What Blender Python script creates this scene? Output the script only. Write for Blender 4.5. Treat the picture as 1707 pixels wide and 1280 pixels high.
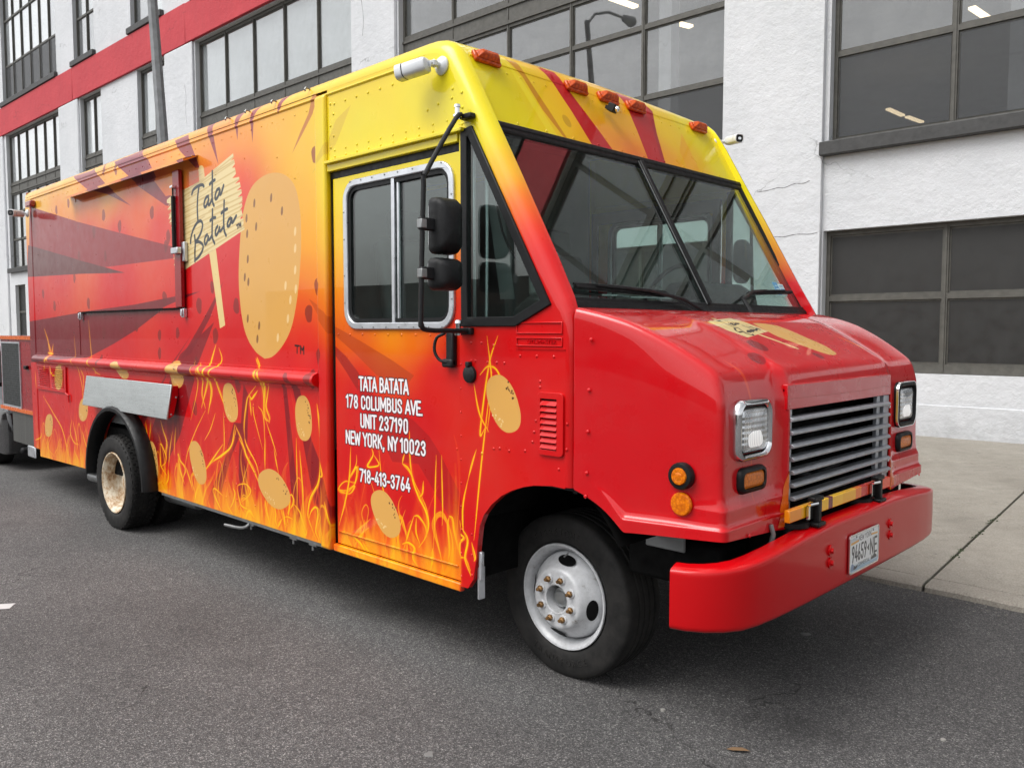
import bpy, bmesh, math, random
import numpy as np
from mathutils import Vector, Matrix, noise
from mathutils.geometry import tessellate_polygon

# ---------------------------------------------------------------- camera, sky, sun, exposure
scene = bpy.context.scene
for o in list(bpy.data.objects): bpy.data.objects.remove(o, do_unlink=True)
COL = scene.collection
cam = bpy.data.objects.new('camera', bpy.data.cameras.new('camera')); COL.objects.link(cam)
cam.location = (0, 0, 1.7)
cam.rotation_euler = (math.radians(90 - 3.734), 0, math.radians(44.149))
cam.data.sensor_width = 36; cam.data.lens = 36 * 1379 / 1707
cam.data.clip_start = .05; cam.data.clip_end = 2000
scene.camera = cam

world = bpy.data.worlds.new('World'); scene.world = world; world.use_nodes = True
nt = world.node_tree; nt.nodes.clear()
SUN_EL, SUN_AZ = math.radians(58), math.radians(200)      # compass bearing of the sun, clockwise from +Y
sky = nt.nodes.new('ShaderNodeTexSky'); sky.sky_type = 'NISHITA'; sky.sun_disc = False
sky.sun_elevation = SUN_EL; sky.sun_rotation = SUN_AZ; sky.air_density = 1.0; sky.dust_density = 4.0
hs = nt.nodes.new('ShaderNodeHueSaturation'); hs.inputs['Saturation'].default_value = .12
nt.links.new(sky.outputs[0], hs.inputs['Color'])
tc = nt.nodes.new('ShaderNodeTexCoord'); ns = nt.nodes.new('ShaderNodeTexNoise')
ns.inputs['Scale'].default_value = 2.2; ns.inputs['Detail'].default_value = 5; ns.inputs['Roughness'].default_value = .55
mp = nt.nodes.new('ShaderNodeMapping'); mp.inputs['Scale'].default_value = (1, 1, 2.5)
nt.links.new(tc.outputs['Generated'], mp.inputs[0]); nt.links.new(mp.outputs[0], ns.inputs['Vector'])
cr = nt.nodes.new('ShaderNodeMapRange'); cr.inputs[1].default_value = .3; cr.inputs[2].default_value = .7
cr.inputs[3].default_value = .72; cr.inputs[4].default_value = 1.18
nt.links.new(ns.outputs[0], cr.inputs[0])
vm = nt.nodes.new('ShaderNodeVectorMath'); vm.operation = 'SCALE'
nt.links.new(hs.outputs[0], vm.inputs[0]); nt.links.new(cr.outputs[0], vm.inputs['Scale'])
bg = nt.nodes.new('ShaderNodeBackground'); bg.inputs['Strength'].default_value = .15
wo = nt.nodes.new('ShaderNodeOutputWorld')
nt.links.new(vm.outputs[0], bg.inputs[0]); nt.links.new(bg.outputs[0], wo.inputs[0])

sun = bpy.data.objects.new('sun', bpy.data.lights.new('sun', 'SUN')); COL.objects.link(sun)
sun.data.energy = 1.0; sun.data.angle = math.radians(40); sun.data.color = (1, .97, .93)
sun.location = (0, -10, 30)
sd = Vector((math.sin(SUN_AZ) * math.cos(SUN_EL), math.cos(SUN_AZ) * math.cos(SUN_EL), math.sin(SUN_EL)))
sun.rotation_euler = (-sd).to_track_quat('-Z', 'Y').to_euler()
scene.view_settings.view_transform = 'Standard'; scene.view_settings.look = 'None'
scene.view_settings.gamma = 1; scene.view_settings.exposure = 0.72
scene.view_settings.use_curve_mapping = False
scene.cycles.max_bounces = 8; scene.cycles.transparent_max_bounces = 24
scene.cycles.glossy_bounces = 4; scene.cycles.transmission_bounces = 6
scene.cycles.caustics_reflective = False; scene.cycles.caustics_refractive = False

R = math.radians
G = .018            # road level
rnd = random.Random(7)

# ---------------------------------------------------------------- helpers
def M4(o): 
    return o.get('_w', None)
WPOS = {}
def attach(o, parent, loc=(0, 0, 0), rot=(0, 0, 0)):
    """parent o while its location stays in world metres"""
    COL.objects.link(o)
    o.location = loc; o.rotation_euler = rot
    wm = Matrix.Translation(loc) @ o.rotation_euler.to_matrix().to_4x4()
    if parent is not None:
        o.parent = parent; o.matrix_parent_inverse = WPOS[parent.name].inverted()
    WPOS[o.name] = wm
    return o
def tag(o, label=None, cat=None, group=None, kind=None):
    if label: o['label'] = label
    if cat: o['category'] = cat
    if group: o['group'] = group
    if kind: o['kind'] = kind
    return o
def empty(name, loc, label=None, cat=None, group=None, kind=None, parent=None):
    o = bpy.data.objects.new(name, None); o.empty_display_size = .2
    attach(o, parent, loc); return tag(o, label, cat, group, kind)

class MB:
    def __init__(s): s.v = []; s.f = []; s.m = []; s.mi = 0
    def add(s, vs, fs):
        n = len(s.v); s.v += [tuple(p) for p in vs]
        for f in fs: s.f.append([n + i for i in f]); s.m.append(s.mi)
        return s
    def box(s, x0, x1, y0, y1, z0, z1):
        return s.add([(x0,y0,z0),(x1,y0,z0),(x1,y1,z0),(x0,y1,z0),(x0,y0,z1),(x1,y0,z1),(x1,y1,z1),(x0,y1,z1)],
                     [(0,3,2,1),(4,5,6,7),(0,1,5,4),(1,2,6,5),(2,3,7,6),(3,0,4,7)])
    def obox(s, c, ax, ay, az, hx, hy, hz):
        c = Vector(c); ax, ay, az = Vector(ax) * hx, Vector(ay) * hy, Vector(az) * hz
        vs = [c + ax * i + ay * j + az * k for k in (-1, 1) for i, j in ((-1,-1),(1,-1),(1,1),(-1,1))]
        return s.add(vs, [(0,3,2,1),(4,5,6,7),(0,1,5,4),(1,2,6,5),(2,3,7,6),(3,0,4,7)])
    def bar(s, a, b, w, h, up=(0, 0, 1)):
        a, b = Vector(a), Vector(b); d = (b - a).normalized(); up = Vector(up)
        sx = d.cross(up).normalized(); uz = sx.cross(d)
        return s.obox((a + b) / 2, d, sx, uz, (b - a).length / 2, w / 2, h / 2)
    def tube(s, path, r, seg=10, cap=True, closed=False):
        P = [Vector(p) for p in path]; n = len(P); vs = []; fs = []
        t0 = (P[1] - P[0]).normalized(); u = t0.orthogonal().normalized()
        for i, p in enumerate(P):
            t = ((P[(i+1) % n] if closed or i < n-1 else P[i]) - (P[i-1] if closed or i > 0 else P[i])).normalized()
            u = (u - t * u.dot(t)).normalized(); w = t.cross(u)
            rr = r[i] if isinstance(r, (list, tuple)) else r
            for k in range(seg):
                a = 2 * math.pi * k / seg; vs.append(p + (u * math.cos(a) + w * math.sin(a)) * rr)
        for i in range(n if closed else n-1):
            for k in range(seg):
                a, b = i * seg + k, i * seg + (k+1) % seg; c, d = ((i+1) % n) * seg + (k+1) % seg, ((i+1) % n) * seg + k
                fs.append((a, b, c, d))
        if cap and not closed: fs += [tuple(range(seg-1, -1, -1)), tuple((n-1)*seg + k for k in range(seg))]
        return s.add(vs, fs)
    def lathe(s, prof, c=(0, 0, 0), axis='y', seg=48, closed=False):
        """prof: list of (radius, along)"""
        vs = []; fs = []; n = len(prof); c = Vector(c)
        for r, t in prof:
            for k in range(seg):
                a = 2 * math.pi * k / seg; ca, sa = math.cos(a) * r, math.sin(a) * r
                vs.append(c + Vector({'y': (ca, t, sa), 'x': (t, ca, sa), 'z': (ca, sa, t)}[axis]))
        for i in range(n if closed else n-1):
            for k in range(seg):
                fs.append((i*seg+k, i*seg+(k+1) % seg, ((i+1) % n)*seg+(k+1) % seg, ((i+1) % n)*seg+k))
        if not closed:
            if prof[0][0] > 1e-4: fs.append(tuple(range(seg)))
            if prof[-1][0] > 1e-4: fs.append(tuple((n-1)*seg + k for k in range(seg-1, -1, -1)))
        return s.add(vs, fs)
    def plate(s, outer, holes, f, dvec):
        """flat outline with holes; f maps (a,b) to the front surface, dvec gives the thickness"""
        loops = [list(outer)] + [list(h) for h in holes]; dv = Vector(dvec)
        flat = [[Vector((a, b, 0)) for a, b in lp] for lp in loops]
        tris = tessellate_polygon(flat)
        pts = [p for lp in loops for p in lp]; n = len(pts)
        F = [Vector(f(a, b)) for a, b in pts]; B = [p + dv for p in F]
        fs = [tuple(t) for t in tris] + [tuple(n + i for i in reversed(t)) for t in tris]
        k = 0
        for lp in loops:
            m = len(lp)
            for i in range(m): fs.append((k+i, k+(i+1) % m, n+k+(i+1) % m, n+k+i))
            k += m
        return s.add(F + B, fs)
    def sweep(s, secs, closed_sec=False, caps=True):
        """secs: list of cross-sections (equal point counts)"""
        m = len(secs[0]); vs = [p for q in secs for p in q]; fs = []
        for i in range(len(secs)-1):
            for k in range(m if closed_sec else m-1):
                fs.append((i*m+k, i*m+(k+1) % m, (i+1)*m+(k+1) % m, (i+1)*m+k))
        if closed_sec and caps: fs += [tuple(range(m)), tuple((len(secs)-1)*m+k for k in reversed(range(m)))]
        return s.add(vs, fs)
    def dome(s, c, n, r, h, seg=8):
        c, n = Vector(c), Vector(n).normalized(); u = n.orthogonal().normalized(); w = n.cross(u); vs = []; fs = []
        for q, (rr, hh) in enumerate(((1, 0), (.85, .6), (.45, .93))):
            for k in range(seg):
                a = 2 * math.pi * k / seg; vs.append(c + (u*math.cos(a) + w*math.sin(a))*r*rr + n*h*hh)
        vs.append(c + n*h)
        for q in range(2):
            for k in range(seg): fs.append((q*seg+k, q*seg+(k+1) % seg, (q+1)*seg+(k+1) % seg, (q+1)*seg+k))
        for k in range(seg): fs.append((2*seg+k, 2*seg+(k+1) % seg, 3*seg))
        return s.add(vs, fs)
    def mesh(s, name, mats, uv=None, sharp=35, recalc=True, smooth=True):
        me = bpy.data.meshes.new(name); me.from_pydata(s.v, [], s.f)
        mats = mats if isinstance(mats, (list, tuple)) else [mats]
        for m in mats: me.materials.append(m)
        if any(s.m): me.polygons.foreach_set('material_index', s.m)
        if recalc:
            bm = bmesh.new(); bm.from_mesh(me); bmesh.ops.recalc_face_normals(bm, faces=bm.faces); bm.to_mesh(me); bm.free()
        if uv:
            l = me.uv_layers.new(name='UVMap'); co = np.empty(len(me.vertices)*3, np.float32); me.vertices.foreach_get('co', co); co = co.reshape(-1, 3)
            li = np.empty(len(me.loops), np.int32); me.loops.foreach_get('vertex_index', li)
            l.data.foreach_set('uv', np.ascontiguousarray(uv(co[li]), dtype=np.float32).ravel())
        if smooth:
            me.polygons.foreach_set('use_smooth', [True]*len(me.polygons))
            me.set_sharp_from_angle(angle=R(sharp))
        me.update(); return me
    def obj(s, name, mats, parent=None, loc=(0, 0, 0), rot=(0, 0, 0), bevel=0, bseg=2, sub=0, **kw):
        o = bpy.data.objects.new(name, s.mesh(name, mats, **kw)); attach(o, parent, loc, rot)
        if bevel:
            b = o.modifiers.new('bevel', 'BEVEL'); b.width = bevel; b.segments = bseg; b.limit_method = 'ANGLE'; b.angle_limit = R(40)
        if sub:
            b = o.modifiers.new('sub', 'SUBSURF'); b.levels = sub; b.render_levels = sub
        return o
def same(name, src, parent, loc=(0, 0, 0), rot=(0, 0, 0)):
    o = src.copy(); o.name = name; o.parent = None; return attach(o, parent, loc, rot)
def clone_tree(o, parent, loc, rot=(0, 0, 0)):
    """copy of a thing or part with its children, moved as one"""
    c = o.copy(); attach(c, parent, loc, rot)
    def kids(a, b):
        for ch in a.children:
            d = ch.copy(); COL.objects.link(d); d.parent = b; d.matrix_parent_inverse = ch.matrix_parent_inverse.copy()
            WPOS[d.name] = WPOS[b.name] @ ch.matrix_parent_inverse @ ch.matrix_basis
            kids(ch, d)
    kids(o, c); return c
def rrect(x0, x1, z0, z1, r, n=5):
    out = []
    for cx, cz, a0 in ((x1-r, z1-r, 0), (x0+r, z1-r, 90), (x0+r, z0+r, 180), (x1-r, z0+r, 270)):
        for i in range(n+1):
            a = R(a0 + 90*i/n); out.append((cx + r*math.cos(a), cz + r*math.sin(a)))
    return out
def inset(poly, d):
    """shrink a polygon (either winding) by d"""
    n = len(poly); A = sum(poly[i][0]*poly[(i+1) % n][1] - poly[(i+1) % n][0]*poly[i][1] for i in range(n)); sg = 1 if A > 0 else -1; out = []
    for i in range(n):
        p0, p1, p2 = Vector(poly[i-1]), Vector(poly[i]), Vector(poly[(i+1) % n])
        a, b = (p1-p0).normalized(), (p2-p1).normalized(); n1 = Vector((-a.y, a.x))*sg; n2 = Vector((-b.y, b.x))*sg
        m = (n1+n2); L = m.length; m = m/L if L > 1e-6 else n1; k = d/max(.3, m.dot(n1)); out.append(tuple(p1 + m*k))
    return out
def lin(c):
    return tuple((x/12.92 if x <= .04045 else ((x+.055)/1.055)**2.4) for x in c)
def S8(r, g, b): return lin((r/255, g/255, b/255)) + (1,)

# ---------------------------------------------------------------- painter for flat print (wrap, plate)
class Canvas:
    def __init__(s, x0, x1, z0, z1, res, col=(200, 20, 30)):
        s.x0, s.z0, s.res = x0, z0, res; s.W = int((x1-x0)*res); s.H = int((z1-z0)*res); s.x1, s.z1 = x0+s.W/res, z0+s.H/res
        s.a = np.empty((s.H, s.W, 3), np.float32); s.a[:] = np.array(col)/255
    def win(s, xa, xb, za, zb):
        i0 = max(0, int((xa-s.x0)*s.res)-2); i1 = min(s.W, int((xb-s.x0)*s.res)+3); j0 = max(0, int((za-s.z0)*s.res)-2); j1 = min(s.H, int((zb-s.z0)*s.res)+3)
        if i1 <= i0 or j1 <= j0: return None
        X = (s.x0 + (np.arange(i0, i1)+.5)/s.res)[None, :].astype(np.float32); Z = (s.z0 + (np.arange(j0, j1)+.5)/s.res)[:, None].astype(np.float32)
        return i0, i1, j0, j1, X, Z
    def put(s, w, cov, col):
        i0, i1, j0, j1 = w[:4]; c = cov[..., None]; col = np.asarray(col, np.float32)/255; s.a[j0:j1, i0:i1] = s.a[j0:j1, i0:i1]*(1-c) + col*c
    def poly(s, pts, col, al=1, soft=0):
        P = np.array(pts, np.float32); w = s.win(P[:, 0].min()-soft, P[:, 0].max()+soft, P[:, 1].min()-soft, P[:, 1].max()+soft)
        if w is None: return
        X, Z = w[4], w[5]; ins = np.zeros((Z.shape[0], X.shape[1]), bool); d2 = np.full(ins.shape, 1e9, np.float32); n = len(P)
        for i in range(n):
            (ax, az), (bx, bz) = P[i], P[(i+1) % n]; dx, dz = bx-ax, bz-az; L = dx*dx+dz*dz
            if L < 1e-12: continue
            t = np.clip(((X-ax)*dx + (Z-az)*dz)/L, 0, 1); d2 = np.minimum(d2, (X-ax-t*dx)**2 + (Z-az-t*dz)**2)
            if abs(dz) > 1e-9: ins ^= ((az > Z) != (bz > Z)) & (X < ax + (Z-az)*dx/dz)
        d = np.sqrt(d2); sd = np.where(ins, d, -d); k = max(soft, 1/s.res)
        s.put(w, np.clip(.5 + sd/k, 0, 1)*al, col)
    def line(s, pts, wd, col, al=1, taper=False, glow=None):
        P = np.array(pts, np.float32); mw = wd/2 + (wd*1.6 if glow else 0) + 1/s.res
        w = s.win(P[:, 0].min()-mw, P[:, 0].max()+mw, P[:, 1].min()-mw, P[:, 1].max()+mw)
        if w is None: return
        i0, i1, j0, j1 = w[:4]; cov = np.zeros((j1-j0, i1-i0), np.float32); gl = np.zeros_like(cov) if glow else None; n = len(P)
        for i in range(n-1):
            (ax, az), (bx, bz) = P[i], P[i+1]
            q = s.win(min(ax, bx)-mw, max(ax, bx)+mw, min(az, bz)-mw, max(az, bz)+mw)
            if q is None: continue
            a0, a1, b0, b1, X, Z = q; dx, dz = bx-ax, bz-az; L = max(dx*dx+dz*dz, 1e-12)
            t = np.clip(((X-ax)*dx + (Z-az)*dz)/L, 0, 1); d = np.sqrt((X-ax-t*dx)**2 + (Z-az-t*dz)**2)
            ww = wd
            if taper:
                f = (i+t)/(n-1); ww = wd*np.clip(np.sin(np.pi*(.06+.88*f)), .15, 1)
            sl = (slice(b0-j0, b1-j0), slice(a0-i0, a1-i0)); cov[sl] = np.maximum(cov[sl], np.clip(.5+(ww/2-d)*s.res, 0, 1))
            if glow: gl[sl] = np.maximum(gl[sl], np.clip(1-d/(ww*1.8+1e-4), 0, 1))
        if glow: s.put(w, gl*gl*.75*al, glow)
        s.put(w, cov*al, col)
    def image(s, name):
        im = bpy.data.images.new(name, s.W, s.H, alpha=False); b = np.ones((s.H, s.W, 4), np.float32); b[..., :3] = np.clip(s.a, 0, 1)
        im.pixels.foreach_set(b.ravel()); im.update(); im.pack(); return im
    def uv(s, ix=0, iz=2):
        return lambda c: np.stack([(c[:, ix]-s.x0)/(s.x1-s.x0), (c[:, iz]-s.z0)/(s.z1-s.z0)], 1)
def smooth_path(p, n=8):
    P = [np.array(q, float) for q in p]; 
    if len(P) < 3: return [tuple(P[0]*(1-t)+P[1]*t) for t in np.linspace(0, 1, n)]
    Q = [2*P[0]-P[1]] + P + [2*P[-1]-P[-2]]; out = []
    for i in range(1, len(Q)-2):
        for t in np.linspace(0, 1, n, endpoint=False):
            a, b, c, d = Q[i-1:i+3]; out.append(tuple(.5*((2*b) + (c-a)*t + (2*a-5*b+4*c-d)*t*t + (3*b-a-3*c+d)*t**3)))
    out.append(tuple(P[-1])); return out
def grad_fill(cv, samples, p=3.2, cell=.05):
    S = np.array(samples, np.float32); gx = np.arange(cv.x0, cv.x1+cell, cell); gz = np.arange(cv.z0, cv.z1+cell, cell)
    X, Z = np.meshgrid(gx, gz); w = 1/(((X[..., None]-S[:, 0])**2 + (Z[..., None]-S[:, 1])**2)**(p/2) + 1e-4)
    g = (w[..., None]*S[:, 2:5]).sum(2)/w.sum(2)[..., None]/255
    for _ in range(2):
        g[1:-1, 1:-1] = (g[1:-1, 1:-1]*2 + g[:-2, 1:-1] + g[2:, 1:-1] + g[1:-1, :-2] + g[1:-1, 2:])/6
    fx = ((cv.x0 + (np.arange(cv.W)+.5)/cv.res) - gx[0])/cell; fz = ((cv.z0 + (np.arange(cv.H)+.5)/cv.res) - gz[0])/cell
    ix = np.clip(fx.astype(int), 0, len(gx)-2); iz = np.clip(fz.astype(int), 0, len(gz)-2); tx = (fx-ix)[None, :, None]; tz = (fz-iz)[:, None, None]
    a = g[iz][:, ix]; b = g[iz][:, ix+1]; c = g[iz+1][:, ix]; d = g[iz+1][:, ix+1]
    cv.a[:] = (a*(1-tx)+b*tx)*(1-tz) + (c*(1-tx)+d*tx)*tz

def arc(cx, cz, rx, rz, a0, a1, n=8): return [(cx+rx*math.cos(R(a0+(a1-a0)*i/n)), cz+rz*math.sin(R(a0+(a1-a0)*i/n))) for i in range(n+1)]
GL = {
 'A': [[(.02,.07),(.21,.93),(.40,.07)],[(.085,.32),(.335,.32)]], 'B': [[(.07,.07),(.07,.93),(.2,.93)]+arc(.2,.74,.13,.19,90,-90)+[(.07,.55)],[(.2,.55)]+arc(.21,.31,.15,.24,90,-90)+[(.07,.07)]],
 'C': [[(.36,.7)]+arc(.215,.76,.145,.17,0,180)+arc(.215,.24,.145,.17,180,360)+[(.36,.3)]], 'E': [[(.34,.93),(.07,.93),(.07,.07),(.34,.07)],[(.07,.51),(.31,.51)]],
 'I': [[(.07,.07),(.07,.93)]], 'K': [[(.07,.07),(.07,.93)],[(.37,.93),(.07,.42)],[(.17,.58),(.38,.07)]], 'L': [[(.07,.93),(.07,.07),(.34,.07)]],
 'M': [[(.06,.07),(.06,.93),(.27,.3),(.48,.93),(.48,.07)]], 'N': [[(.06,.07),(.06,.93),(.37,.07),(.37,.93)]], 'O': [arc(.215,.74,.145,.19,0,180)+arc(.215,.26,.145,.19,180,360)+[(.36,.74)]],
 'R': [[(.07,.07),(.07,.93),(.2,.93)]+arc(.2,.71,.15,.22,90,-90)+[(.07,.49)],[(.2,.49),(.37,.07)]], 'S': [[(.35,.7)]+arc(.21,.76,.14,.17,0,180)+[(.08,.66),(.33,.38)]+arc(.21,.24,.14,.17,20,-180)+[(.07,.3)]],
 'T': [[(.0,.93),(.36,.93)],[(.18,.93),(.18,.07)]], 'U': [[(.07,.93)]+arc(.215,.24,.145,.17,180,360)+[(.36,.93)]], 'V': [[(.02,.93),(.2,.07),(.38,.93)]],
 'W': [[(.02,.93),(.14,.07),(.27,.8),(.40,.07),(.52,.93)]], 'Y': [[(.0,.93),(.18,.5),(.36,.93)],[(.18,.5),(.18,.07)]],
 '0': [arc(.2,.74,.13,.19,0,180)+arc(.2,.26,.13,.19,180,360)+[(.33,.74)]], '1': [[(.0,.76),(.14,.93),(.14,.07)]],
 '2': [[(.07,.72)]+arc(.2,.76,.13,.17,180,-30)+[(.06,.07),(.34,.07)]], '3': [[(.07,.74)]+arc(.2,.75,.13,.18,170,-70)+[(.17,.54)]+arc(.2,.29,.14,.22,70,-170)],
 '4': [[(.24,.93),(.04,.3),(.38,.3)],[(.29,.55),(.29,.07)]], '5': [[(.33,.93),(.09,.93),(.08,.56)]+arc(.2,.32,.14,.25,110,-165)], '6': [[(.24,.93),(.08,.4)]+arc(.2,.28,.135,.21,160,-200)],
 '7': [[(.05,.93),(.35,.93),(.13,.07)]], '8': [arc(.2,.73,.12,.2,0,360,14),arc(.2,.29,.14,.22,0,360,14)], '9': [[(.16,.07),(.32,.6)]+arc(.2,.72,.135,.21,-20,340)],
 '-': [[(.04,.42),(.24,.42)]], '.': [[(.07,.07),(.075,.08)]], ',': [[(.09,.1),(.04,-.1)]], ' ': []}
ADV = {'M': .58, 'W': .58, 'I': .2, ' ': .22, '1': .27, '.': .2, ',': .22, '-': .33, 'L': .38, 'T': .4, 'V': .42, 'Y': .4, 'E': .4}
def layout(t): 
    x = 0; out = []
    for ch in t: out.append((ch, x)); x += ADV.get(ch, .46)
    return out, x - .06
def draw_text(cv, t, x0, x1, zb, zt, col, sw=.15, outline=None, slx=0, slz=0):
    lay, L = layout(t); sx = (x1-x0)/L; sz = zt-zb
    for ps in ((outline, 1), (col, 0)):
        if ps[0] is None: continue
        for ch, ox in lay:
            for st in GL[ch]:
                cv.line([(x0+(ox+a)*sx, zb+b*sz + slz*(ox+a)) for a, b in st], sw*sz + (sz*.10 if ps[1] else 0), ps[0])

# ---- outlines of the printed wrap, in metres on the panel they sit on
GRAD = [[-9.2,3.01,240,186,62],[-9.418,3.106,241,190,62],[-8.484,3.097,241,190,62],[-7.711,3.109,241,190,62],[-7.039,3.12,241,190,60],[-5.927,3.137,242,190,58],[-5.045,3.15,242,190,56],[-4.46,3.154,242,200,54],[-9.023,2.944,240,180,60],[-7.311,2.952,240,172,56],[-5.937,2.973,240,168,54],[-8.168,3.042,238,180,60],[-6.452,3.093,240,172,50],[-5.554,3.087,241,165,50],[-4.672,3.06,243,180,50],[-4.267,3.037,242,192,42],[-4.141,3.056,240,205,40],[-8.51,2.851,238,150,55],[-7.742,2.773,234,128,48],[-6.469,2.847,240,128,52],[-6.71,2.667,228,96,40],[-7.763,2.541,222,75,38],[-5.3,2.939,240,150,52],[-5.146,2.683,234,90,44],[-6.279,2.422,218,52,38],[-7.105,2.292,211,13,22],[-8.56,2.379,208,11,22],[-9.319,2.003,206,8,19],[-7.125,2.047,211,9,21],[-5.697,2.123,209,9,21],[-5.255,2.101,211,9,19],[-6.015,1.656,208,7,18],[-5.117,1.501,208,7,17],[-5.67,2.623,228,90,46],[-5.242,2.379,216,40,38],[-4.244,2.742,242,190,45],[-4.252,2.468,242,178,30],[-4.259,2.226,243,168,15],[-4.265,2.017,240,140,12],[-4.303,1.842,234,85,18],[-4.308,1.664,222,42,24],[-4.185,1.455,212,8,17],[-4.517,1.443,211,7,17],[-5.054,2.939,240,152,48],[-5.071,2.558,226,66,46],[-5.086,2.21,212,13,22],[-5.103,1.818,209,8,18],[-4.535,2.963,243,182,50],[-3.742,2.763,232,218,30],[-4.028,2.743,232,216,26],[-3.532,2.636,236,222,30],[-3.059,2.628,236,222,28],[-3.746,2.557,238,220,22],[-3.24,2.558,238,222,22],[-4.037,2.877,236,216,30],[-3.973,2.57,238,220,20],[-2.93,2.713,238,228,30],[-2.931,2.547,238,222,24],[-3.236,2.884,236,222,30],[-3.013,2.924,238,226,30],[-3.971,2.669,236,214,30],[-2.952,2.578,236,222,24],[-3.976,2.438,240,218,16],[-3.982,2.205,242,200,12],[-3.986,2.038,242,172,8],[-3.961,1.835,238,128,8],[-3.935,1.7,228,95,10],[-3.497,1.637,240,150,0],[-3.25,1.639,235,120,0],[-3.498,1.542,232,105,4],[-3.067,1.641,225,66,12],[-3.5,1.431,214,52,14],[-2.953,2.354,238,212,20],[-2.967,2.129,242,150,12],[-2.968,1.987,235,98,16],[-2.969,1.786,222,34,20],[-2.971,1.556,205,6,14],[-3.159,1.491,211,12,12],[-3.771,1.337,208,8,14],[-3.255,1.243,205,6,14],[-2.808,2.624,240,228,30],[-2.652,2.399,246,190,40],[-2.57,2.258,240,110,30],[-2.486,2.119,228,50,30],[-2.415,2.011,212,8,16],[-2.577,1.673,207,6,14],[-2.328,1.674,207,6,14],[-2.431,1.306,207,6,14],[-2.731,1.562,207,6,14],[-2.262,1.826,209,6,16],[-8.692,1.121,206,7,17],[-8.748,0.59,208,8,16],[-6.053,1.03,208,7,16],[-4.751,0.937,208,7,16],[-3.778,1.003,208,7,14],[-3.26,0.778,208,7,14],[-2.899,0.687,208,7,14],[-7.172,1.45,206,7,17],[-2.258,1.113,207,6,14],[-9.391,1.394,203,7,17]]
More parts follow.
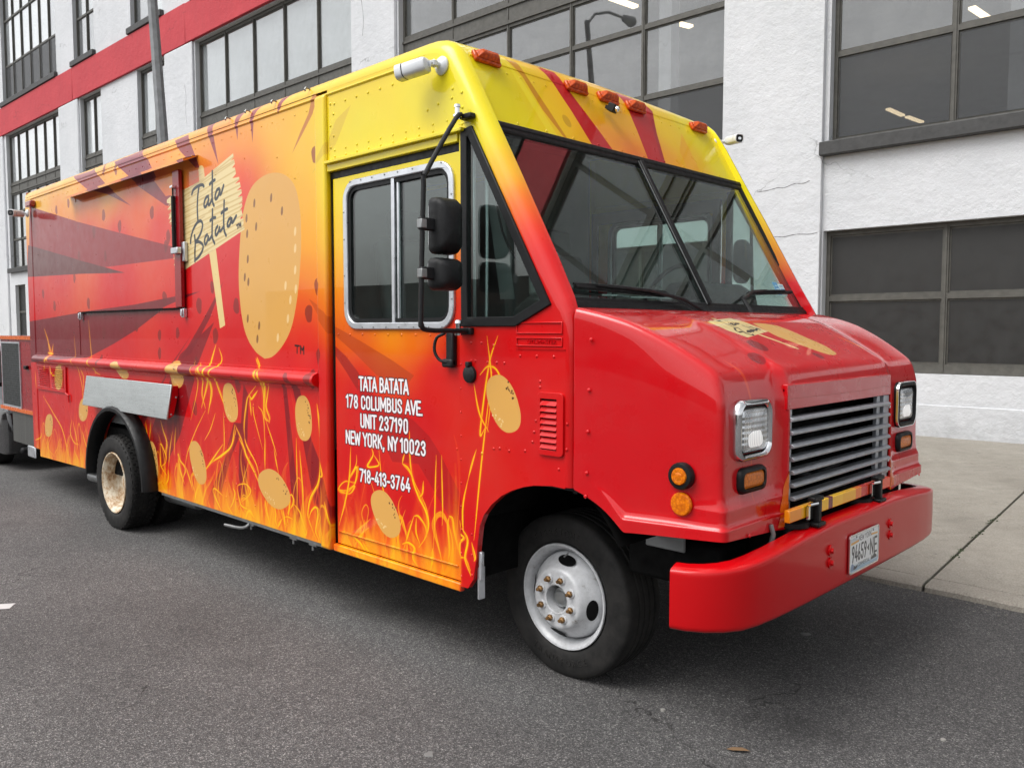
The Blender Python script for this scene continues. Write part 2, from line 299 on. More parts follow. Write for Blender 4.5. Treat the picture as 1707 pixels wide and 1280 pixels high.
RAYS = [[[138,22,36],0.92,[[-9.399,2.942],[-8.095,2.68],[-7.089,2.496],[-6.087,2.315],[-6.062,2.225],[-7.439,2.231],[-8.236,2.36],[-9.45,2.524]]],[[92,28,32],0.95,[[-9.485,2.563],[-8.127,2.343],[-6.989,2.164],[-8.094,2.206],[-9.563,2.243]]],[[112,22,34],0.9,[[-5.678,1.971],[-5.998,1.95],[-6.801,1.902],[-7.975,1.862],[-9.54,1.787],[-9.591,1.364],[-7.908,1.453],[-7.292,1.584],[-6.816,1.7],[-6.251,1.872]]],[[132,38,58],0.85,[[-8.17,3.091],[-7.694,3.081],[-7.664,3.098],[-7.376,2.93],[-7.075,2.793],[-6.814,2.684],[-7.304,2.831],[-7.794,2.929]]],[[132,38,58],0.85,[[-7.195,3.084],[-6.967,3.09],[-6.632,3.098],[-6.505,2.965],[-6.381,2.836],[-6.167,2.687],[-6.085,2.686],[-6.039,2.599],[-6.171,2.621],[-6.664,2.82],[-6.928,2.952]]],[[132,38,58],0.85,[[-7.195,3.084],[-6.991,3.094],[-6.512,3.025],[-6.338,2.831],[-6.585,2.797]]],[[132,38,58],0.85,[[-6.03,3.077],[-5.814,3.085],[-5.631,2.825],[-5.696,2.834],[-5.936,2.985]]],[[132,38,58],0.85,[[-5.535,3.1],[-5.446,3.105],[-5.357,2.812],[-5.454,2.962]]],[[132,38,58],0.85,[[-5.119,3.103],[-5.016,3.1],[-5.074,3.038],[-5.086,2.929],[-5.121,3.046]]],[[132,38,58],0.85,[[-4.908,3.088],[-4.802,3.105],[-4.872,3.04],[-4.893,2.884],[-4.918,3.03]]],[[132,38,58],0.85,[[-4.565,3.1],[-4.462,3.109],[-4.532,3.062],[-4.568,3.005],[-4.588,3.044]]],[[176,92,40],0.7,[[-4.197,3.047],[-4.141,3.043],[-4.2,2.939],[-4.305,2.848],[-4.427,2.748],[-4.337,2.853],[-4.244,2.947]]],[[214,180,40],0.6,[[-3.966,2.865],[-3.821,2.92],[-3.969,2.734],[-4.216,2.601],[-4.058,2.748]]],[[128,10,22],0.85,[[-5.471,1.754],[-5.704,1.491],[-6.059,0.917],[-6.494,0.494],[-6.689,0.498],[-6.604,0.883],[-6.024,1.519]]],[[128,10,22],0.85,[[-5.837,1.657],[-6.129,1.476],[-6.909,0.768],[-7.033,0.781],[-6.526,1.184]]],[[128,10,22],0.85,[[-5.219,1.077],[-5.07,1.081],[-5.263,0.844],[-5.49,0.467],[-5.655,0.464],[-5.386,0.789]]],[[128,10,22],0.85,[[-5.075,1.344],[-5.007,1.268],[-5.029,1.108],[-5.067,0.583],[-5.175,0.568],[-5.162,0.855],[-5.118,1.101]]],[[128,10,22],0.85,[[-4.583,1.366],[-4.541,1.368],[-4.488,1.075],[-4.454,0.856],[-4.365,0.436],[-4.481,0.441],[-4.512,0.775],[-4.544,1.07]]],[[128,10,22],0.85,[[-4.504,1.443],[-4.462,1.438],[-4.384,1.339],[-4.261,1.041],[-4.108,0.826],[-4.044,0.659],[-4.049,0.463],[-4.175,0.441],[-4.27,0.733],[-4.36,1.032],[-4.421,1.228]]],[[128,10,22],0.85,[[-5.671,1.742],[-5.327,2.024],[-5.532,1.783],[-5.845,1.527],[-6.026,1.479]]],[[170,60,14],0.55,[[-4.032,1.722],[-3.916,1.685],[-3.743,1.627],[-3.495,1.539],[-3.317,1.466],[-3.37,1.419],[-3.629,1.454],[-3.845,1.578],[-4.023,1.667]]],[[150,20,14],0.7,[[-4.03,1.611],[-3.919,1.552],[-3.797,1.46],[-3.809,1.363],[-3.921,1.467],[-4.026,1.556]]],[[160,10,20],0.55,[[-3.818,1.399],[-3.631,1.337],[-3.32,1.233],[-3.2,1.165],[-3.118,1.086],[-2.921,0.844],[-2.922,0.632],[-3,0.725],[-3.288,1.013],[-3.504,1],[-3.624,1.151],[-3.75,1.259]]],[[176,70,14],0.5,[[-4.269,1.883],[-4.082,1.803],[-4.035,1.761],[-4.037,1.666],[-4.176,1.787]]]]
SPOTS = [[-8.281,2.86,1],[-8.613,2.833,1],[-7.402,2.668,1.2],[-7.06,2.543,1.2],[-6.42,2.592,1.2],[-7.391,2.324,1],[-8.018,2.363,1],[-7.635,2.541,1.2],[-6.145,2.385,1.2],[-6.19,2.322,1],[-8.191,2.177,1],[-9.088,2.057,1],[-8.762,1.931,1.2],[-7.819,1.934,1.2],[-6.236,1.935,1.3],[-5.692,1.87,1.4],[-5.15,1.859,1.3],[-7.515,1.674,1.3],[-7.113,1.705,1],[-6.803,1.724,1],[-6.372,1.659,1],[-6.381,1.52,1],[-6.055,1.678,1],[-5.458,1.659,1.3],[-5.485,1.993,1],[-4.172,1.947,1.2],[-4.272,1.795,1.3],[-4.164,1.546,1.2],[-4.231,1.411,1.2],[-5.149,1.34,1.2],[-4.182,2.706,1.2],[-5.799,1.137,1.2],[-8.815,3.195,1],[-7.397,3.047,1],[-7.137,3.013,1],[-7.576,1.439,1],[-5.762,1.464,1]]
BIGPOT = [[-4.796,1.517],[-4.916,1.565],[-5.029,1.669],[-5.087,1.818],[-5.111,2.016],[-5.094,2.21],[-5.054,2.402],[-4.993,2.53],[-4.904,2.615],[-4.76,2.66],[-4.616,2.66],[-4.492,2.623],[-4.4,2.548],[-4.351,2.409],[-4.343,2.232],[-4.362,2.057],[-4.401,1.88],[-4.467,1.718],[-4.568,1.608],[-4.692,1.535]]
FLECKD = [[-4.886,2.504],[-4.99,2.419],[-4.869,2.355],[-4.986,2.319],[-4.985,2.157],[-5.029,2.043],[-4.983,2.01],[-5.001,1.774],[-4.856,1.727],[-4.882,1.642],[-4.678,2.515],[-4.554,2.422]]
FLECKL = [[-4.408,2.287],[-4.411,2.187],[-4.415,2.059],[-4.528,1.97],[-4.412,1.945],[-4.507,1.769],[-4.63,1.652],[-4.475,1.882]]
POTS = [[[-8.942,0.755],[-8.958,0.712],[-8.981,0.68],[-9.011,0.655],[-9.046,0.638],[-9.092,0.63],[-9.135,0.632],[-9.164,0.644],[-9.182,0.666],[-9.188,0.697],[-9.181,0.74],[-9.165,0.784],[-9.141,0.816],[-9.111,0.841],[-9.075,0.857],[-9.03,0.864],[-8.987,0.862],[-8.96,0.849],[-8.942,0.827],[-8.936,0.797]],[[-7.959,0.976],[-7.973,0.937],[-7.994,0.908],[-8.021,0.886],[-8.055,0.871],[-8.099,0.864],[-8.141,0.866],[-8.169,0.877],[-8.188,0.897],[-8.195,0.926],[-8.191,0.965],[-8.176,1.005],[-8.155,1.034],[-8.126,1.056],[-8.092,1.071],[-8.048,1.077],[-8.007,1.074],[-7.98,1.062],[-7.962,1.042],[-7.955,1.015]],[[-7.034,1.386],[-7.008,1.359],[-6.998,1.338],[-7.001,1.321],[-7.016,1.307],[-7.047,1.296],[-7.084,1.292],[-7.12,1.295],[-7.155,1.304],[-7.188,1.32],[-7.223,1.345],[-7.249,1.372],[-7.259,1.394],[-7.257,1.412],[-7.241,1.426],[-7.209,1.436],[-7.17,1.44],[-7.135,1.437],[-7.1,1.427],[-7.067,1.41]],[[-5.962,1.374],[-5.969,1.336],[-5.984,1.309],[-6.007,1.287],[-6.038,1.273],[-6.079,1.267],[-6.121,1.269],[-6.151,1.28],[-6.173,1.3],[-6.185,1.327],[-6.188,1.366],[-6.18,1.404],[-6.164,1.433],[-6.14,1.454],[-6.109,1.468],[-6.067,1.473],[-6.026,1.47],[-5.997,1.458],[-5.976,1.438],[-5.964,1.412]],[[-5.167,1.221],[-5.159,1.173],[-5.162,1.137],[-5.175,1.108],[-5.196,1.088],[-5.23,1.078],[-5.267,1.078],[-5.298,1.091],[-5.324,1.114],[-5.345,1.148],[-5.361,1.196],[-5.369,1.246],[-5.366,1.283],[-5.353,1.312],[-5.331,1.331],[-5.296,1.341],[-5.259,1.339],[-5.229,1.326],[-5.203,1.302],[-5.183,1.269]],[[-4.26,1.181],[-4.259,1.131],[-4.266,1.093],[-4.281,1.064],[-4.303,1.044],[-4.336,1.034],[-4.37,1.036],[-4.396,1.049],[-4.416,1.074],[-4.431,1.11],[-4.44,1.16],[-4.442,1.212],[-4.434,1.25],[-4.418,1.279],[-4.396,1.298],[-4.363,1.307],[-4.329,1.305],[-4.304,1.29],[-4.283,1.265],[-4.269,1.23]],[[-6.471,0.672],[-6.467,0.611],[-6.474,0.565],[-6.491,0.53],[-6.517,0.505],[-6.556,0.491],[-6.597,0.491],[-6.63,0.507],[-6.657,0.536],[-6.677,0.579],[-6.69,0.639],[-6.695,0.701],[-6.687,0.748],[-6.67,0.784],[-6.643,0.808],[-6.603,0.82],[-6.562,0.819],[-6.53,0.802],[-6.504,0.773],[-6.484,0.731]],[[-5.665,0.764],[-5.646,0.708],[-5.642,0.665],[-5.65,0.631],[-5.671,0.606],[-5.708,0.591],[-5.75,0.588],[-5.787,0.6],[-5.822,0.625],[-5.854,0.663],[-5.883,0.718],[-5.903,0.776],[-5.907,0.82],[-5.898,0.855],[-5.877,0.88],[-5.838,0.894],[-5.795,0.895],[-5.758,0.882],[-5.724,0.856],[-5.693,0.818]],[[-4.575,0.75],[-4.534,0.71],[-4.517,0.676],[-4.519,0.645],[-4.538,0.617],[-4.581,0.591],[-4.635,0.573],[-4.687,0.569],[-4.74,0.577],[-4.792,0.597],[-4.847,0.632],[-4.89,0.673],[-4.909,0.709],[-4.907,0.742],[-4.886,0.77],[-4.839,0.796],[-4.782,0.813],[-4.729,0.815],[-4.677,0.806],[-4.626,0.785]],[[-3.474,0.746],[-3.449,0.703],[-3.439,0.668],[-3.441,0.638],[-3.456,0.614],[-3.486,0.595],[-3.523,0.585],[-3.558,0.588],[-3.594,0.603],[-3.627,0.629],[-3.662,0.67],[-3.689,0.715],[-3.7,0.751],[-3.697,0.782],[-3.681,0.806],[-3.649,0.825],[-3.61,0.833],[-3.575,0.829],[-3.54,0.813],[-3.507,0.787]],[[-2.568,1.389],[-2.551,1.341],[-2.546,1.305],[-2.551,1.275],[-2.567,1.252],[-2.596,1.237],[-2.631,1.232],[-2.662,1.24],[-2.691,1.259],[-2.719,1.29],[-2.745,1.337],[-2.764,1.386],[-2.769,1.424],[-2.763,1.454],[-2.746,1.477],[-2.715,1.491],[-2.68,1.495],[-2.649,1.485],[-2.62,1.465],[-2.593,1.434]],[[-8.569,1.248],[-8.578,1.203],[-8.595,1.17],[-8.619,1.145],[-8.651,1.128],[-8.692,1.121],[-8.733,1.124],[-8.762,1.138],[-8.782,1.161],[-8.793,1.194],[-8.793,1.239],[-8.783,1.285],[-8.765,1.318],[-8.74,1.343],[-8.708,1.359],[-8.667,1.366],[-8.626,1.362],[-8.598,1.348],[-8.579,1.325],[-8.569,1.293]]]
BOARD = [[-5.65,2.73],[-5.15,2.854],[-5.145,2.829],[-5.185,2.811],[-5.14,2.815],[-5.128,2.783],[-5.168,2.762],[-5.131,2.761],[-5.117,2.718],[-5.167,2.695],[-5.076,2.693],[-5.074,2.676],[-5.133,2.655],[-5.068,2.659],[-5.059,2.625],[-5.11,2.61],[-5.05,2.611],[-5.047,2.584],[-5.099,2.565],[-5.041,2.567],[-5.039,2.54],[-5.09,2.517],[-5.046,2.521],[-5.044,2.498],[-5.075,2.48],[-5.052,2.472],[-5.039,2.444],[-5.077,2.423],[-5.034,2.421],[-5.028,2.39],[-5.052,2.371],[-5.02,2.366],[-5.019,2.35],[-5.904,2.134],[-5.999,2.109],[-6.041,2.133],[-6.02,2.168],[-6.062,2.174],[-6.021,2.209],[-6.062,2.219],[-6.022,2.254],[-6.074,2.261],[-6.023,2.299],[-6.078,2.303],[-6.023,2.344],[-6.072,2.351],[-6.013,2.396],[-6.086,2.401],[-6.017,2.448],[-6.092,2.447],[-6.032,2.494],[-6.125,2.488],[-6.054,2.534],[-6.132,2.515],[-6.075,2.581],[-6.145,2.588],[-6.08,2.62],[-6.151,2.637],[-6.15,2.66],[-6.033,2.692]]
STICKS = [[[-5.653,2.816],[-5.636,2.839],[-5.597,2.838],[-5.574,2.823],[-5.562,2.769],[-5.561,2.684],[-5.637,2.672]],[[-5.52,2.229],[-5.42,2.251],[-5.312,1.731],[-5.387,1.71]]]
PLANKS = [[[-6.126,2.616],[-5.141,2.795]],[[-6.128,2.586],[-5.123,2.739]],[[-6.121,2.548],[-5.077,2.677]],[[-6.114,2.517],[-5.065,2.639]],[[-6.099,2.478],[-5.05,2.601]],[[-6.084,2.439],[-5.048,2.561]],[[-6.069,2.4],[-5.04,2.53]],[[-6.062,2.362],[-5.044,2.504]],[[-6.065,2.317],[-5.052,2.479]],[[-6.059,2.279],[-5.039,2.444]],[[-6.053,2.233],[-5.031,2.41]],[[-6.046,2.195],[-5.025,2.377]],[[-6.031,2.157],[-5.02,2.363]],[[-5.651,2.713],[-5.146,2.832]],[[-5.897,2.688],[-5.141,2.805]]]
SCRIPT = [[[-5.763,2.659],[-5.741,2.684],[-5.691,2.7],[-5.628,2.706],[-5.592,2.702],[-5.577,2.692]],[[-5.647,2.703],[-5.667,2.654],[-5.679,2.598],[-5.684,2.542],[-5.68,2.471]],[[-5.513,2.617],[-5.544,2.612],[-5.57,2.59],[-5.58,2.561],[-5.562,2.549],[-5.53,2.569],[-5.51,2.598],[-5.518,2.576],[-5.509,2.558],[-5.484,2.569],[-5.459,2.596]],[[-5.447,2.776],[-5.448,2.72],[-5.456,2.651],[-5.457,2.603],[-5.451,2.567],[-5.434,2.545]],[[-5.489,2.695],[-5.453,2.708],[-5.412,2.715]],[[-5.353,2.65],[-5.386,2.643],[-5.408,2.618],[-5.414,2.592],[-5.396,2.586],[-5.366,2.606],[-5.343,2.637],[-5.349,2.615],[-5.328,2.613],[-5.29,2.663]],[[-5.802,2.32],[-5.791,2.363],[-5.747,2.418],[-5.689,2.453],[-5.641,2.46],[-5.615,2.446],[-5.611,2.421],[-5.637,2.38],[-5.687,2.341],[-5.73,2.318],[-5.672,2.318],[-5.618,2.296],[-5.61,2.271],[-5.642,2.237],[-5.694,2.208],[-5.74,2.196]],[[-5.737,2.366],[-5.729,2.315],[-5.737,2.258],[-5.741,2.187]],[[-5.544,2.358],[-5.573,2.343],[-5.586,2.312],[-5.576,2.293],[-5.547,2.309],[-5.528,2.342],[-5.531,2.326],[-5.516,2.321],[-5.487,2.336],[-5.471,2.353]],[[-5.457,2.52],[-5.461,2.457],[-5.469,2.387],[-5.468,2.331],[-5.438,2.291]],[[-5.494,2.449],[-5.455,2.462],[-5.417,2.463]],[[-5.39,2.402],[-5.414,2.383],[-5.423,2.356],[-5.408,2.344],[-5.377,2.366],[-5.361,2.391],[-5.365,2.372],[-5.348,2.367],[-5.306,2.389]],[[-5.287,2.561],[-5.293,2.503],[-5.3,2.435],[-5.295,2.366],[-5.271,2.331]],[[-5.33,2.484],[-5.29,2.497],[-5.247,2.504]],[[-5.2,2.439],[-5.228,2.432],[-5.248,2.406],[-5.245,2.389],[-5.219,2.394],[-5.198,2.418],[-5.187,2.433],[-5.189,2.415],[-5.173,2.41],[-5.126,2.446]]]
TMS = [[[-5.125,2.385],[-5.09,2.392]],[[-5.106,2.389],[-5.108,2.363]],[[-5.091,2.368],[-5.087,2.394],[-5.077,2.378],[-5.067,2.397],[-5.066,2.368]],[[-4.431,1.606],[-4.384,1.604]],[[-4.407,1.605],[-4.409,1.561]],[[-4.37,1.559],[-4.369,1.603],[-4.352,1.578],[-4.334,1.6],[-4.335,1.557]]]
TEXT = [['TATA BATATA',[-3.797,1.443],[-3.794,1.363],[-3.37,1.446],[-3.361,1.363]],['178 COLUMBUS AVE.',[-3.924,1.333],[-3.92,1.261],[-3.258,1.345],[-3.24,1.262]],['UNIT 237190',[-3.79,1.237],[-3.791,1.157],[-3.368,1.241],[-3.369,1.16]],['NEW YORK, NY 10023',[-3.932,1.133],[-3.933,1.055],[-3.227,1.138],[-3.228,1.058]],['718-413-3764',[-3.802,0.929],[-3.804,0.851],[-3.356,0.932],[-3.357,0.857]]]
FLAMES = [[0.012,[[-3.829,1],[-3.835,0.947],[-3.9,0.866],[-3.83,0.934],[-3.849,0.839],[-3.936,0.773],[-4.006,0.788],[-3.946,0.836],[-3.843,0.84]]],[0.008,[[-4.018,0.783],[-3.936,0.787],[-3.855,0.825],[-3.902,0.772],[-3.995,0.772]]],[0.012,[[-3.685,1.054],[-3.675,1.017],[-3.73,0.952],[-3.676,0.952],[-3.623,0.971],[-3.665,1.018]]],[0.016,[[-3.358,1.173],[-3.352,1.02],[-3.332,0.918],[-3.286,0.839],[-3.23,0.774],[-3.208,0.711],[-3.232,0.641],[-3.289,0.575]]],[0.012,[[-3.419,1],[-3.37,0.981],[-3.332,0.931]]],[0.006,[[-3.399,1.052],[-3.419,1]]],[0.008,[[-3.247,0.929],[-3.253,0.868],[-3.286,0.839]]],[0.01,[[-3.325,0.735],[-3.287,0.741],[-3.24,0.7],[-3.222,0.642]]],[0.008,[[-3.325,0.735],[-3.375,0.628],[-3.415,0.545]]],[0.008,[[-3.306,0.726],[-3.307,0.652],[-3.279,0.595]]],[0.012,[[-3.05,0.779],[-3.024,0.771],[-3.015,0.708],[-2.982,0.615]]],[0.01,[[-3.05,0.773],[-3.059,0.73],[-3.051,0.613],[-3.06,0.552]]],[0.014,[[-3.177,0.59],[-3.177,0.542],[-3.196,0.477]]],[0.012,[[-2.972,0.768],[-2.955,0.713],[-2.93,0.694],[-2.973,0.651],[-2.965,0.595],[-2.914,0.593],[-2.881,0.542]]],[0.006,[[-3.145,1.073],[-3.156,0.834],[-3.172,0.591]]],[0.005,[[-3.105,1.077],[-3.098,0.842],[-3.103,0.723]]],[0.008,[[-2.895,0.986],[-2.929,0.867],[-2.938,0.773],[-2.93,0.717]]],[0.006,[[-2.837,1.134],[-2.895,0.986]]],[0.012,[[-3.425,0.569],[-3.376,0.587],[-3.327,0.568],[-3.338,0.51],[-3.29,0.464]]],[0.01,[[-3.884,1.041],[-3.899,0.872],[-3.949,0.718],[-4.011,0.571]]],[0.01,[[-3.941,0.542],[-3.897,0.482],[-3.841,0.439]]],[0.014,[[-3.884,0.539],[-3.794,0.501],[-3.74,0.445]]],[0.012,[[-3.783,0.517],[-3.707,0.464],[-3.632,0.446]]],[0.005,[[-3.622,1.054],[-3.584,0.835],[-3.523,0.767]]],[0.01,[[-2.872,0.681],[-2.847,0.617],[-2.856,0.593]]],[0.02,[[-4.877,1.449],[-4.846,1.423],[-4.838,1.358],[-4.82,1.283],[-4.812,1.208]]],[0.02,[[-4.835,1.445],[-4.794,1.403],[-4.808,1.316],[-4.814,1.153],[-4.752,1.115]]],[0.012,[[-4.743,1.368],[-4.767,1.286],[-4.791,1.209],[-4.751,1.142],[-4.753,1.109]]],[0.01,[[-4.914,1.338],[-5.005,1.273],[-5.041,1.226],[-5.081,1.078],[-5.074,0.977]]],[0.016,[[-5.005,1.279],[-4.973,1.253],[-4.939,1.277],[-4.894,1.306]]],[0.01,[[-4.995,1.251],[-4.986,1.196],[-4.983,1.141]]],[0.008,[[-4.907,1.519],[-4.856,1.455]]],[0.005,[[-4.952,1.226],[-4.944,1.144],[-4.844,0.933]]],[0.005,[[-4.887,1.208],[-4.825,1.153],[-4.812,0.936]]],[0.006,[[-4.794,1.122],[-4.715,0.999],[-4.667,0.908]]],[0.008,[[-5.197,1.057],[-5.12,0.973],[-5.056,0.866]]],[0.008,[[-5.186,1.041],[-5.238,0.939],[-5.313,0.868]]],[0.008,[[-5.08,0.977],[-4.988,0.873]]],[0.014,[[-4.891,1.525],[-4.865,1.487],[-4.851,1.45]]],[0.01,[[-4.201,1.267],[-4.177,1.15],[-4.173,0.96]]],[0.016,[[-5.154,0.977],[-5.088,0.921],[-5.056,0.862],[-4.97,0.782],[-4.896,0.702]]],[0.008,[[-5.074,0.985],[-5.042,0.931],[-4.935,0.831],[-4.884,0.726]]],[0.008,[[-5.193,0.635],[-5.168,0.661],[-5.075,0.676],[-5.015,0.642],[-5.045,0.598],[-5.15,0.537],[-5.224,0.462]]],[0.012,[[-5.193,0.635],[-5.172,0.574],[-5.139,0.521],[-5.037,0.508],[-4.982,0.494]]],[0.016,[[-4.824,0.607],[-4.806,0.538],[-4.767,0.451]]],[0.008,[[-4.809,1.009],[-4.817,0.8]]],[0.006,[[-4.701,0.949],[-4.65,0.799]]],[0.012,[[-4.535,0.654],[-4.504,0.687],[-4.481,0.662],[-4.497,0.617],[-4.558,0.555],[-4.571,0.467]]],[0.012,[[-4.515,0.668],[-4.527,0.602],[-4.571,0.467]]],[0.008,[[-4.477,0.631],[-4.41,0.594],[-4.365,0.512],[-4.338,0.465]]],[0.006,[[-4.435,1.043],[-4.432,0.836],[-4.44,0.573]]],[0.008,[[-4.399,0.969],[-4.376,0.791],[-4.365,0.533]]],[0.014,[[-4.175,1.067],[-4.175,0.917],[-4.2,0.803],[-4.285,0.7],[-4.315,0.619],[-4.308,0.563],[-4.237,0.462]]],[0.01,[[-4.168,0.977],[-4.123,0.858],[-4.167,0.847]]],[0.014,[[-4.308,0.563],[-4.278,0.619],[-4.231,0.649],[-4.21,0.609],[-4.236,0.503],[-4.2,0.458]]],[0.008,[[-4.62,0.513],[-4.559,0.539],[-4.49,0.534]]],[0.014,[[-4.62,0.513],[-4.673,0.45]]],[0.014,[[-4.607,0.585],[-4.589,0.523],[-4.581,0.455]]],[0.012,[[-4.709,0.586],[-4.691,0.534],[-4.703,0.489],[-4.673,0.45]]],[0.012,[[-5.333,0.446],[-5.257,0.527],[-5.23,0.595],[-5.252,0.621]]],[0.018,[[-5.097,0.425],[-5.037,0.503],[-4.971,0.468]]],[0.012,[[-4.105,0.701],[-4.048,0.56]]],[0.012,[[-4.384,0.509],[-4.348,0.458],[-4.328,0.508]]],[0.014,[[-6.396,0.999],[-6.354,0.93],[-6.298,0.844],[-6.319,0.763],[-6.324,0.684],[-6.404,0.642]]],[0.012,[[-6.423,0.812],[-6.392,0.815],[-6.32,0.737],[-6.324,0.684]]],[0.012,[[-6.416,0.813],[-6.415,0.7],[-6.411,0.641],[-6.315,0.58]]],[0.008,[[-6.188,0.931],[-6.242,0.784],[-6.281,0.637]]],[0.006,[[-6.127,0.975],[-6.17,0.753]]],[0.014,[[-6.281,0.637],[-6.286,0.558],[-6.335,0.512]]],[0.012,[[-6.111,0.759],[-6.095,0.77],[-6.069,0.725],[-5.987,0.671],[-6.035,0.577],[-6.055,0.485]]],[0.014,[[-6.098,0.735],[-6.06,0.637],[-6.007,0.561]]],[0.01,[[-5.972,0.686],[-5.92,0.616],[-5.869,0.523]]],[0.006,[[-5.635,1.13],[-5.79,0.978],[-5.937,0.803],[-5.986,0.684]]],[0.006,[[-5.482,1.122],[-5.564,1.003],[-5.66,0.916]]],[0.006,[[-5.364,1.136],[-5.362,0.921],[-5.41,0.81]]],[0.018,[[-5.206,1.062],[-5.26,0.919],[-5.409,0.834],[-5.551,0.771],[-5.658,0.698]]],[0.012,[[-5.381,0.913],[-5.537,0.796],[-5.671,0.696]]],[0.018,[[-5.757,0.587],[-5.815,0.511],[-5.847,0.438]]],[0.01,[[-5.549,0.554],[-5.522,0.588],[-5.398,0.551]]],[0.014,[[-5.542,0.561],[-5.5,0.513],[-5.428,0.44]]],[0.018,[[-6.412,0.508],[-6.368,0.468],[-6.308,0.45]]],[0.014,[[-5.35,0.535],[-5.328,0.491],[-5.258,0.437]]],[0.008,[[-6.685,0.977],[-6.645,0.838]]],[0.008,[[-6.578,0.985],[-6.613,0.828]]],[0.012,[[-9.095,1.712],[-8.998,1.606],[-8.971,1.524],[-8.917,1.372]]],[0.02,[[-8.967,1.565],[-8.906,1.466],[-8.881,1.373]]],[0.02,[[-8.843,1.561],[-8.91,1.431],[-9.025,1.369]]],[0.018,[[-9.013,1.476],[-8.836,1.468]]],[0.014,[[-8.918,1.36],[-8.891,1.279],[-8.755,1.249]]],[0.014,[[-9.081,1.355],[-9.106,1.295]]],[0.006,[[-9.408,1.285],[-9.393,1.089]]],[0.012,[[-9.209,1.037],[-8.9,0.877],[-8.671,0.742],[-8.555,0.556],[-8.518,0.433]]],[0.012,[[-9.291,0.654],[-9.335,0.601],[-9.494,0.561]]],[0.008,[[-8.956,0.683],[-9.109,0.609],[-9.085,0.502],[-8.945,0.457]]],[0.012,[[-8.393,0.856],[-8.439,0.728],[-8.349,0.645],[-8.223,0.634]]],[0.012,[[-8.362,0.847],[-8.28,0.696],[-8.259,0.586]]],[0.005,[[-8.251,1.645],[-8.209,1.425],[-8.08,1.155],[-8.106,0.878]]],[0.006,[[-7.871,1.786],[-7.79,1.382],[-7.626,1.304]]],[0.008,[[-8.123,1.35],[-8.039,1.266],[-8.084,1.111]]],[0.012,[[-8.132,0.776],[-8.036,0.653],[-7.981,0.592]]],[0.014,[[-7.813,1.456],[-7.762,1.373],[-7.739,1.31]]],[0.012,[[-5.672,1.438],[-5.659,1.345],[-5.683,1.241],[-5.632,1.142]]],[0.024,[[-5.686,1.466],[-5.598,1.384],[-5.539,1.281],[-5.594,1.108]]],[0.02,[[-5.452,1.597],[-5.53,1.47],[-5.601,1.32],[-5.694,1.144]]],[0.014,[[-5.409,1.577],[-5.369,1.495],[-5.48,1.388],[-5.366,1.207],[-5.301,1.129]]],[0.006,[[-5.78,1.485],[-5.741,1.313],[-5.872,1.044]]],[0.008,[[-2.692,1.673],[-2.751,1.533],[-2.813,1.22],[-2.78,1.237]]],[0.008,[[-2.812,1.489],[-2.751,1.533],[-2.684,1.494],[-2.615,1.292]]],[0.005,[[-2.763,1.672],[-2.731,1.45],[-2.764,1.224]]],[0.006,[[-2.731,1.506],[-2.814,0.991],[-2.856,0.695]]],[0.006,[[-2.853,1.445],[-2.812,1.305],[-2.752,1.225]]],[0.012,[[-2.941,0.739],[-2.899,0.687],[-2.921,0.594],[-2.878,0.514]]]]
HGRAD = [[2.703,3.009,240,230,28],[2.908,2.868,238,224,20],[3.08,2.647,240,222,20],[2.902,2.708,238,222,24],[3.577,2.984,242,200,28],[3.303,2.787,242,205,26],[3.797,2.996,243,195,30],[3.685,2.755,240,150,40],[3.914,2.686,236,120,40],[3.935,2.912,243,180,34],[3.481,2.684,244,180,34],[4.407,2.924,243,205,30],[4.299,2.709,242,165,34],[4.609,2.757,238,190,40],[4.732,2.984,236,222,40],[4.862,2.796,236,220,30],[4.995,2.69,236,222,30],[4.326,3.069,242,205,30]]
HRAYS = [[[186,16,30],0.95,[[3.35,3.109],[3.482,3.107],[3.497,3.058],[3.592,2.893],[3.656,2.775],[3.712,2.656],[3.529,2.647],[3.467,2.867],[3.41,3.016]]],[[186,16,30],0.95,[[4.029,3.113],[4.298,3.1],[4.358,3.051],[4.282,2.89],[4.201,2.654],[4.03,2.651],[4.062,2.861],[4.076,3.028]]],[[150,14,36],0.5,[[4.334,3.07],[4.358,3.051],[4.282,2.89],[4.201,2.654],[4.157,2.647],[4.29,2.988]]],[[196,130,20],0.8,[[3.084,3.084],[3.165,3.084],[3.209,2.969],[3.253,2.854],[3.321,2.663],[3.304,2.66],[3.207,2.824],[3.157,2.998]]],[[250,240,60],0.5,[[3.071,3.059],[3.135,2.982],[3.2,2.813],[3.247,2.66],[3.184,2.649],[3.124,2.847]]],[[242,150,60],0.35,[[4.603,2.949],[4.607,2.702],[4.451,2.643],[4.459,2.8]]]]
HSPOTS = [3.38,2.795,2.2]
HOODBOARD = [[3.333,-1.996],[3.402,-2.016],[3.654,-2.063],[3.696,-1.981],[3.736,-1.9],[3.588,-1.875],[3.438,-1.848],[3.367,-1.912]]
HOODSTICK = [[[3.459,-2.052],[3.485,-2.063],[3.495,-2.023],[3.455,-2.011]],[[3.578,-1.872],[3.607,-1.877],[3.753,-1.752],[3.73,-1.746]]]
HOODPOT = [[3.747,-1.99],[3.871,-1.982],[3.956,-1.952],[4.016,-1.855],[4.071,-1.774],[4.069,-1.72],[4.058,-1.701],[4.029,-1.691],[3.977,-1.689],[3.924,-1.708],[3.839,-1.772],[3.741,-1.854],[3.732,-1.911],[3.728,-1.958]]
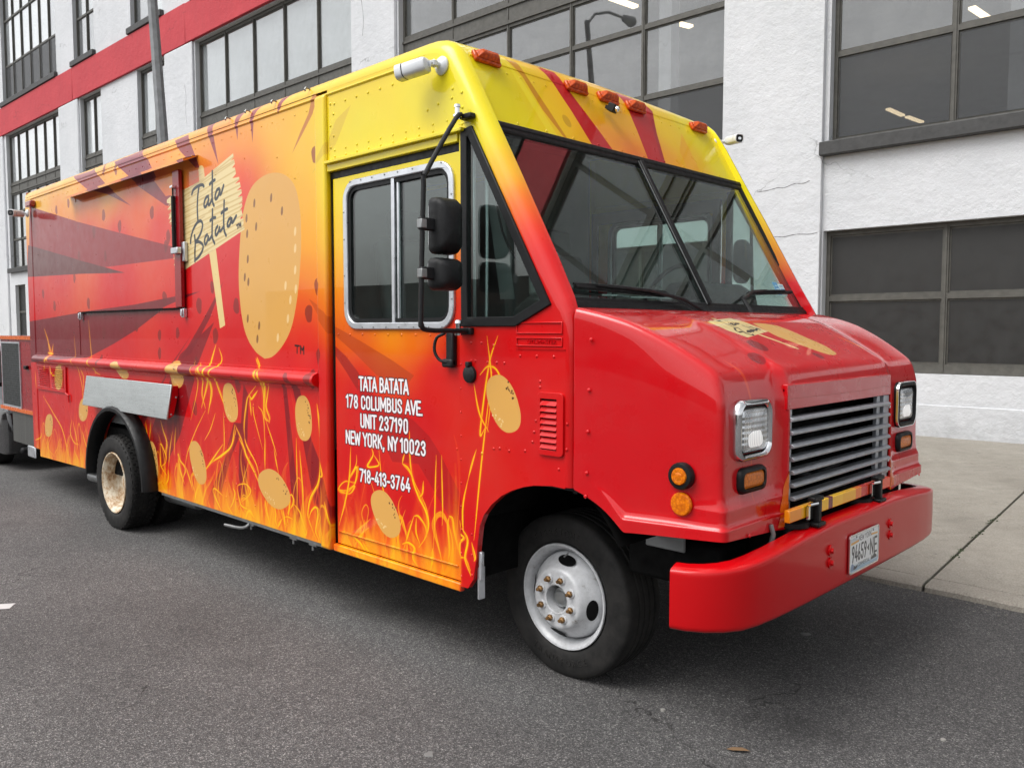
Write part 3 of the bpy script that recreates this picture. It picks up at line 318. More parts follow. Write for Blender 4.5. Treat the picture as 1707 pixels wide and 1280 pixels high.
HOODTEXT = [[[3.455,-2.017],[3.449,-2.006],[3.484,-2.017]],[[3.455,-2.014],[3.468,-1.979],[3.485,-1.947]],[[3.508,-1.985],[3.502,-1.974],[3.538,-1.988],[3.521,-1.974]],[[3.558,-1.993],[3.544,-1.969],[3.511,-1.964],[3.535,-1.982]],[[3.549,-1.974],[3.587,-1.989],[3.57,-1.975],[3.601,-1.985]],[[3.475,-1.935],[3.442,-1.912],[3.442,-1.895],[3.48,-1.899],[3.488,-1.886],[3.521,-1.869],[3.54,-1.877]],[[3.491,-1.939],[3.506,-1.935],[3.496,-1.912],[3.496,-1.89]],[[3.519,-1.894],[3.563,-1.912],[3.535,-1.894],[3.575,-1.903]],[[3.559,-1.903],[3.6,-1.916],[3.575,-1.898],[3.633,-1.92],[3.629,-1.909],[3.679,-1.93],[3.691,-1.92]],[[3.594,-1.961],[3.616,-1.921]],[[3.637,-1.949],[3.682,-1.92]]]
HOODSPOTS = [[3.412,-1.786,2],[3.267,-1.713,1.6],[3.825,-1.69,1.2],[4.438,-2.19,1.5]]

# ---------------------------------------------------------------- wrap prints
Y0, YC, Y1 = 2.68, 3.905, 5.13
def paint_side():
    cv = Canvas(-9.66, -2.2, .36, 3.24, 400); grad_fill(cv, GRAD)
    # orange glow of the fire along the skirt
    rr = np.random.RandomState(5); X = cv.x0 + (np.arange(cv.W)+.5)/cv.res; Z = (cv.z0 + (np.arange(cv.H)+.5)/cv.res)[:, None]
    h = np.interp(X, np.arange(-9.8, -2, .16), rr.uniform(.10, .42, 49)); h2 = np.interp(X, np.arange(-9.8, -2, .07), rr.uniform(.5, 1.2, 112))
    fade = np.clip((-2.95-X)/.25, .0, 1); g = np.clip(1-(Z-.42)/(h*h2+.05)[None], 0, 1)**1.3*.85*fade[None]
    cv.a = cv.a*(1-g[..., None]) + np.array([240, 116, 18], np.float32)/255*g[..., None]
    for col, al, pts in RAYS: cv.poly(pts, col, al)
    g2 = np.clip(1-(Z-.40)/(.22*h2)[None], 0, 1)*.5*fade[None]
    cv.a = cv.a*(1-g2[..., None]) + np.array([246, 150, 20], np.float32)/255*g2[..., None]
    for x, z, k in SPOTS:
        j = [(x + .03*k*math.cos(t)*(1+.15*math.sin(3*t+x*9)), z + .045*k*math.sin(t)*(1+.12*math.cos(2*t+z*7))) for t in [i*math.pi/8 for i in range(16)]]
        cv.poly(j, (112, 34, 28), .62)
    rt = random.Random(31)
    for i in range(290):
        x = rt.uniform(-9.45, -2.98); hh = rt.choice((.10, .16, .22, .30, .42))*rt.uniform(.7, 1.3); w = rt.uniform(.03, .085)*(1+hh); ln = rt.uniform(-.08, .08)
        if -7.7 < x < -6.5 and rt.random() < .5: continue
        q = smooth_path([(x-w, .39), (x-w*.7+ln*.3, .4+hh*.4), (x+ln, .4+hh), (x+w*.35+ln*.3, .4+hh*.5), (x+w, .39)], 6)
        cv.poly(q, rt.choice(((244, 120, 18), (248, 148, 18), (240, 96, 20))), rt.uniform(.3, .6)*(1 if hh < .3 else .6), soft=.025)
    for i in range(190):
        x = rt.uniform(-9.45, -2.98); hh = rt.uniform(.06, .26); w = rt.uniform(.015, .04); ln = rt.uniform(-.05, .05)
        q = smooth_path([(x-w, .39), (x-w*.6+ln*.3, .4+hh*.4), (x+ln, .4+hh), (x+w*.3+ln*.3, .4+hh*.5), (x+w, .39)], 6)
        cv.poly(q, rt.choice(((255, 196, 20), (255, 178, 16), (252, 160, 20))), rt.uniform(.4, .8), soft=.02)
    # fire: veils of fine curves, then bright traced licks
    r = random.Random(11)
    def bez(a, b, c, d, n=22):
        return [tuple(a[k]*(1-t)**3 + 3*b[k]*t*(1-t)**2 + 3*c[k]*t*t*(1-t) + d[k]*t**3 for k in (0, 1)) for t in [i/n for i in range(n+1)]]
    xs = [-9.45+i*.155 for i in range(43)]
    for x in xs:
        if -3.0 < x: continue
        for _ in range(3):
            hh = r.uniform(.14, .5) if r.random() < .75 else r.uniform(.5, .95)
            a = (x+r.uniform(-.12, .12), .40); d = (a[0]+r.uniform(-.12, .12), .42+hh); b = (a[0]+r.uniform(-.22, .22), .4+hh*.4); c = (d[0]+r.uniform(-.18, .18), .4+hh*.75)
            ea, eb, ec = (r.uniform(-.10, .10) for _ in range(3))
            bright = r.random() < .6 and hh < .5
            for k in range(7):
                t = k/6; col = (255, 150+int(60*t), 16) if bright else (240, 84, 24)
                cv.line(bez((a[0]+ea*t, a[1]), (b[0]+eb*t, b[1]), (c[0]+ec*t, c[1]), d), .0045 if bright else .003, col, .5 if bright else .45, taper=True)
    for x in [-9.2+i*.34 for i in range(19)]:
        if x > -2.95: continue
        z0 = r.uniform(.46, .62); w = r.uniform(.05, .11); hh = r.uniform(.12, .28); s = r.choice((-1, 1))
        for k in range(4):
            o = k*.008
            if r.random() < .45: continue
            cv.line(smooth_path([(x, .40), (x+s*w*.3, z0), (x+s*(w-o), z0+hh*.7), (x+s*w*.2, z0+hh-o), (x-s*w*.5, z0+hh*.5), (x-s*w*.2+o, z0-.02), (x+s*w*.8, .41)], 7), .006, (255, 196, 16), .75, taper=True, glow=(250, 130, 20))
    for w, p in FLAMES:
        q = smooth_path(p, 7)
        cv.line(q, w*3.2, (240, 84, 18), .28, taper=True, glow=(240, 84, 20))
        for k in range(7):
            o = (k-3)/3*w*1.5; ph = k*.5
            q2 = [(a+o*math.sin(math.pi*i/(len(q)-1))*math.cos(i*.16+ph), b+o*.4*math.sin(i*.2+ph)) for i, (a, b) in enumerate(q)]
            cv.line(q2, max(.0035, w*.30), (255, 186+8*(k % 3), 4), .66, taper=True)
        cv.line(q, w*.62, (255, 214, 0), 1, taper=True, glow=(252, 134, 10))
    # potatoes
    def spud(pts, seed, fleck=True):
        q = smooth_path(list(pts)+[pts[0]], 5); cv.poly(q, (224, 172, 88))
        if not fleck: return
        rr = random.Random(seed); cx = sum(p[0] for p in pts)/len(pts); cz = sum(p[1] for p in pts)/len(pts); W = max(p[0] for p in pts)-min(p[0] for p in pts); H = max(p[1] for p in pts)-min(p[1] for p in pts)
        for i in range(22):
            k = 1 if i % 2 else -1; a = (R(200)+rr.uniform(0, 1.3)) if k > 0 else (R(20)+rr.uniform(-.6, .9)); q_ = rr.uniform(.55, .82)
            x, z = cx+math.cos(a)*W/2*q_, cz+math.sin(a)*H/2*q_; e = rr.uniform(.003, .0055)
            cv.poly([(x+e*math.cos(t), z+e*math.sin(t)) for t in [j*math.pi/4 for j in range(8)]], (70, 44, 24) if k < 0 else (242, 214, 150))
    for q in range(5):          # soft sheets of fire between the licks
        for x, hh in ((-9.25, .25), (-8.7, .3), (-8.3, .25), (-6.35, .35), (-6.1, .55), (-5.8, .4), (-5.35, .3), (-5.0, .4), (-4.75, .35), (-4.4, .4), (-3.95, .3), (-3.7, .4), (-3.45, .3), (-3.2, .45), (-3.05, .55)):
            a = x + rt.uniform(-.06, .06); h_ = hh*rt.uniform(.6, 1.2); w = rt.uniform(.03, .07)
            cv.poly(smooth_path([(a-w, .39), (a-w*.8, .4+h_*.35), (a-w*.1, .4+h_*.65), (a+rt.uniform(-.05, .05), .4+h_), (a+w*.4, .4+h_*.6), (a+w, .4+h_*.3), (a+w*.8, .39)], 6), rt.choice(((255, 176, 10), (250, 140, 14), (255, 200, 20))), .30, soft=.022)
    for i, p in enumerate(POTS): spud(p, i)
    spud(BIGPOT, 0, False)
    for lst, col in ((FLECKD, (140, 98, 54)), (FLECKL, (240, 208, 146))):
        for i, (x, z) in enumerate(lst): cv.poly([(x+.013*math.cos(t)+.004*math.sin(t), z+.028*math.sin(t)) for t in [j*math.pi/6 for j in range(12)]], col)
    # placard
    for p in STICKS[1:]: cv.poly(p, (232, 208, 140))
    cv.poly(STICKS[0], (230, 204, 140)); cv.poly(BOARD, (232, 214, 156))
    rr = random.Random(3)
    for (a, b) in PLANKS:
        cv.line([a, b], .010, (206, 178, 112), .8)
        for _ in range(3):
            o = rr.uniform(-.05, .05); t0 = rr.uniform(.05, .6); t1 = t0+rr.uniform(.12, .35); L = lambda t: (a[0]+(b[0]-a[0])*t, a[1]+(b[1]-a[1])*t+o)
            cv.line([L(t0), L(min(t1, .97))], .005, (188, 158, 96), .5)
    for p in SCRIPT: cv.line(smooth_path(p, 7), .022, (38, 44, 50), taper=False)
    for p in TMS: cv.line(p, .011, (40, 30, 30))
    for t, a, b, c, d in TEXT:
        zb, zt = (b[1]+d[1])/2, (a[1]+c[1])/2
        draw_text(cv, t, (a[0]+b[0])/2, (c[0]+d[0])/2, zb, zt, (244, 244, 246), .17, (46, 16, 20))
    return cv
def paint_header():
    cv = Canvas(2.66, 5.16, 2.6, 3.16, 300); grad_fill(cv, HGRAD)
    for col, al, pts in HRAYS: cv.poly(pts, col, al)
    y, z, k = HSPOTS[0], HSPOTS[1], HSPOTS[2]; cv.poly([(y+.03*math.cos(t), z+.036*math.sin(t)) for t in [i*math.pi/8 for i in range(16)]], (200, 160, 30), .8)
    return cv
def paint_hood():
    cv = Canvas(2.6, 5.22, -2.3, -1.5, 400, (204, 6, 20))
    for y, x, k in HOODSPOTS: cv.poly([(y+.03*k*math.cos(t), x+.022*k*math.sin(t)) for t in [i*math.pi/8 for i in range(16)]], (120, 14, 26), .75)
    q = smooth_path(HOODPOT+[HOODPOT[0]], 6); cv.poly(q, (226, 176, 96))
    rr = random.Random(2)
    for _ in range(10):
        y, x = rr.uniform(4.14, 4.34), rr.uniform(-2.12, -1.82); cv.poly([(y+.007*math.cos(t), x+.007*math.sin(t)) for t in [j*math.pi/4 for j in range(8)]], (150, 104, 54))
    for p in HOODSTICK: cv.poly(p, (232, 208, 140))
    cv.poly(HOODBOARD, (232, 212, 150))
    for k in range(6):
        a = (3.69+.012*k, -2.19+.018*k); b = (4.03+.012*k, -2.262+.034*k); cv.line([a, b], .004, (200, 172, 108), .7)
    for p in HOODTEXT: cv.line(smooth_path(p, 5), .009, (40, 36, 36))
    for s, x0 in ((1, 4.44),):
        cv.line(smooth_path([(4.42, -1.86), (4.46, -1.78), (4.50, -1.72), (4.53, -1.66), (4.52, -1.6)], 6), .014, (250, 150, 20), 1, True, (240, 90, 20))
        cv.line(smooth_path([(4.50, -1.66), (4.515, -1.62), (4.50, -1.58)], 6), .03, (255, 200, 16), 1, True, (250, 130, 20))
    cv.line(smooth_path([(3.0, -1.72), (3.03, -1.66), (3.06, -1.60)], 6), .02, (240, 100, 20), .6, True)
    return cv
def paint_plate():
    W, H = .336, .172; cv = Canvas(0, W, 0, H, 1800, (226, 228, 230)); D = (30, 34, 46)
    cv.poly([(0, 0), (W, 0), (W, .018), (0, .03)], (150, 178, 200), 1, .02)
    cv.poly([(.012, .128), (.10, .133), (.10, .142), (.012, .139)], (222, 160, 60)); cv.poly([(.245, .137), (W-.012, .133), (W-.012, .141), (.245, .145)], (222, 160, 60))
    cv.poly([(.012, .14), (.10, .143), (.05, .158), (.012, .156)], (190, 196, 206))
    draw_text(cv, 'NEW YORK', .098, .248, .134, .160, (52, 52, 62), .13)
    draw_text(cv, '94659', .022, .192, .044, .124, D, .13); draw_text(cv, 'NE', .232, .315, .044, .124, D, .13)
    cv.poly([(.197, .084), (.208, .080), (.212, .072), (.224, .07), (.221, .086), (.226, .104), (.21, .094), (.204, .090)], D)
    draw_text(cv, 'COMMERCIAL', .095, .232, .018, .036, (52, 56, 66), .15)
    cv.poly([(.012, .012), (.02, .04), (.034, .044), (.05, .03), (.06, .012)], (120, 140, 170)); cv.poly([(.044, .012), (.052, .03), (.07, .024), (.09, .03), (.09, .018), (.07, .012)], D)
    cv.poly([(.245, .02), (.25, .045), (.254, .026), (.262, .05), (.268, .03), (.282, .044), (.286, .062), (.292, .044), (.306, .036), (.318, .03), (.318, .022)], D)
    return cv
CV_SIDE = paint_side(); IM_SIDE = CV_SIDE.image('side_wrap_print')
CV_HEAD = paint_header(); IM_HEAD = CV_HEAD.image('header_wrap_print')
CV_HOOD = paint_hood(); IM_HOOD = CV_HOOD.image('hood_wrap_print')
CV_PLATE = paint_plate(); IM_PLATE = CV_PLATE.image('licence_print')
UV_SIDE = CV_SIDE.uv(0, 2)

# ---------------------------------------------------------------- materials
class NT:
    def __init__(s, name):
        s.m = bpy.data.materials.new(name); s.m.use_nodes = True; s.t = s.m.node_tree; s.t.nodes.clear(); s.out = s.n('ShaderNodeOutputMaterial'); s.b = s.n('ShaderNodeBsdfPrincipled'); s.l(s.b.outputs[0], s.out.inputs[0])
    def n(s, k, **kw):
        o = s.t.nodes.new(k)
        for a, b in kw.items(): setattr(o, a, b)
        return o
    def l(s, a, b): s.t.links.new(a, b)
    def set(s, **kw):
        for k, v in kw.items():
            s.b.inputs[{'base': 'Base Color', 'rough': 'Roughness', 'metal': 'Metallic', 'coat': 'Coat Weight', 'coatr': 'Coat Roughness', 'spec': 'Specular IOR Level', 'emit': 'Emission Color', 'es': 'Emission Strength', 'trans': 'Transmission Weight', 'ior': 'IOR', 'sss': 'Subsurface Weight', 'alpha': 'Alpha'}[k]].default_value = v
        return s
    def coord(s, scale=(1, 1, 1), kind='Object'):
        t = s.n('ShaderNodeTexCoord'); m = s.n('ShaderNodeMapping'); m.inputs['Scale'].default_value = scale; s.l(t.outputs[kind], m.inputs[0]); return m.outputs[0]
    def noise(s, scale, vec=None, det=4, rough=.55):
        o = s.n('ShaderNodeTexNoise'); o.inputs['Scale'].default_value = scale; o.inputs['Detail'].default_value = det; o.inputs['Roughness'].default_value = rough
        s.l(vec if vec is not None else s.coord(), o.inputs['Vector']); return o.outputs[0]
    def ramp(s, fac, stops):
        o = s.n('ShaderNodeValToRGB'); e = o.color_ramp.elements
        while len(e) < len(stops): e.new(.5)
        for i, (p, c) in enumerate(stops): e[i].position = p; e[i].color = c if len(c) == 4 else tuple(c)+(1,)
        s.l(fac, o.inputs[0]); return o.outputs[0]
    def mr(s, fac, a, b, c, d):
        o = s.n('ShaderNodeMapRange')
        for i, v in enumerate((a, b, c, d)): o.inputs[i+1].default_value = v
        s.l(fac, o.inputs[0]); return o.outputs[0]
    def mix(s, fac, a, b, mode='MIX'):
        o = s.n('ShaderNodeMix', data_type='RGBA', blend_type=mode)
        for k, v in ((0, fac), (6, a), (7, b)):
            if hasattr(v, 'is_output') or isinstance(v, bpy.types.NodeSocket): s.l(v, o.inputs[k])
            else: o.inputs[k].default_value = v
        return o.outputs[2]
    def bump(s, h, strength=.3, dist=.01, prev=None):
        o = s.n('ShaderNodeBump'); o.inputs['Strength'].default_value = strength; o.inputs['Distance'].default_value = dist; s.l(h, o.inputs['Height'])
        if prev is not None: s.l(prev, o.inputs['Normal'])
        s.l(o.outputs[0], s.b.inputs['Normal']); return o.outputs[0]
def simple(name, col, rough=.5, metal=0, coat=0, var=.12, scale=6, spec=.5, bump=0, bscale=40, rv=.25):
    m = NT(name).set(rough=rough, metal=metal, coat=coat, coatr=.06, spec=spec); n = m.noise(scale)
    a = tuple(c*(1-var) for c in col[:3])+(1,); b = tuple(min(1, c*(1+var)) for c in col[:3])+(1,)
    m.l(m.ramp(n, [(.3, a), (.7, b)]), m.b.inputs['Base Color'])
    m.l(m.mr(m.noise(scale*1.7), .3, .7, max(.02, rough*(1-rv)), min(1, rough*(1+rv))), m.b.inputs['Roughness'])
    if bump: m.bump(m.noise(bscale), bump, .004)
    return m.m
def wrap(name, im, rough=.34, coat=.62):
    m = NT(name).set(rough=rough, coat=coat, coatr=.015, spec=.16)
    t = m.n('ShaderNodeTexImage'); t.image = im; t.extension = 'EXTEND'; u = m.n('ShaderNodeUVMap'); u.uv_map = 'UVMap'; m.l(u.outputs[0], t.inputs[0])
    d = m.noise(3.0, det=6, rough=.65); dk = m.mix(1, t.outputs[0], (.90, .86, .86, 1), 'MULTIPLY'); m.l(m.mix(m.mr(d, .45, .8, 0, .06), dk, (.30, .24, .20, 1)), m.b.inputs['Base Color'])
    m.l(m.mr(m.noise(9), .3, .7, rough*.75, rough*1.3), m.b.inputs['Roughness'])
    # sheet metal that is never quite flat
    m.bump(m.noise(1.7, det=2), .35, .012, m.bump(m.noise(11, det=1), .12, .002)); return m.m
def glass(name, tint, extra=1.7, rough=.0, dust=.03):
    m = NT(name); t = m.t; tr = m.n('ShaderNodeBsdfTransparent'); tr.inputs[0].default_value = tint; gl = m.n('ShaderNodeBsdfGlossy'); gl.inputs['Roughness'].default_value = rough; gl.inputs['Color'].default_value = (1, 1, 1, 1)
    lw = m.n('ShaderNodeLayerWeight'); lw.inputs[0].default_value = .5; pw = m.n('ShaderNodeMath', operation='POWER'); pw.inputs[1].default_value = 4.2; m.l(lw.outputs['Facing'], pw.inputs[0])
    ma = m.n('ShaderNodeMath', operation='MULTIPLY_ADD'); ma.inputs[1].default_value = .94; ma.inputs[2].default_value = .045; m.l(pw.outputs[0], ma.inputs[0]); mu = m.n('ShaderNodeMath', operation='MULTIPLY', use_clamp=True); mu.inputs[1].default_value = extra; m.l(ma.outputs[0], mu.inputs[0])
    bp = m.n('ShaderNodeBump'); bp.inputs['Strength'].default_value = .06; bp.inputs['Distance'].default_value = .004; m.l(m.noise(2.2, det=1), bp.inputs['Height']); m.l(bp.outputs[0], gl.inputs['Normal'])
    df = m.n('ShaderNodeBsdfDiffuse'); df.inputs[0].default_value = (.55, .56, .55, 1); a = m.n('ShaderNodeMixShader'); a.inputs[0].default_value = 0
    m.l(m.mr(m.noise(3.5, det=6, rough=.7), .4, .85, dust*.4, dust*2), a.inputs[0]); m.l(tr.outputs[0], a.inputs[1]); m.l(df.outputs[0], a.inputs[2])
    b = m.n('ShaderNodeMixShader'); m.l(mu.outputs[0], b.inputs[0]); m.l(a.outputs[0], b.inputs[1]); m.l(gl.outputs[0], b.inputs[2]); m.l(b.outputs[0], m.out.inputs[0]); t.nodes.remove(m.b); return m.m

def screen_mat():
    m = NT('insect_screen').set(rough=.8, base=(.05, .052, .055, 1)); tr_ = m.n('ShaderNodeBsdfTransparent'); mx = m.n('ShaderNodeMixShader'); mx.inputs[0].default_value = .62; m.l(tr_.outputs[0], mx.inputs[1]); m.l(m.b.outputs[0], mx.inputs[2]); m.l(mx.outputs[0], m.out.inputs[0]); return m.m
M = {}
M['side'] = wrap('side_wrap', IM_SIDE); M['head'] = wrap('header_wrap', IM_HEAD); M['hood'] = wrap('hood_wrap', IM_HOOD, .3, .85)
M['red'] = simple('red_paint', S8(198, 4, 16), .3, coat=.8, var=.04, scale=2, spec=.16); M['bumper'] = simple('bumper_red_paint', S8(190, 4, 13), .34, coat=.4, var=.03, scale=1.5, rv=.08, spec=.2)
M['darkred'] = simple('dark_red_vinyl', S8(140, 10, 20), .3, coat=.3, var=.06); M['yellow'] = simple('yellow_vinyl', S8(215, 204, 24), .25, coat=.3, var=.04)
M['orange'] = simple('orange_vinyl', S8(210, 96, 18), .25, coat=.3, var=.12, scale=14); M['amberpaint'] = simple('amber_vinyl', S8(244, 176, 18), .25, coat=.3, var=.08, scale=10)
M['rubber'] = simple('black_rubber', (.0055, .006, .0065, 1), .45, var=.25, scale=20, bump=.1, spec=.28); M['plastic'] = simple('black_plastic', (.008, .0085, .0095, 1), .55, var=.25, scale=30, bump=.25, bscale=180, spec=.35)
M['alu'] = simple('aluminium', (.62, .64, .67, 1), .34, metal=.75, var=.1, scale=14); M['slat'] = simple('grille_aluminium', (.40, .42, .45, 1), .42, metal=.45, var=.12, scale=18)
M['steel'] = simple('galvanised_steel', (.30, .31, .31, 1), .42, metal=.8, var=.2, scale=22); M['chrome'] = simple('chrome', (.78, .79, .80, 1), .09, metal=1, var=.05)
M['dark'] = simple('underbody_black', (.0035, .0035, .0035, 1), .85, var=.5, scale=8, spec=.12); M['cabin'] = simple('cabin_dark_plastic', (.016, .018, .019, 1), .6, var=.2, spec=.3)
M['cabgrey'] = simple('cabin_grey_panel', (.16, .17, .17, 1), .55, var=.12); M['seat'] = simple('seat_vinyl', (.05, .052, .055, 1), .5, var=.15)
M['white'] = simple('white_paint', (.72, .73, .74, 1), .35, coat=.2, var=.04); M['offwhite'] = simple('white_plastic', (.66, .68, .70, 1), .3, coat=.2, var=.05)
M['brass'] = simple('rusty_brass_nut', (.30, .17, .07, 1), .4, metal=.8, var=.35, scale=40)
m = NT('brushed_stainless').set(metal=.9, rough=.3); v = m.coord((.6, 30, 30)); m.l(m.ramp(m.noise(4, v, 6), [(.2, (.55, .58, .58, 1)), (.8, (.63, .66, .66, 1))]), m.b.inputs['Base Color'])
m.l(m.mr(m.noise(8, v, 3), .3, .7, .22, .4), m.b.inputs['Roughness']); m.bump(m.noise(1.2), .4, .02); M['stainless'] = m.m
m = NT('amber_lens').set(rough=.3, coat=.15, coatr=.1, spec=.3); w = m.n('ShaderNodeTexVoronoi'); w.inputs['Scale'].default_value = 90; m.l(m.coord(), w.inputs['Vector'])
m.l(m.ramp(w.outputs[0], [(0, (.80, .22, .002, 1)), (.8, (.50, .105, .001, 1))]), m.b.inputs['Base Color']); m.bump(w.outputs[0], .4, .002); M['amber'] = m.m
m = NT('marker_lens').set(rough=.25, coat=.25, spec=.3); w = m.n('ShaderNodeTexVoronoi'); w.inputs['Scale'].default_value = 60; m.l(m.coord(), w.inputs['Vector'])
m.l(m.ramp(w.outputs[0], [(0, (.74, .11, .002, 1)), (.8, (.40, .04, .001, 1))]), m.b.inputs['Base Color']); m.bump(w.outputs[0], .4, .002); M['amberred'] = m.m
m = NT('red_lens').set(rough=.15, coat=.6, base=(.25, .01, .012, 1)); M['redlens'] = m.m
m = NT('headlamp_glass').set(rough=.05, metal=.85); c = m.coord((1, 1, 1)); wv = m.n('ShaderNodeTexWave', wave_type='BANDS', bands_direction='Y'); wv.inputs['Scale'].default_value = 26; wv.inputs['Distortion'].default_value = .4; m.l(c, wv.inputs[0])
wz = m.n('ShaderNodeTexWave', wave_type='BANDS', bands_direction='Z'); wz.inputs['Scale'].default_value = 14; m.l(c, wz.inputs[0])
m.l(m.ramp(m.noise(14, det=3), [(.3, (.34, .36, .38, 1)), (.7, (.88, .90, .92, 1))]), m.b.inputs['Base Color']); m.bump(m.mix(.5, wv.outputs[0], wz.outputs[0]), .7, .006); m.set(coat=1, coatr=.02); M['lamp'] = m.m
m = NT('headlamp_bulb_glow').set(base=(.8, .8, .8, 1), emit=(1, .98, .94, 1), rough=.2); wv = m.n('ShaderNodeTexWave', wave_type='BANDS', bands_direction='Y'); wv.inputs['Scale'].default_value = 22; wv.inputs['Distortion'].default_value = 2.5; m.l(m.coord(), wv.inputs[0]); m.l(m.mr(wv.outputs[0], .1, .9, .05, .34), m.b.inputs['Emission Strength']); M['glow'] = m.m
M['glass'] = glass('cab_glass', (.80, .885, .86, 1), 1.35, 0, .008); M['bglass'] = glass('window_glass', (.93, .94, .94, 1), 1.9, .015, .05)
# tyre
m = NT('tyre_rubber').set(rough=.66, spec=.22); n = m.noise(7, det=6, rough=.7); m.l(m.ramp(n, [(.35, (.011, .011, .011, 1)), (.75, (.036, .034, .032, 1))]), m.b.inputs['Base Color']); m.bump(m.noise(120), .15, .003); M['tyre'] = m.m
m = NT('tyre_letter_rubber').set(rough=.5, base=(.024, .023, .022, 1), spec=.3); M['tyrelet'] = m.m
# wheel steel, painted silver white; and rusty cream
m = NT('painted_wheel_steel').set(rough=.42, metal=.15); n = m.noise(16, det=8, rough=.75); m.l(m.ramp(n, [(.30, (.20, .17, .14, 1)), (.40, (.54, .55, .56, 1)), (.7, (.72, .73, .75, 1))]), m.b.inputs['Base Color']); m.bump(m.noise(60), .15, .002); M['wheel'] = m.m
m = NT('rusty_cream_wheel_steel').set(rough=.6); n = m.noise(13, m.coord((1, 1, .45)), det=8, rough=.8); m.l(m.ramp(n, [(.36, (.16, .055, .02, 1)), (.46, (.44, .30, .17, 1)), (.56, (.66, .60, .48, 1)), (.8, (.72, .68, .58, 1))]), m.b.inputs['Base Color']); m.bump(n, .3, .004); M['rustwheel'] = m.m
# diamond plate / mesh
m = NT('dark_tread_plate').set(rough=.5, metal=.5); w = m.n('ShaderNodeTexBrick'); w.inputs['Scale'].default_value = 30; w.inputs['Color1'].default_value = (.10, .10, .095, 1); w.inputs['Color2'].default_value = (.14, .14, .13, 1); w.inputs['Mortar'].default_value = (.03, .03, .03, 1); m.l(m.coord((1, 1, 1)), w.inputs[0]); m.l(w.outputs[0], m.b.inputs['Base Color']); m.bump(w.outputs[1], .5, .003); M['plate'] = m.m
# licence plate
m = NT('licence_plate_print').set(rough=.3, coat=.3); t = m.n('ShaderNodeTexImage'); t.image = IM_PLATE; t.extension = 'EXTEND'; u = m.n('ShaderNodeUVMap'); u.uv_map = 'UVMap'; m.l(u.outputs[0], t.inputs[0]); m.l(t.outputs[0], m.b.inputs['Base Color']); M['licence'] = m.m
# asphalt
m = NT('asphalt').set(spec=.35); c = m.coord(kind='Object'); v1 = m.n('ShaderNodeTexVoronoi'); v1.inputs['Scale'].default_value = 235; m.l(c, v1.inputs['Vector'])
v2 = m.n('ShaderNodeTexVoronoi'); v2.inputs['Scale'].default_value = 104; m.l(c, v2.inputs['Vector'])
n1 = m.noise(.55, c, 5, .6); n2 = m.noise(260, c, 2, .6); n3 = m.noise(5, c, 6, .65)
base = m.ramp(n1, [(.3, (.074, .072, .072, 1)), (.5, (.098, .095, .095, 1)), (.7, (.122, .119, .118, 1))])
sp = m.n('ShaderNodeSeparateColor'); m.l(v1.outputs['Color'], sp.inputs[0]); s1 = m.ramp(sp.outputs[0], [(0, (.50, .50, .50, 1)), (.55, (.9, .9, .9, 1)), (.84, (1.5, 1.5, 1.48, 1)), (.97, (2.7, 2.68, 2.66, 1))])
sp2 = m.n('ShaderNodeSeparateColor'); m.l(v2.outputs['Color'], sp2.inputs[0]); s2 = m.ramp(sp2.outputs[1], [(0, (.75, .75, .75, 1)), (.8, (1.05, 1.05, 1.05, 1)), (.95, (1.5, 1.5, 1.46, 1))])
col = m.mix(1, m.mix(1, base, s1, 'MULTIPLY'), s2, 'MULTIPLY'); col = m.mix(m.mr(n3, .25, .75, 0, .35), col, m.mix(.5, col, (.035, .034, .033, 1)))
# dark oily patches near the kerb and hairline cracks
st = m.noise(1.1, m.coord((1, 1, 1)), 3, .5); col = m.mix(m.mr(st, .58, .72, 0, .5), col, (.030, .029, .029, 1))
# surface darkens in a ragged band towards the kerb side
sy = m.n('ShaderNodeSeparateXYZ'); m.l(c, sy.inputs[0]); ad = m.n('ShaderNodeMath', operation='ADD'); m.l(sy.outputs[1], ad.inputs[0]); m.l(m.mr(n1, .3, .7, -.9, .9), ad.inputs[1]); col = m.mix(m.mr(ad.outputs[0], 2.7, 4.6, 0, .42), col, m.mix(1, col, (.30, .30, .30, 1), 'MULTIPLY'))
cv_ = m.n('ShaderNodeTexVoronoi', feature='DISTANCE_TO_EDGE'); cv_.inputs['Scale'].default_value = .55; wob = m.n('ShaderNodeVectorMath', operation='ADD'); nz = m.n('ShaderNodeTexNoise'); nz.inputs['Scale'].default_value = 3; nz.inputs['Detail'].default_value = 8; m.l(c, nz.inputs['Vector'])
sc_ = m.n('ShaderNodeVectorMath', operation='SCALE'); sc_.inputs['Scale'].default_value = .55; m.l(nz.outputs['Color'], sc_.inputs[0]); m.l(c, wob.inputs[0]); m.l(sc_.outputs[0], wob.inputs[1]); m.l(wob.outputs[0], cv_.inputs['Vector'])
ck = m.n('ShaderNodeMath', operation='MULTIPLY'); m.l(m.mr(cv_.outputs[0], .0, .0035, 1, 0), ck.inputs[0]); m.l(m.mr(m.noise(.8, m.coord((1, 1.3, 1)), 2), .54, .60, 0, 1), ck.inputs[1])
col = m.mix(ck.outputs[0], col, (.012, .011, .011, 1)); m.l(col, m.b.inputs['Base Color']); m.l(m.mr(n2, .3, .7, .7, .95), m.b.inputs['Roughness'])
m.bump(n1, .2, .02, m.bump(m.mix(.5, v1.outputs[0], v2.outputs[0]), .75, .006)); M['asphalt'] = m.m
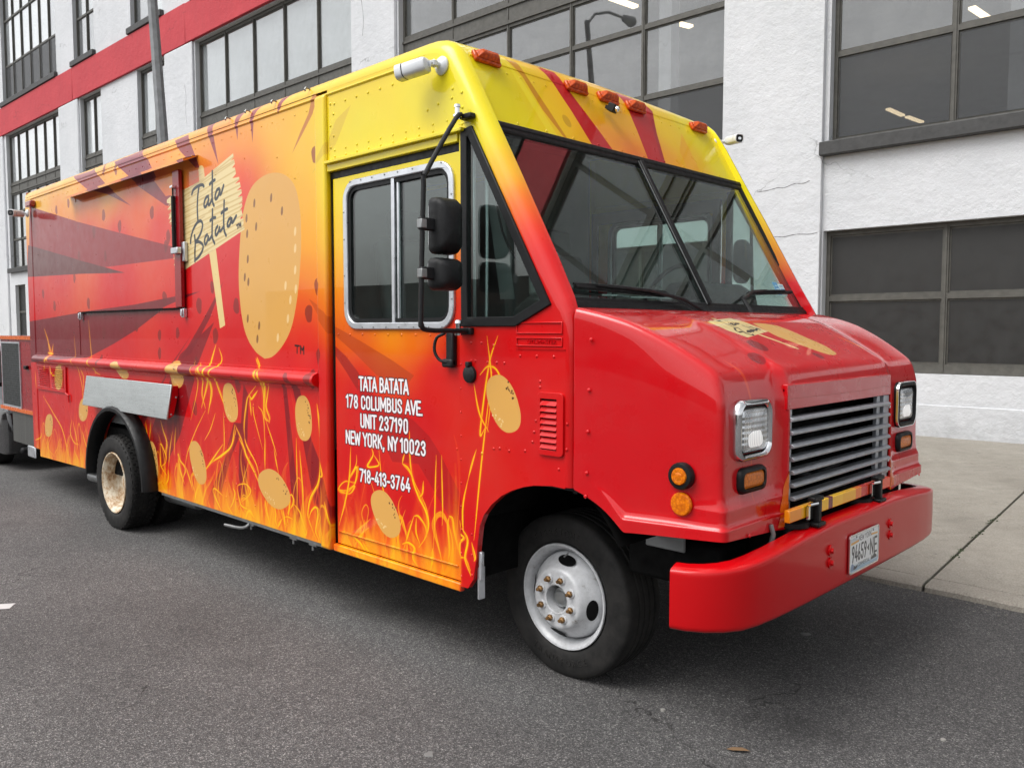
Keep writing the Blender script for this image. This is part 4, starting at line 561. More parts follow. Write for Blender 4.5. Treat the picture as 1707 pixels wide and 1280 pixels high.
# concrete
m = NT('pavement_concrete').set(spec=.3, rough=.85); n1 = m.noise(1.2, det=6, rough=.65); n2 = m.noise(90, det=3); n3 = m.noise(7, det=8, rough=.75)
c1 = m.ramp(n1, [(.3, (.19, .170, .140, 1)), (.7, (.275, .252, .212, 1))]); c2 = m.mix(m.mr(n3, .46, .72, 0, .7), c1, (.140, .126, .105, 1)); c3 = m.mix(m.mr(n2, .35, .7, .0, .45), c2, (.44, .42, .38, 1))
vo = m.n('ShaderNodeTexVoronoi'); vo.inputs['Scale'].default_value = 1.3; m.l(m.coord(), vo.inputs['Vector']); c3 = m.mix(m.mr(vo.outputs[0], .02, .05, .8, 0), c3, (.05, .048, .045, 1)); c3 = m.mix(m.mr(m.noise(.45, det=7, rough=.7), .5, .68, 0, .5), c3, (.12, .108, .09, 1)); m.l(c3, m.b.inputs['Base Color']); m.bump(n2, .6, .006, m.bump(n3, .4, .01)); M['concrete'] = m.m
# painted masonry
def masonry(name, ca, cb, cc):
    m = NT(name).set(spec=.35, rough=.62); n1 = m.noise(.7, det=5); n2 = m.noise(5, det=8, rough=.7); n3 = m.noise(26, m.coord((1, 1, 1.6)), det=6, rough=.7)
    c = m.mix(m.mr(n1, .3, .7, 0, 1), ca, cb); st = m.noise(1.5, m.coord((5, 5, .35)), 6, .7); c = m.mix(m.mr(st, .48, .8, 0, .45), c, cc); sz = m.n('ShaderNodeSeparateXYZ'); m.l(m.coord(), sz.inputs[0]); dr = m.n('ShaderNodeMath', operation='MULTIPLY'); m.l(m.mr(sz.outputs[2], .1, .75, 1, 0), dr.inputs[0]); m.l(m.mr(n2, .35, .65, .1, .75), dr.inputs[1]); c = m.mix(dr.outputs[0], c, tuple(x*.62 for x in cc[:3])+(1,))
    # a crack or two in the render coat
    v = m.n('ShaderNodeTexVoronoi', feature='DISTANCE_TO_EDGE'); v.inputs['Scale'].default_value = .5; wob = m.n('ShaderNodeVectorMath', operation='ADD'); nz = m.n('ShaderNodeTexNoise'); nz.inputs['Scale'].default_value = 2; nz.inputs['Detail'].default_value = 6; m.l(m.coord(), nz.inputs['Vector'])
    sc = m.n('ShaderNodeVectorMath', operation='SCALE'); sc.inputs['Scale'].default_value = .7; m.l(nz.outputs['Color'], sc.inputs[0]); m.l(m.coord((.35, 1, 1)), wob.inputs[0]); m.l(sc.outputs[0], wob.inputs[1]); m.l(wob.outputs[0], v.inputs['Vector'])
    k = m.n('ShaderNodeMath', operation='MULTIPLY'); m.l(m.mr(v.outputs[0], 0, .006, 1, 0), k.inputs[0]); m.l(m.mr(m.noise(.6, m.coord((1, 1, 1.7))), .52, .6, 0, .7), k.inputs[1]); c = m.mix(k.outputs[0], c, tuple(x*.35 for x in cc[:3])+(1,))
    m.l(c, m.b.inputs['Base Color']); m.bump(n3, .30, .014, m.bump(n2, .5, .05)); return m.m
M['wall'] = masonry('white_painted_masonry', (.56, .575, .595, 1), (.63, .64, .66, 1), (.52, .54, .55, 1)); M['band'] = masonry('red_painted_masonry', (.46, .032, .045, 1), (.53, .044, .056, 1), (.36, .03, .04, 1))
M['frame'] = simple('window_frame_paint', (.078, .075, .065, 1), .55, var=.2, scale=9, bump=.3, bscale=30); M['sill'] = simple('sill_paint', (.042, .042, .042, 1), .6, var=.2, scale=9, bump=.3)
M['panel'] = simple('painted_over_pane', (.018, .018, .017, 1), .48, var=.1, scale=3, bump=.15, bscale=3); M['screen'] = screen_mat()
for k, c in (('blind_pale', (.78, .81, .82, 1)), ('blind_haze_grey', (.46, .49, .50, 1)), ('blind_dark_interior', (.16, .17, .175, 1)), ('room', (.42, .44, .45, 1))): M[k] = simple(k, c, .8, var=.1, scale=1.5)  # grey and dim blinds also paint in sky haze and darker interiors
m = NT('room_lamp').set(base=(1, 1, 1, 1), emit=(1, .78, .48, 1), es=1.5); M['tube'] = m.m
M['pole'] = simple('weathered_pole_paint', (.20, .21, .22, 1), .55, var=.2, scale=7, bump=.2)
m = NT('mortar_joint').set(rough=.95); n = m.noise(14, det=6, rough=.8); m.l(m.ramp(n, [(.45, (.045, .042, .036, 1)), (.62, (.07, .09, .035, 1))]), m.b.inputs['Base Color']); M['joint'] = m.m
M['carpaint'] = simple('black_car_paint', (.008, .008, .009, 1), .12, coat=.8, var=.05); M['foliage'] = simple('foliage', (.05, .075, .03, 1), .7, var=.4, scale=2); M['bark'] = simple('bark', (.08, .06, .045, 1), .8)
M['brick'] = simple('reflection_block_render', (.16, .12, .10, 1), .8, var=.2, scale=2)
m = NT('gore_striped_vinyl').set(rough=.25, coat=.3); c = m.coord(); sx = m.n('ShaderNodeSeparateXYZ'); m.l(c, sx.inputs[0])
def stripes():
    r = m.n('ShaderNodeValToRGB'); r.color_ramp.interpolation = 'CONSTANT'; e = r.color_ramp.elements
    st = [(0, (245, 150, 20)), (.10, (248, 176, 16)), (.23, (110, 22, 34)), (.275, (250, 196, 20)), (.335, (110, 22, 34)), (.375, (250, 196, 24)), (.47, (246, 184, 20)), (.60, (238, 120, 22)), (.66, (206, 40, 26)), (.72, (226, 60, 24)), (.80, (240, 90, 24)), (.9, (236, 70, 26))]
    while len(e) < len(st): e.new(.99)
    for i, (p, q) in enumerate(st): e[i].position = p; e[i].color = S8(*q)
    return r
r_ = stripes(); m.l(m.mr(sx.outputs[1], 3.2, 4.34, 0, 1), r_.inputs[0]); m.l(r_.outputs[0], m.b.inputs['Base Color']); M['barstripe'] = m.m

# ---------------------------------------------------------------- ground
b = MB(); b.add([(-160, -120, G), (120, -120, G), (120, 160, G), (-160, 160, G)], [(0, 1, 2, 3)])
tag(b.obj('road', M['asphalt'], recalc=False), kind='structure')
def pz(y): return .062 + .0135*(y-5.6)
pav = empty('pavement', (-20, 9, .06), kind='structure')
b = MB(); b.add([(-64, 5.63, pz(5.6)-.022), (14, 5.63, pz(5.6)-.022), (14, 13.6, pz(13.6)-.022), (-64, 12.0, pz(12.0)-.022)], [(0, 1, 2, 3)])
b.obj('joint_bed', M['joint'], pav, recalc=False)
rows = [(5.60, 5.795), (5.81, 7.99), (8.005, 10.70), (10.715, 13.4)]
protos = {}
for k, (ya, yb) in enumerate(rows):
    q = MB(); L = 2.38; n = 20; h = .09
    # worn front lip on the first row
    if k == 0:
        vs = []; nz_ = 24
        for i in range(nz_+1):
            x = L*i/nz_; j = .012*noise.noise(Vector((x*3.1, 0, 0))) + .008*noise.noise(Vector((x*11, 3, 0)))
            vs += [(x, ya-.012+j, -h), (x, ya+j, -.012), (x, ya+.018+j, 0), (x, yb, 0), (x, yb, -h)]
        fs = []
        for i in range(nz_):
            for a in range(4): fs.append((i*5+a, (i+1)*5+a, (i+1)*5+a+1, i*5+a+1))
        fs += [(0, 1, 2, 3, 4), tuple(nz_*5+a for a in (4, 3, 2, 1, 0))]; q.add(vs, fs)
        q.v = [(x-.068*(y-ya), y-ya, z + pz(y) - pz(ya)) for x, y, z in q.v]
    else:
        q.box(0, L, 0, yb-ya, -h, 0); q.v = [(x-.068*y, y, z + .0135*y) for x, y, z in q.v]
    x = -1.80 - 0.0; i = 0
    xs = [-1.745 + 2.4*j for j in range(-25, 5)]
    for x in xs:
        tilt = rnd.uniform(-.003, .003); nm = 'kerb_stone' if k == 0 else 'paving_slab'
        xoff = -.068*(ya-5.6)                       # the cross joints run slightly askew
        if k not in protos: protos[k] = q.obj(nm, M['concrete'], pav, (x+.01+xoff, ya, pz(ya)+tilt), (0, 0, .04*0), bevel=.006 if k else 0); 
        else: same(nm, protos[k], pav, (x+.01+xoff, ya, pz(ya)+tilt))
# weeds in the joint
w = MB(); wr = random.Random(4)
for _ in range(34):
    y = wr.choice((wr.gauss(6.5, .12), wr.gauss(7.4, .18), wr.gauss(7.0, .5), wr.gauss(7.9, .1), wr.gauss(6.35, .05))); x = -1.740-.068*(y-5.6) + wr.gauss(.0, .010)
    for k in range(5):
        a = wr.uniform(0, 6.28); l = wr.uniform(.008, .02); z = pz(y)
        w.add([(x, y, z), (x+l*math.cos(a)*.5-.004, y+l*math.sin(a)*.5, z+l*.6), (x+l*math.cos(a), y+l*math.sin(a), z+l*.4)], [(0, 1, 2)])
tag(w.obj('weeds', M['foliage'], smooth=False, recalc=False), kind='stuff')
gr = MB(); gg = random.Random(12)
for _ in range(420):
    x, y = gg.uniform(-2.9, 2.0), 5.60 - abs(gg.gauss(0, .09)); s = gg.uniform(.002, .007)
    gr.add([(x-s, y-s, G+.001), (x+s, y-s*.6, G+.001), (x+s*.4, y+s, G+.001), (x, y, G+s)], [(0, 1, 3), (1, 2, 3), (2, 0, 3)])
for _ in range(500):
    x, y = gg.uniform(-7, 2), gg.uniform(.6, 5.6); s = gg.uniform(.0015, .0045)
    gr.add([(x-s, y-s, G+.0005), (x+s, y-s*.6, G+.0005), (x+s*.4, y+s, G+.0005), (x, y, G+s)], [(0, 1, 3), (1, 2, 3), (2, 0, 3)])
tag(gr.obj('loose_grit', simple('grit', (.16, .15, .13, 1), .9, var=.5, scale=40), smooth=False), kind='stuff')
# specks on the road: chewing gum, leaf, chip of stone, painted mark
def blot(name, x, y, r, mat, label, cat, h=.002, asp=1, rot=0, group=None):
    q = MB(); n = 14; pts = [(r*(1+.22*math.sin(3*t+x*7)+.12*math.cos(5*t+y*3))*math.cos(t)*asp, r*(1+.2*math.cos(2*t+y))*math.sin(t)) for t in [i*2*math.pi/n for i in range(n)]]
    q.add([(0, 0, h*1.2)] + [(a*.9, c*.9, h) for a, c in pts] + [(a, c, 0) for a, c in pts], [(0, i+1, (i+1) % n+1) for i in range(n)] + [(i+1, n+i+1, n+(i+1) % n+1, (i+1) % n+1) for i in range(n)])
    return tag(q.obj(name, mat, None, (x, y, G+.001), (0, 0, rot)), label, cat, group)
gum = simple('old_gum', (.17, .17, .165, 1), .8); chip = simple('pale_stone', (.28, .27, .25, 1), .8); mark = simple('worn_line_paint', (.5, .5, .5, 1), .8); leafm = simple('dry_leaf', (.20, .12, .06, 1), .8)
blot('gum_spot', -2.456, 2.056, .020, gum, 'flattened pale gum spot on the open asphalt left of the front wheel', 'gum', group='gum spots on the asphalt')
blot('gum_spot', -1.955, 4.35, .028, gum, 'flattened pale gum spot on the asphalt in front of the bumper', 'gum', group='gum spots on the asphalt')
blot('stone_chip', -1.955+.93, 3.6, .010, chip, 'tiny pale stone chip on the asphalt right of the front bumper', 'stone', h=.006, group='stone chips on the road')
blot('stone_chip', -2.0, 3.02, .011, chip, 'tiny white stone chip beside the front tyre on the road', 'stone', h=.008, group='stone chips on the road')
q = MB(); q.add([(-.045, 0, 0), (-.02, .012, .006), (.02, .010, .010), (.05, 0, .004), (.02, -.011, .008), (-.02, -.012, .004)], [(0, 1, 2, 3, 4, 5)])
tag(q.obj('fallen_leaf', leafm, None, (-1.587, 2.932, G+.004), (0, 0, .5)), 'small dry brown leaf lying on the asphalt in the foreground', 'leaf')
q = MB(); q.box(-.5, 0, -.05, .05, 0, .002); tag(q.obj('painted_mark', mark, None, (-5.64, 1.43, G+.001), (0, 0, 1.0)), 'end of a worn white road marking at the left picture edge', 'road marking')

# ---------------------------------------------------------------- building
TH = R(1.39); PF = Vector((-3.6, 12.8, 0)); DF = Vector((math.cos(TH), math.sin(TH), 0)); NF = Vector((-math.sin(TH), math.cos(TH), 0))
def FW(off): return lambda s, z: PF + DF*s + NF*off + Vector((0, 0, z))
bld = empty('white_building', (-3.6, 12.8, .1), 'long white painted masonry building with a red band and dark framed windows', 'building')
S0, S1, ZT = -66, 11, 19.2
F1R = [(4.66, 5.90), (5.98, 7.17), (7.25, 8.02), (8.60, 10.70)]; F2R = [(12.38, 13.93), (14.01, 16.0), (16.08, 17.7)]; F0R = [(1.20, 2.15), (2.23, 3.17)]
def cols(a, b_, n, mw=.075):
    w = (b_-a-.12-(n-1)*mw)/n; return [(a+.06+i*(w+mw), a+.06+i*(w+mw)+w) for i in range(n)]
wins = []   # s0,s1,ncols,rows,z0,z1,code
P_, Gy, Dm, N_, Sc, Pa = 'blind_pale', 'blind_haze_grey', 'blind_dark_interior', None, 'screen', 'panel'
def W1(a, b_, n, k): wins.append((a, b_, n, F1R, 4.58, 10.80, k))
W1(-62, -54, 5, [Dm, Gy, Gy, Gy]); W1(-52, -50, 2, [Dm, Gy, Gy, Gy]); W1(-47, -44.8, 2, [Dm, Gy, Gy, Gy])
W1(-41.0, -34.05, 6, [Dm, Gy, Gy, P_]); W1(-31.85, -29.8, 2, [Dm, Gy, Gy, Gy]); W1(-26.6, -24.4, 2, [Dm, Gy, Gy, Gy]); W1(-22.29, -14.12, 5, [Sc, Dm, N_, Gy])
W1(-12.27, -3.77, 5, [Sc, N_, N_, N_]); W1(-1.95, 6.55, 5, [Sc, N_, N_, N_]); W1(8.4, 10.4, 2, [Sc, N_, N_, N_])
for a, b_, n, k in ((-62, -54, 5, [Sc, P_, Gy]), (-52, -50, 2, [Dm, P_, Gy]), (-47, -44.8, 2, [Sc, P_, Gy]), (-41.2, -34.25, 6, [Sc, P_, Gy]), (-32.35, -30.25, 2, [Dm, Gy, Gy]), (-27.0, -24.5, 2, [Dm, Gy, P_]), (-22.4, -14.1, 5, [Dm, P_, Gy]), (-12.27, -3.77, 5, [Dm, Gy, P_]), (-1.95, 6.55, 5, [Sc, Gy, P_])):
    wins.append((a, b_, n, F2R, 12.30, 17.8, k))
for a, b_, n in ((-43.4, -41.9, 1), (-40.5, -39.1, 1), (-37.5, -34.3, 2), (-31.6, -29.8, 1), (-26.6, -24.6, 1), (-22.2, -14.2, 5), (-12.2, -3.8, 5), (-2.0, 6.6, 5)):
    wins.append((a, b_, n, [(1.45, 2.5), (2.58, 3.72)] if a < -30 else F0R, 1.37 if a < -30 else 1.06, 3.80 if a < -30 else 3.24, [Pa, Pa]))
wall = MB(); wall.plate([(S0, -.2), (S1, -.2), (S1, ZT), (S0, ZT)], [[(a, z0), (b_, z0), (b_, z1), (a, z1)] for a, b_, n, rr_, z0, z1, k in wins], FW(0), NF*.38)
wo_ = wall.obj('wall', M['wall'], bld, smooth=False)
# piers, red band, plinth, coping: proud of the wall
def slab(name, a, b_, z0, z1, proud, mat, bev=.03, parent=bld):
    q = MB(); q.plate([(a, z0), (b_, z0), (b_, z1), (a, z1)], [], FW(-proud), NF*(proud+.004)); return q.obj(name, mat, parent, bevel=bev)
for a, b_ in ((-14.0, -12.33), (-24.28, -22.36), (-33.98, -31.95), (-43.6, -41.3), (-3.70, -2.02), (6.62, 8.3)): 
    slab('pier', a, b_, -.1, 10.82, .085, M['wall'], .05)
for a, b_ in ((-66, -41.9), (-41.88, -32.4), (-32.38, -22.76), (-22.74, -3.4), (-3.38, 11)):
    slab('red_band', a, b_, 10.83, 12.06 if a > -24 else 12.08, .10 if a > -23 else .09, M['band'], .02)
slab('coping', S0, S1, ZT-.5, ZT+.1, .2, M['wall'])
slab('plinth', -2.0, S1, -.1, .62, .02, M['wall'], .01)
crm = simple('crack_grey', (.10, .10, .10, 1), .9)  # dark grey for the thin crack lines on the piers
for pts in (((-3.08, 3.95), (-2.9, 3.955), (-2.72, 3.98), (-2.62, 3.965), (-2.45, 4.01), (-2.3, 4.0), (-2.2, 4.03)), ((-2.95, 3.17), (-2.75, 3.20), (-2.6, 3.19), (-2.4, 3.215), (-2.2, 3.2), (-2.06, 3.215)), ((-13.6, 9.9), (-13.5, 9.3), (-13.55, 8.9)), ((-22.9, 9.6), (-22.8, 9.2), (-22.85, 8.7), (-22.78, 8.3))):
    q = MB(); pp = [FW(-.086)(s, z) for s, z in smooth_path(pts, 4)]; q.tube(pp, [.002+.003*abs(math.sin(i*1.3)) for i in range(len(pp))], 5); q.obj('paint_crack', crm, bld)
# windows: frame, sill, panes, blinds
pane_cache = {}
def pane_obj(kind, w, h, mat, s, z, off, parent):
    key = (kind, round(w, 3), round(h, 3), mat.name)
    c = FW(off)(s, z)
    if key in pane_cache: return same(kind, pane_cache[key], parent, c, (0, 0, TH))
    q = MB(); t = .008 if kind == 'pane' else .02; q.box(-w/2, w/2, 0, t, -h/2, h/2) if kind != 'insect_screen' else q.add([(-w/2, 0, -h/2), (w/2, 0, -h/2), (w/2, 0, h/2), (-w/2, 0, h/2)], [(0, 1, 2, 3)]); pane_cache[key] = q.obj(kind, mat, parent, c, (0, 0, TH), smooth=False); return pane_cache[key]
wr = random.Random(21)
for a, b_, n, rws, z0, z1, kinds in wins:
    mid = (a+b_)/2; rec = .14
    wn = empty('window', FW(.1)(mid, z0), parent=bld)
    cl = cols(a, b_, n); fr = MB()
    ho = [[(x0, r0), (x1, r0), (x1, r1), (x0, r1)] for x0, x1 in cl for r0, r1 in rws]
    fr.plate([(a+.002, z0+.002), (b_-.002, z0+.002), (b_-.002, z1-.002), (a+.002, z1-.002)], ho, FW(rec), NF*.028)
    ho2 = [[(x0+.022, r0+.028), (x1-.022, r0+.028), (x1-.022, r1-.028), (x0+.022, r1-.028)] for x0, x1 in cl for r0, r1 in rws]
    fr.plate([(a+.02, z0+.02), (b_-.02, z0+.02), (b_-.02, z1-.02), (a+.02, z1-.02)], ho2, FW(rec+.030), NF*.022)
    for i in range(n-1): # raised mullion bead
        x = (cl[i][1]+cl[i+1][0])/2; fr.plate([(x-.014, z0+.03), (x+.014, z0+.03), (x+.014, z1-.03), (x-.014, z1-.03)], [], FW(rec-.014), NF*.016)
    if rws is F1R: 
        fr.plate([(a+.01, 8.09), (b_-.01, 8.09), (b_-.01, 8.16), (a+.01, 8.16)], [], FW(rec-.035), NF*.036); fr.plate([(a+.01, 8.44), (b_-.01, 8.44), (b_-.01, 8.50), (a+.01, 8.50)], [], FW(rec-.035), NF*.036)
    fr.obj('frame', M['frame'], wn, smooth=False)
    if z0 > 2:
        q = MB(); q.plate([(a-.10, z0-.20), (b_+.10, z0-.20), (b_+.10, z0+.01), (a-.10, z0+.01)], [], FW(-.14), NF*.29); q.obj('sill', M['sill'], wn, bevel=.015)
    for (x0, x1) in cl:
        for (r0, r1), kd in zip(rws, kinds):
            w, h = x1-x0-.03, r1-r0-.04; sc, zc = (x0+x1)/2, (r0+r1)/2
            if kd == 'panel': pane_obj('painted_pane', w, h, M['panel'], sc, zc, rec+.036, wn); continue
            pane_obj('pane', w, h, M['bglass'], sc, zc, rec+.042, wn)
            k2 = kd
            if kd in (P_, Gy, Dm) and wr.random() < .22: k2 = wr.choice((P_, Gy, Dm))
            if k2 == Sc: pane_obj('insect_screen', w, h, M['screen'], sc, zc, rec+.014, wn)
            elif k2: pane_obj('blind', w-.02, h, M[k2], sc, zc, rec+.085, wn)
# rooms behind the glass
q = MB()
for z0, z1, dep in ((.3, 3.7, 6), (4.2, 11.0, 27), (11.9, 18.2, 12)):
    A, B_, C_, D_ = FW(.4)(S0+.3, 0), FW(.4)(S1-.3, 0), FW(dep)(S1-.3, 0), FW(dep)(S0+.3, 0); zz = lambda p, z: (p.x, p.y, z)
    q.add([zz(A, z0), zz(B_, z0), zz(C_, z0), zz(D_, z0), zz(A, z1), zz(B_, z1), zz(C_, z1), zz(D_, z1)], [(0, 1, 2, 3), (4, 7, 6, 5), (1, 5, 6, 2), (2, 6, 7, 3), (3, 7, 4, 0)])
q.obj('room_lining', M['room'], bld, recalc=False, smooth=False)
q = MB(); q.plate([(S0, ZT-.02), (S1, ZT-.02), (S1, ZT-.01), (S0, ZT-.01)], [], FW(.38), NF*26); q.obj('roof_deck', M['room'], bld, smooth=False)
for (x, y) in ((-10.65, 16.0), (-4.2, 18)): q = MB(); q.box(x-.16, x+.16, y-.16, y+.16, 4.21, 10.99); q.obj('column', M['wall'], bld)
for (xa, ya, xb, yb, z) in ((-11.888, 17.523, -11.632, 18.446, 9.3), (-10.963, 29.909, -10.908, 31.191, 9.3), (-10.859, 31.469, -10.738, 32.662, 9.3), (-11.978, 15.6, -11.874, 16.429, 9.3), (-6.2, 22, -6.1, 23.3, 9.3)):
    q = MB(); q.bar((xa, ya, z), (xb, yb, z), .16, .06); q.obj('ceiling_lamp', M['tube'], bld)

# ---------------------------------------------------------------- lamp post on the pavement
lp = empty('lamp_post', (-14.25, 6.3, pz(6.3)), 'tall grey weathered lamp post rising behind the truck roof', 'lamp post')
q = MB(); q.tube([(-14.28, 6.3, .1), (-14.46, 6.3, 4.0), (-14.62, 6.3, 5.0), (-14.90, 6.3, 7.5), (-15.22, 6.3, 10.6)], [.115, .105, .098, .088, .075], 8); q.obj('pole', M['pole'], lp, sharp=20)
q = MB(); q.lathe([(.2, 0), (.2, .05), (.15, .08), (.14, .4), (.10, .45)], (-14.28, 6.3, .07), 'z', 12); q.obj('base', M['pole'], lp)
q = MB(); q.tube(smooth_path3 := [(-15.2, 6.3, 10.5), (-15.22, 5.9, 10.9), (-15.22, 5.2, 11.15), (-15.22, 4.4, 11.2)], .04, 8); q.obj('arm', M['pole'], lp)
q = MB(); q.lathe([(.001, 0), (.12, .02), (.17, .12), (.10, .55), (.03, .62)], (-15.22, 3.85, 11.2), 'y', 14); q.obj('lamp_head', M['pole'], lp)
q = MB(); q.box(-14.52, -14.40, 6.18, 6.42, 5.25, 5.36); 

# ---------------------------------------------------------------- unseen block added across the street for paint and glass to mirror
ob = empty('reflection_block', (-20, -34, G), 'low brown block added out of view across the street, for reflections only', 'building')
q = MB(); q.box(-70, 8, -46, -34, G, 5.2); q.obj('wall', M['brick'], ob); 
for i in range(12): q = MB(); q.box(-66+i*6, -62.5+i*6, -34.02+.0, -33.9, 1.2, 3.4); q.obj('window', M['frame'], ob)

# ================================================================ FOOD TRUCK
tr = empty('food_truck', (-5.8, YC, G), 'food truck wrapped in red and yellow flames with potatoes and a placard', 'food truck')
def mir(y): return 2*YC - y
YR = (lambda a, b: Vector((a, Y0, b)))
RIV = []                                            # rivet heads (pos, normal, radius, material key)
def rivets(pts, n=(0, -1, 0), r=.008, key='side'):
    for p in pts: RIV.append((p, n, r, key))
# outer silhouette of the body corner, rear -> roof -> sloped corner post -> down
SIL = [(-9.55, 3.115), (-8.2, 3.117), (-6.2, 3.118), (-4.2, 3.118), (-3.22, 3.117), (-3.15, 3.115), (-3.09, 3.104), (-3.04, 3.082), (-3.00, 3.048), (-2.968, 3.005), (-2.90, 2.90), (-2.762, 2.66), (-2.62, 2.42), (-2.50, 2.21), (-2.38, 2.00), (-2.29, 1.845), (-2.262, 1.79), (-2.248, 1.72), (-2.246, 1.60), (-2.246, 1.36), (-2.246, 1.025)]
def sil_norm(i):
    a = Vector(SIL[max(0, i-1)]); c = Vector(SIL[min(len(SIL)-1, i+1)]); d = (c-a).normalized(); return Vector((-d.y, d.x))
def corner_secs(side, r=.075):
    out = []
    for i, p in enumerate(SIL):
        n = sil_norm(i); rr_ = r if p[1] > 1.9 else max(.03, r*(p[1]-1.0)/1.2) if p[1] > 1.3 else .03
        rr_ = r if p[1] > 1.9 else (.04 + (r-.04)*max(0, (p[1]-1.7)/.2))
        sec = []
        for k in range(9):
            a = R(90*k/8); q = Vector(p) - n*rr_*(1-math.sin(a)); y = Y0 + rr_*(1-math.cos(a)); sec.append((q.x, y, q.y))
        for e in (.02, .055): q = Vector(p)-n*e*1.0; sec.append((q.x, Y0+rr_+.002, q.y))
        if side < 0: sec = [(x, mir(y), z) for x, y, z in sec]
        out.append(sec)
    return out
for side, mt in ((1, 'side'), (-1, 'far')):
    if mt == 'far': continue
    b = MB(); b.sweep(corner_secs(side)); b.obj('corner_post', M['side'], tr, uv=UV_SIDE, sharp=50)
m = NT('far_side_wrap').set(rough=.22, coat=.35); sx = m.n('ShaderNodeSeparateXYZ'); m.l(m.coord(), sx.inputs[0]); md = m.n('ShaderNodeMath', operation='MULTIPLY'); m.l(m.mr(sx.outputs[2], 2.0, 2.6, 0, 1), md.inputs[0]); m.l(m.mr(sx.outputs[0], -9, -4, .3, 1), md.inputs[1])
m.l(m.mix(md.outputs[0], S8(205, 16, 28), S8(238, 222, 30)), m.b.inputs['Base Color']); M['far'] = m.m
b = MB(); b.sweep(corner_secs(-1)); b.obj('corner_post', M['far'], tr, sharp=50)
def inner(i, r=.075):
    p = SIL[i]; n = sil_norm(i); rr_ = r if p[1] > 1.9 else (.04 + (r-.04)*max(0, (p[1]-1.7)/.2)); q = Vector(p)-n*rr_; return (q.x, q.y)
INN = [inner(i) for i in range(len(SIL))]
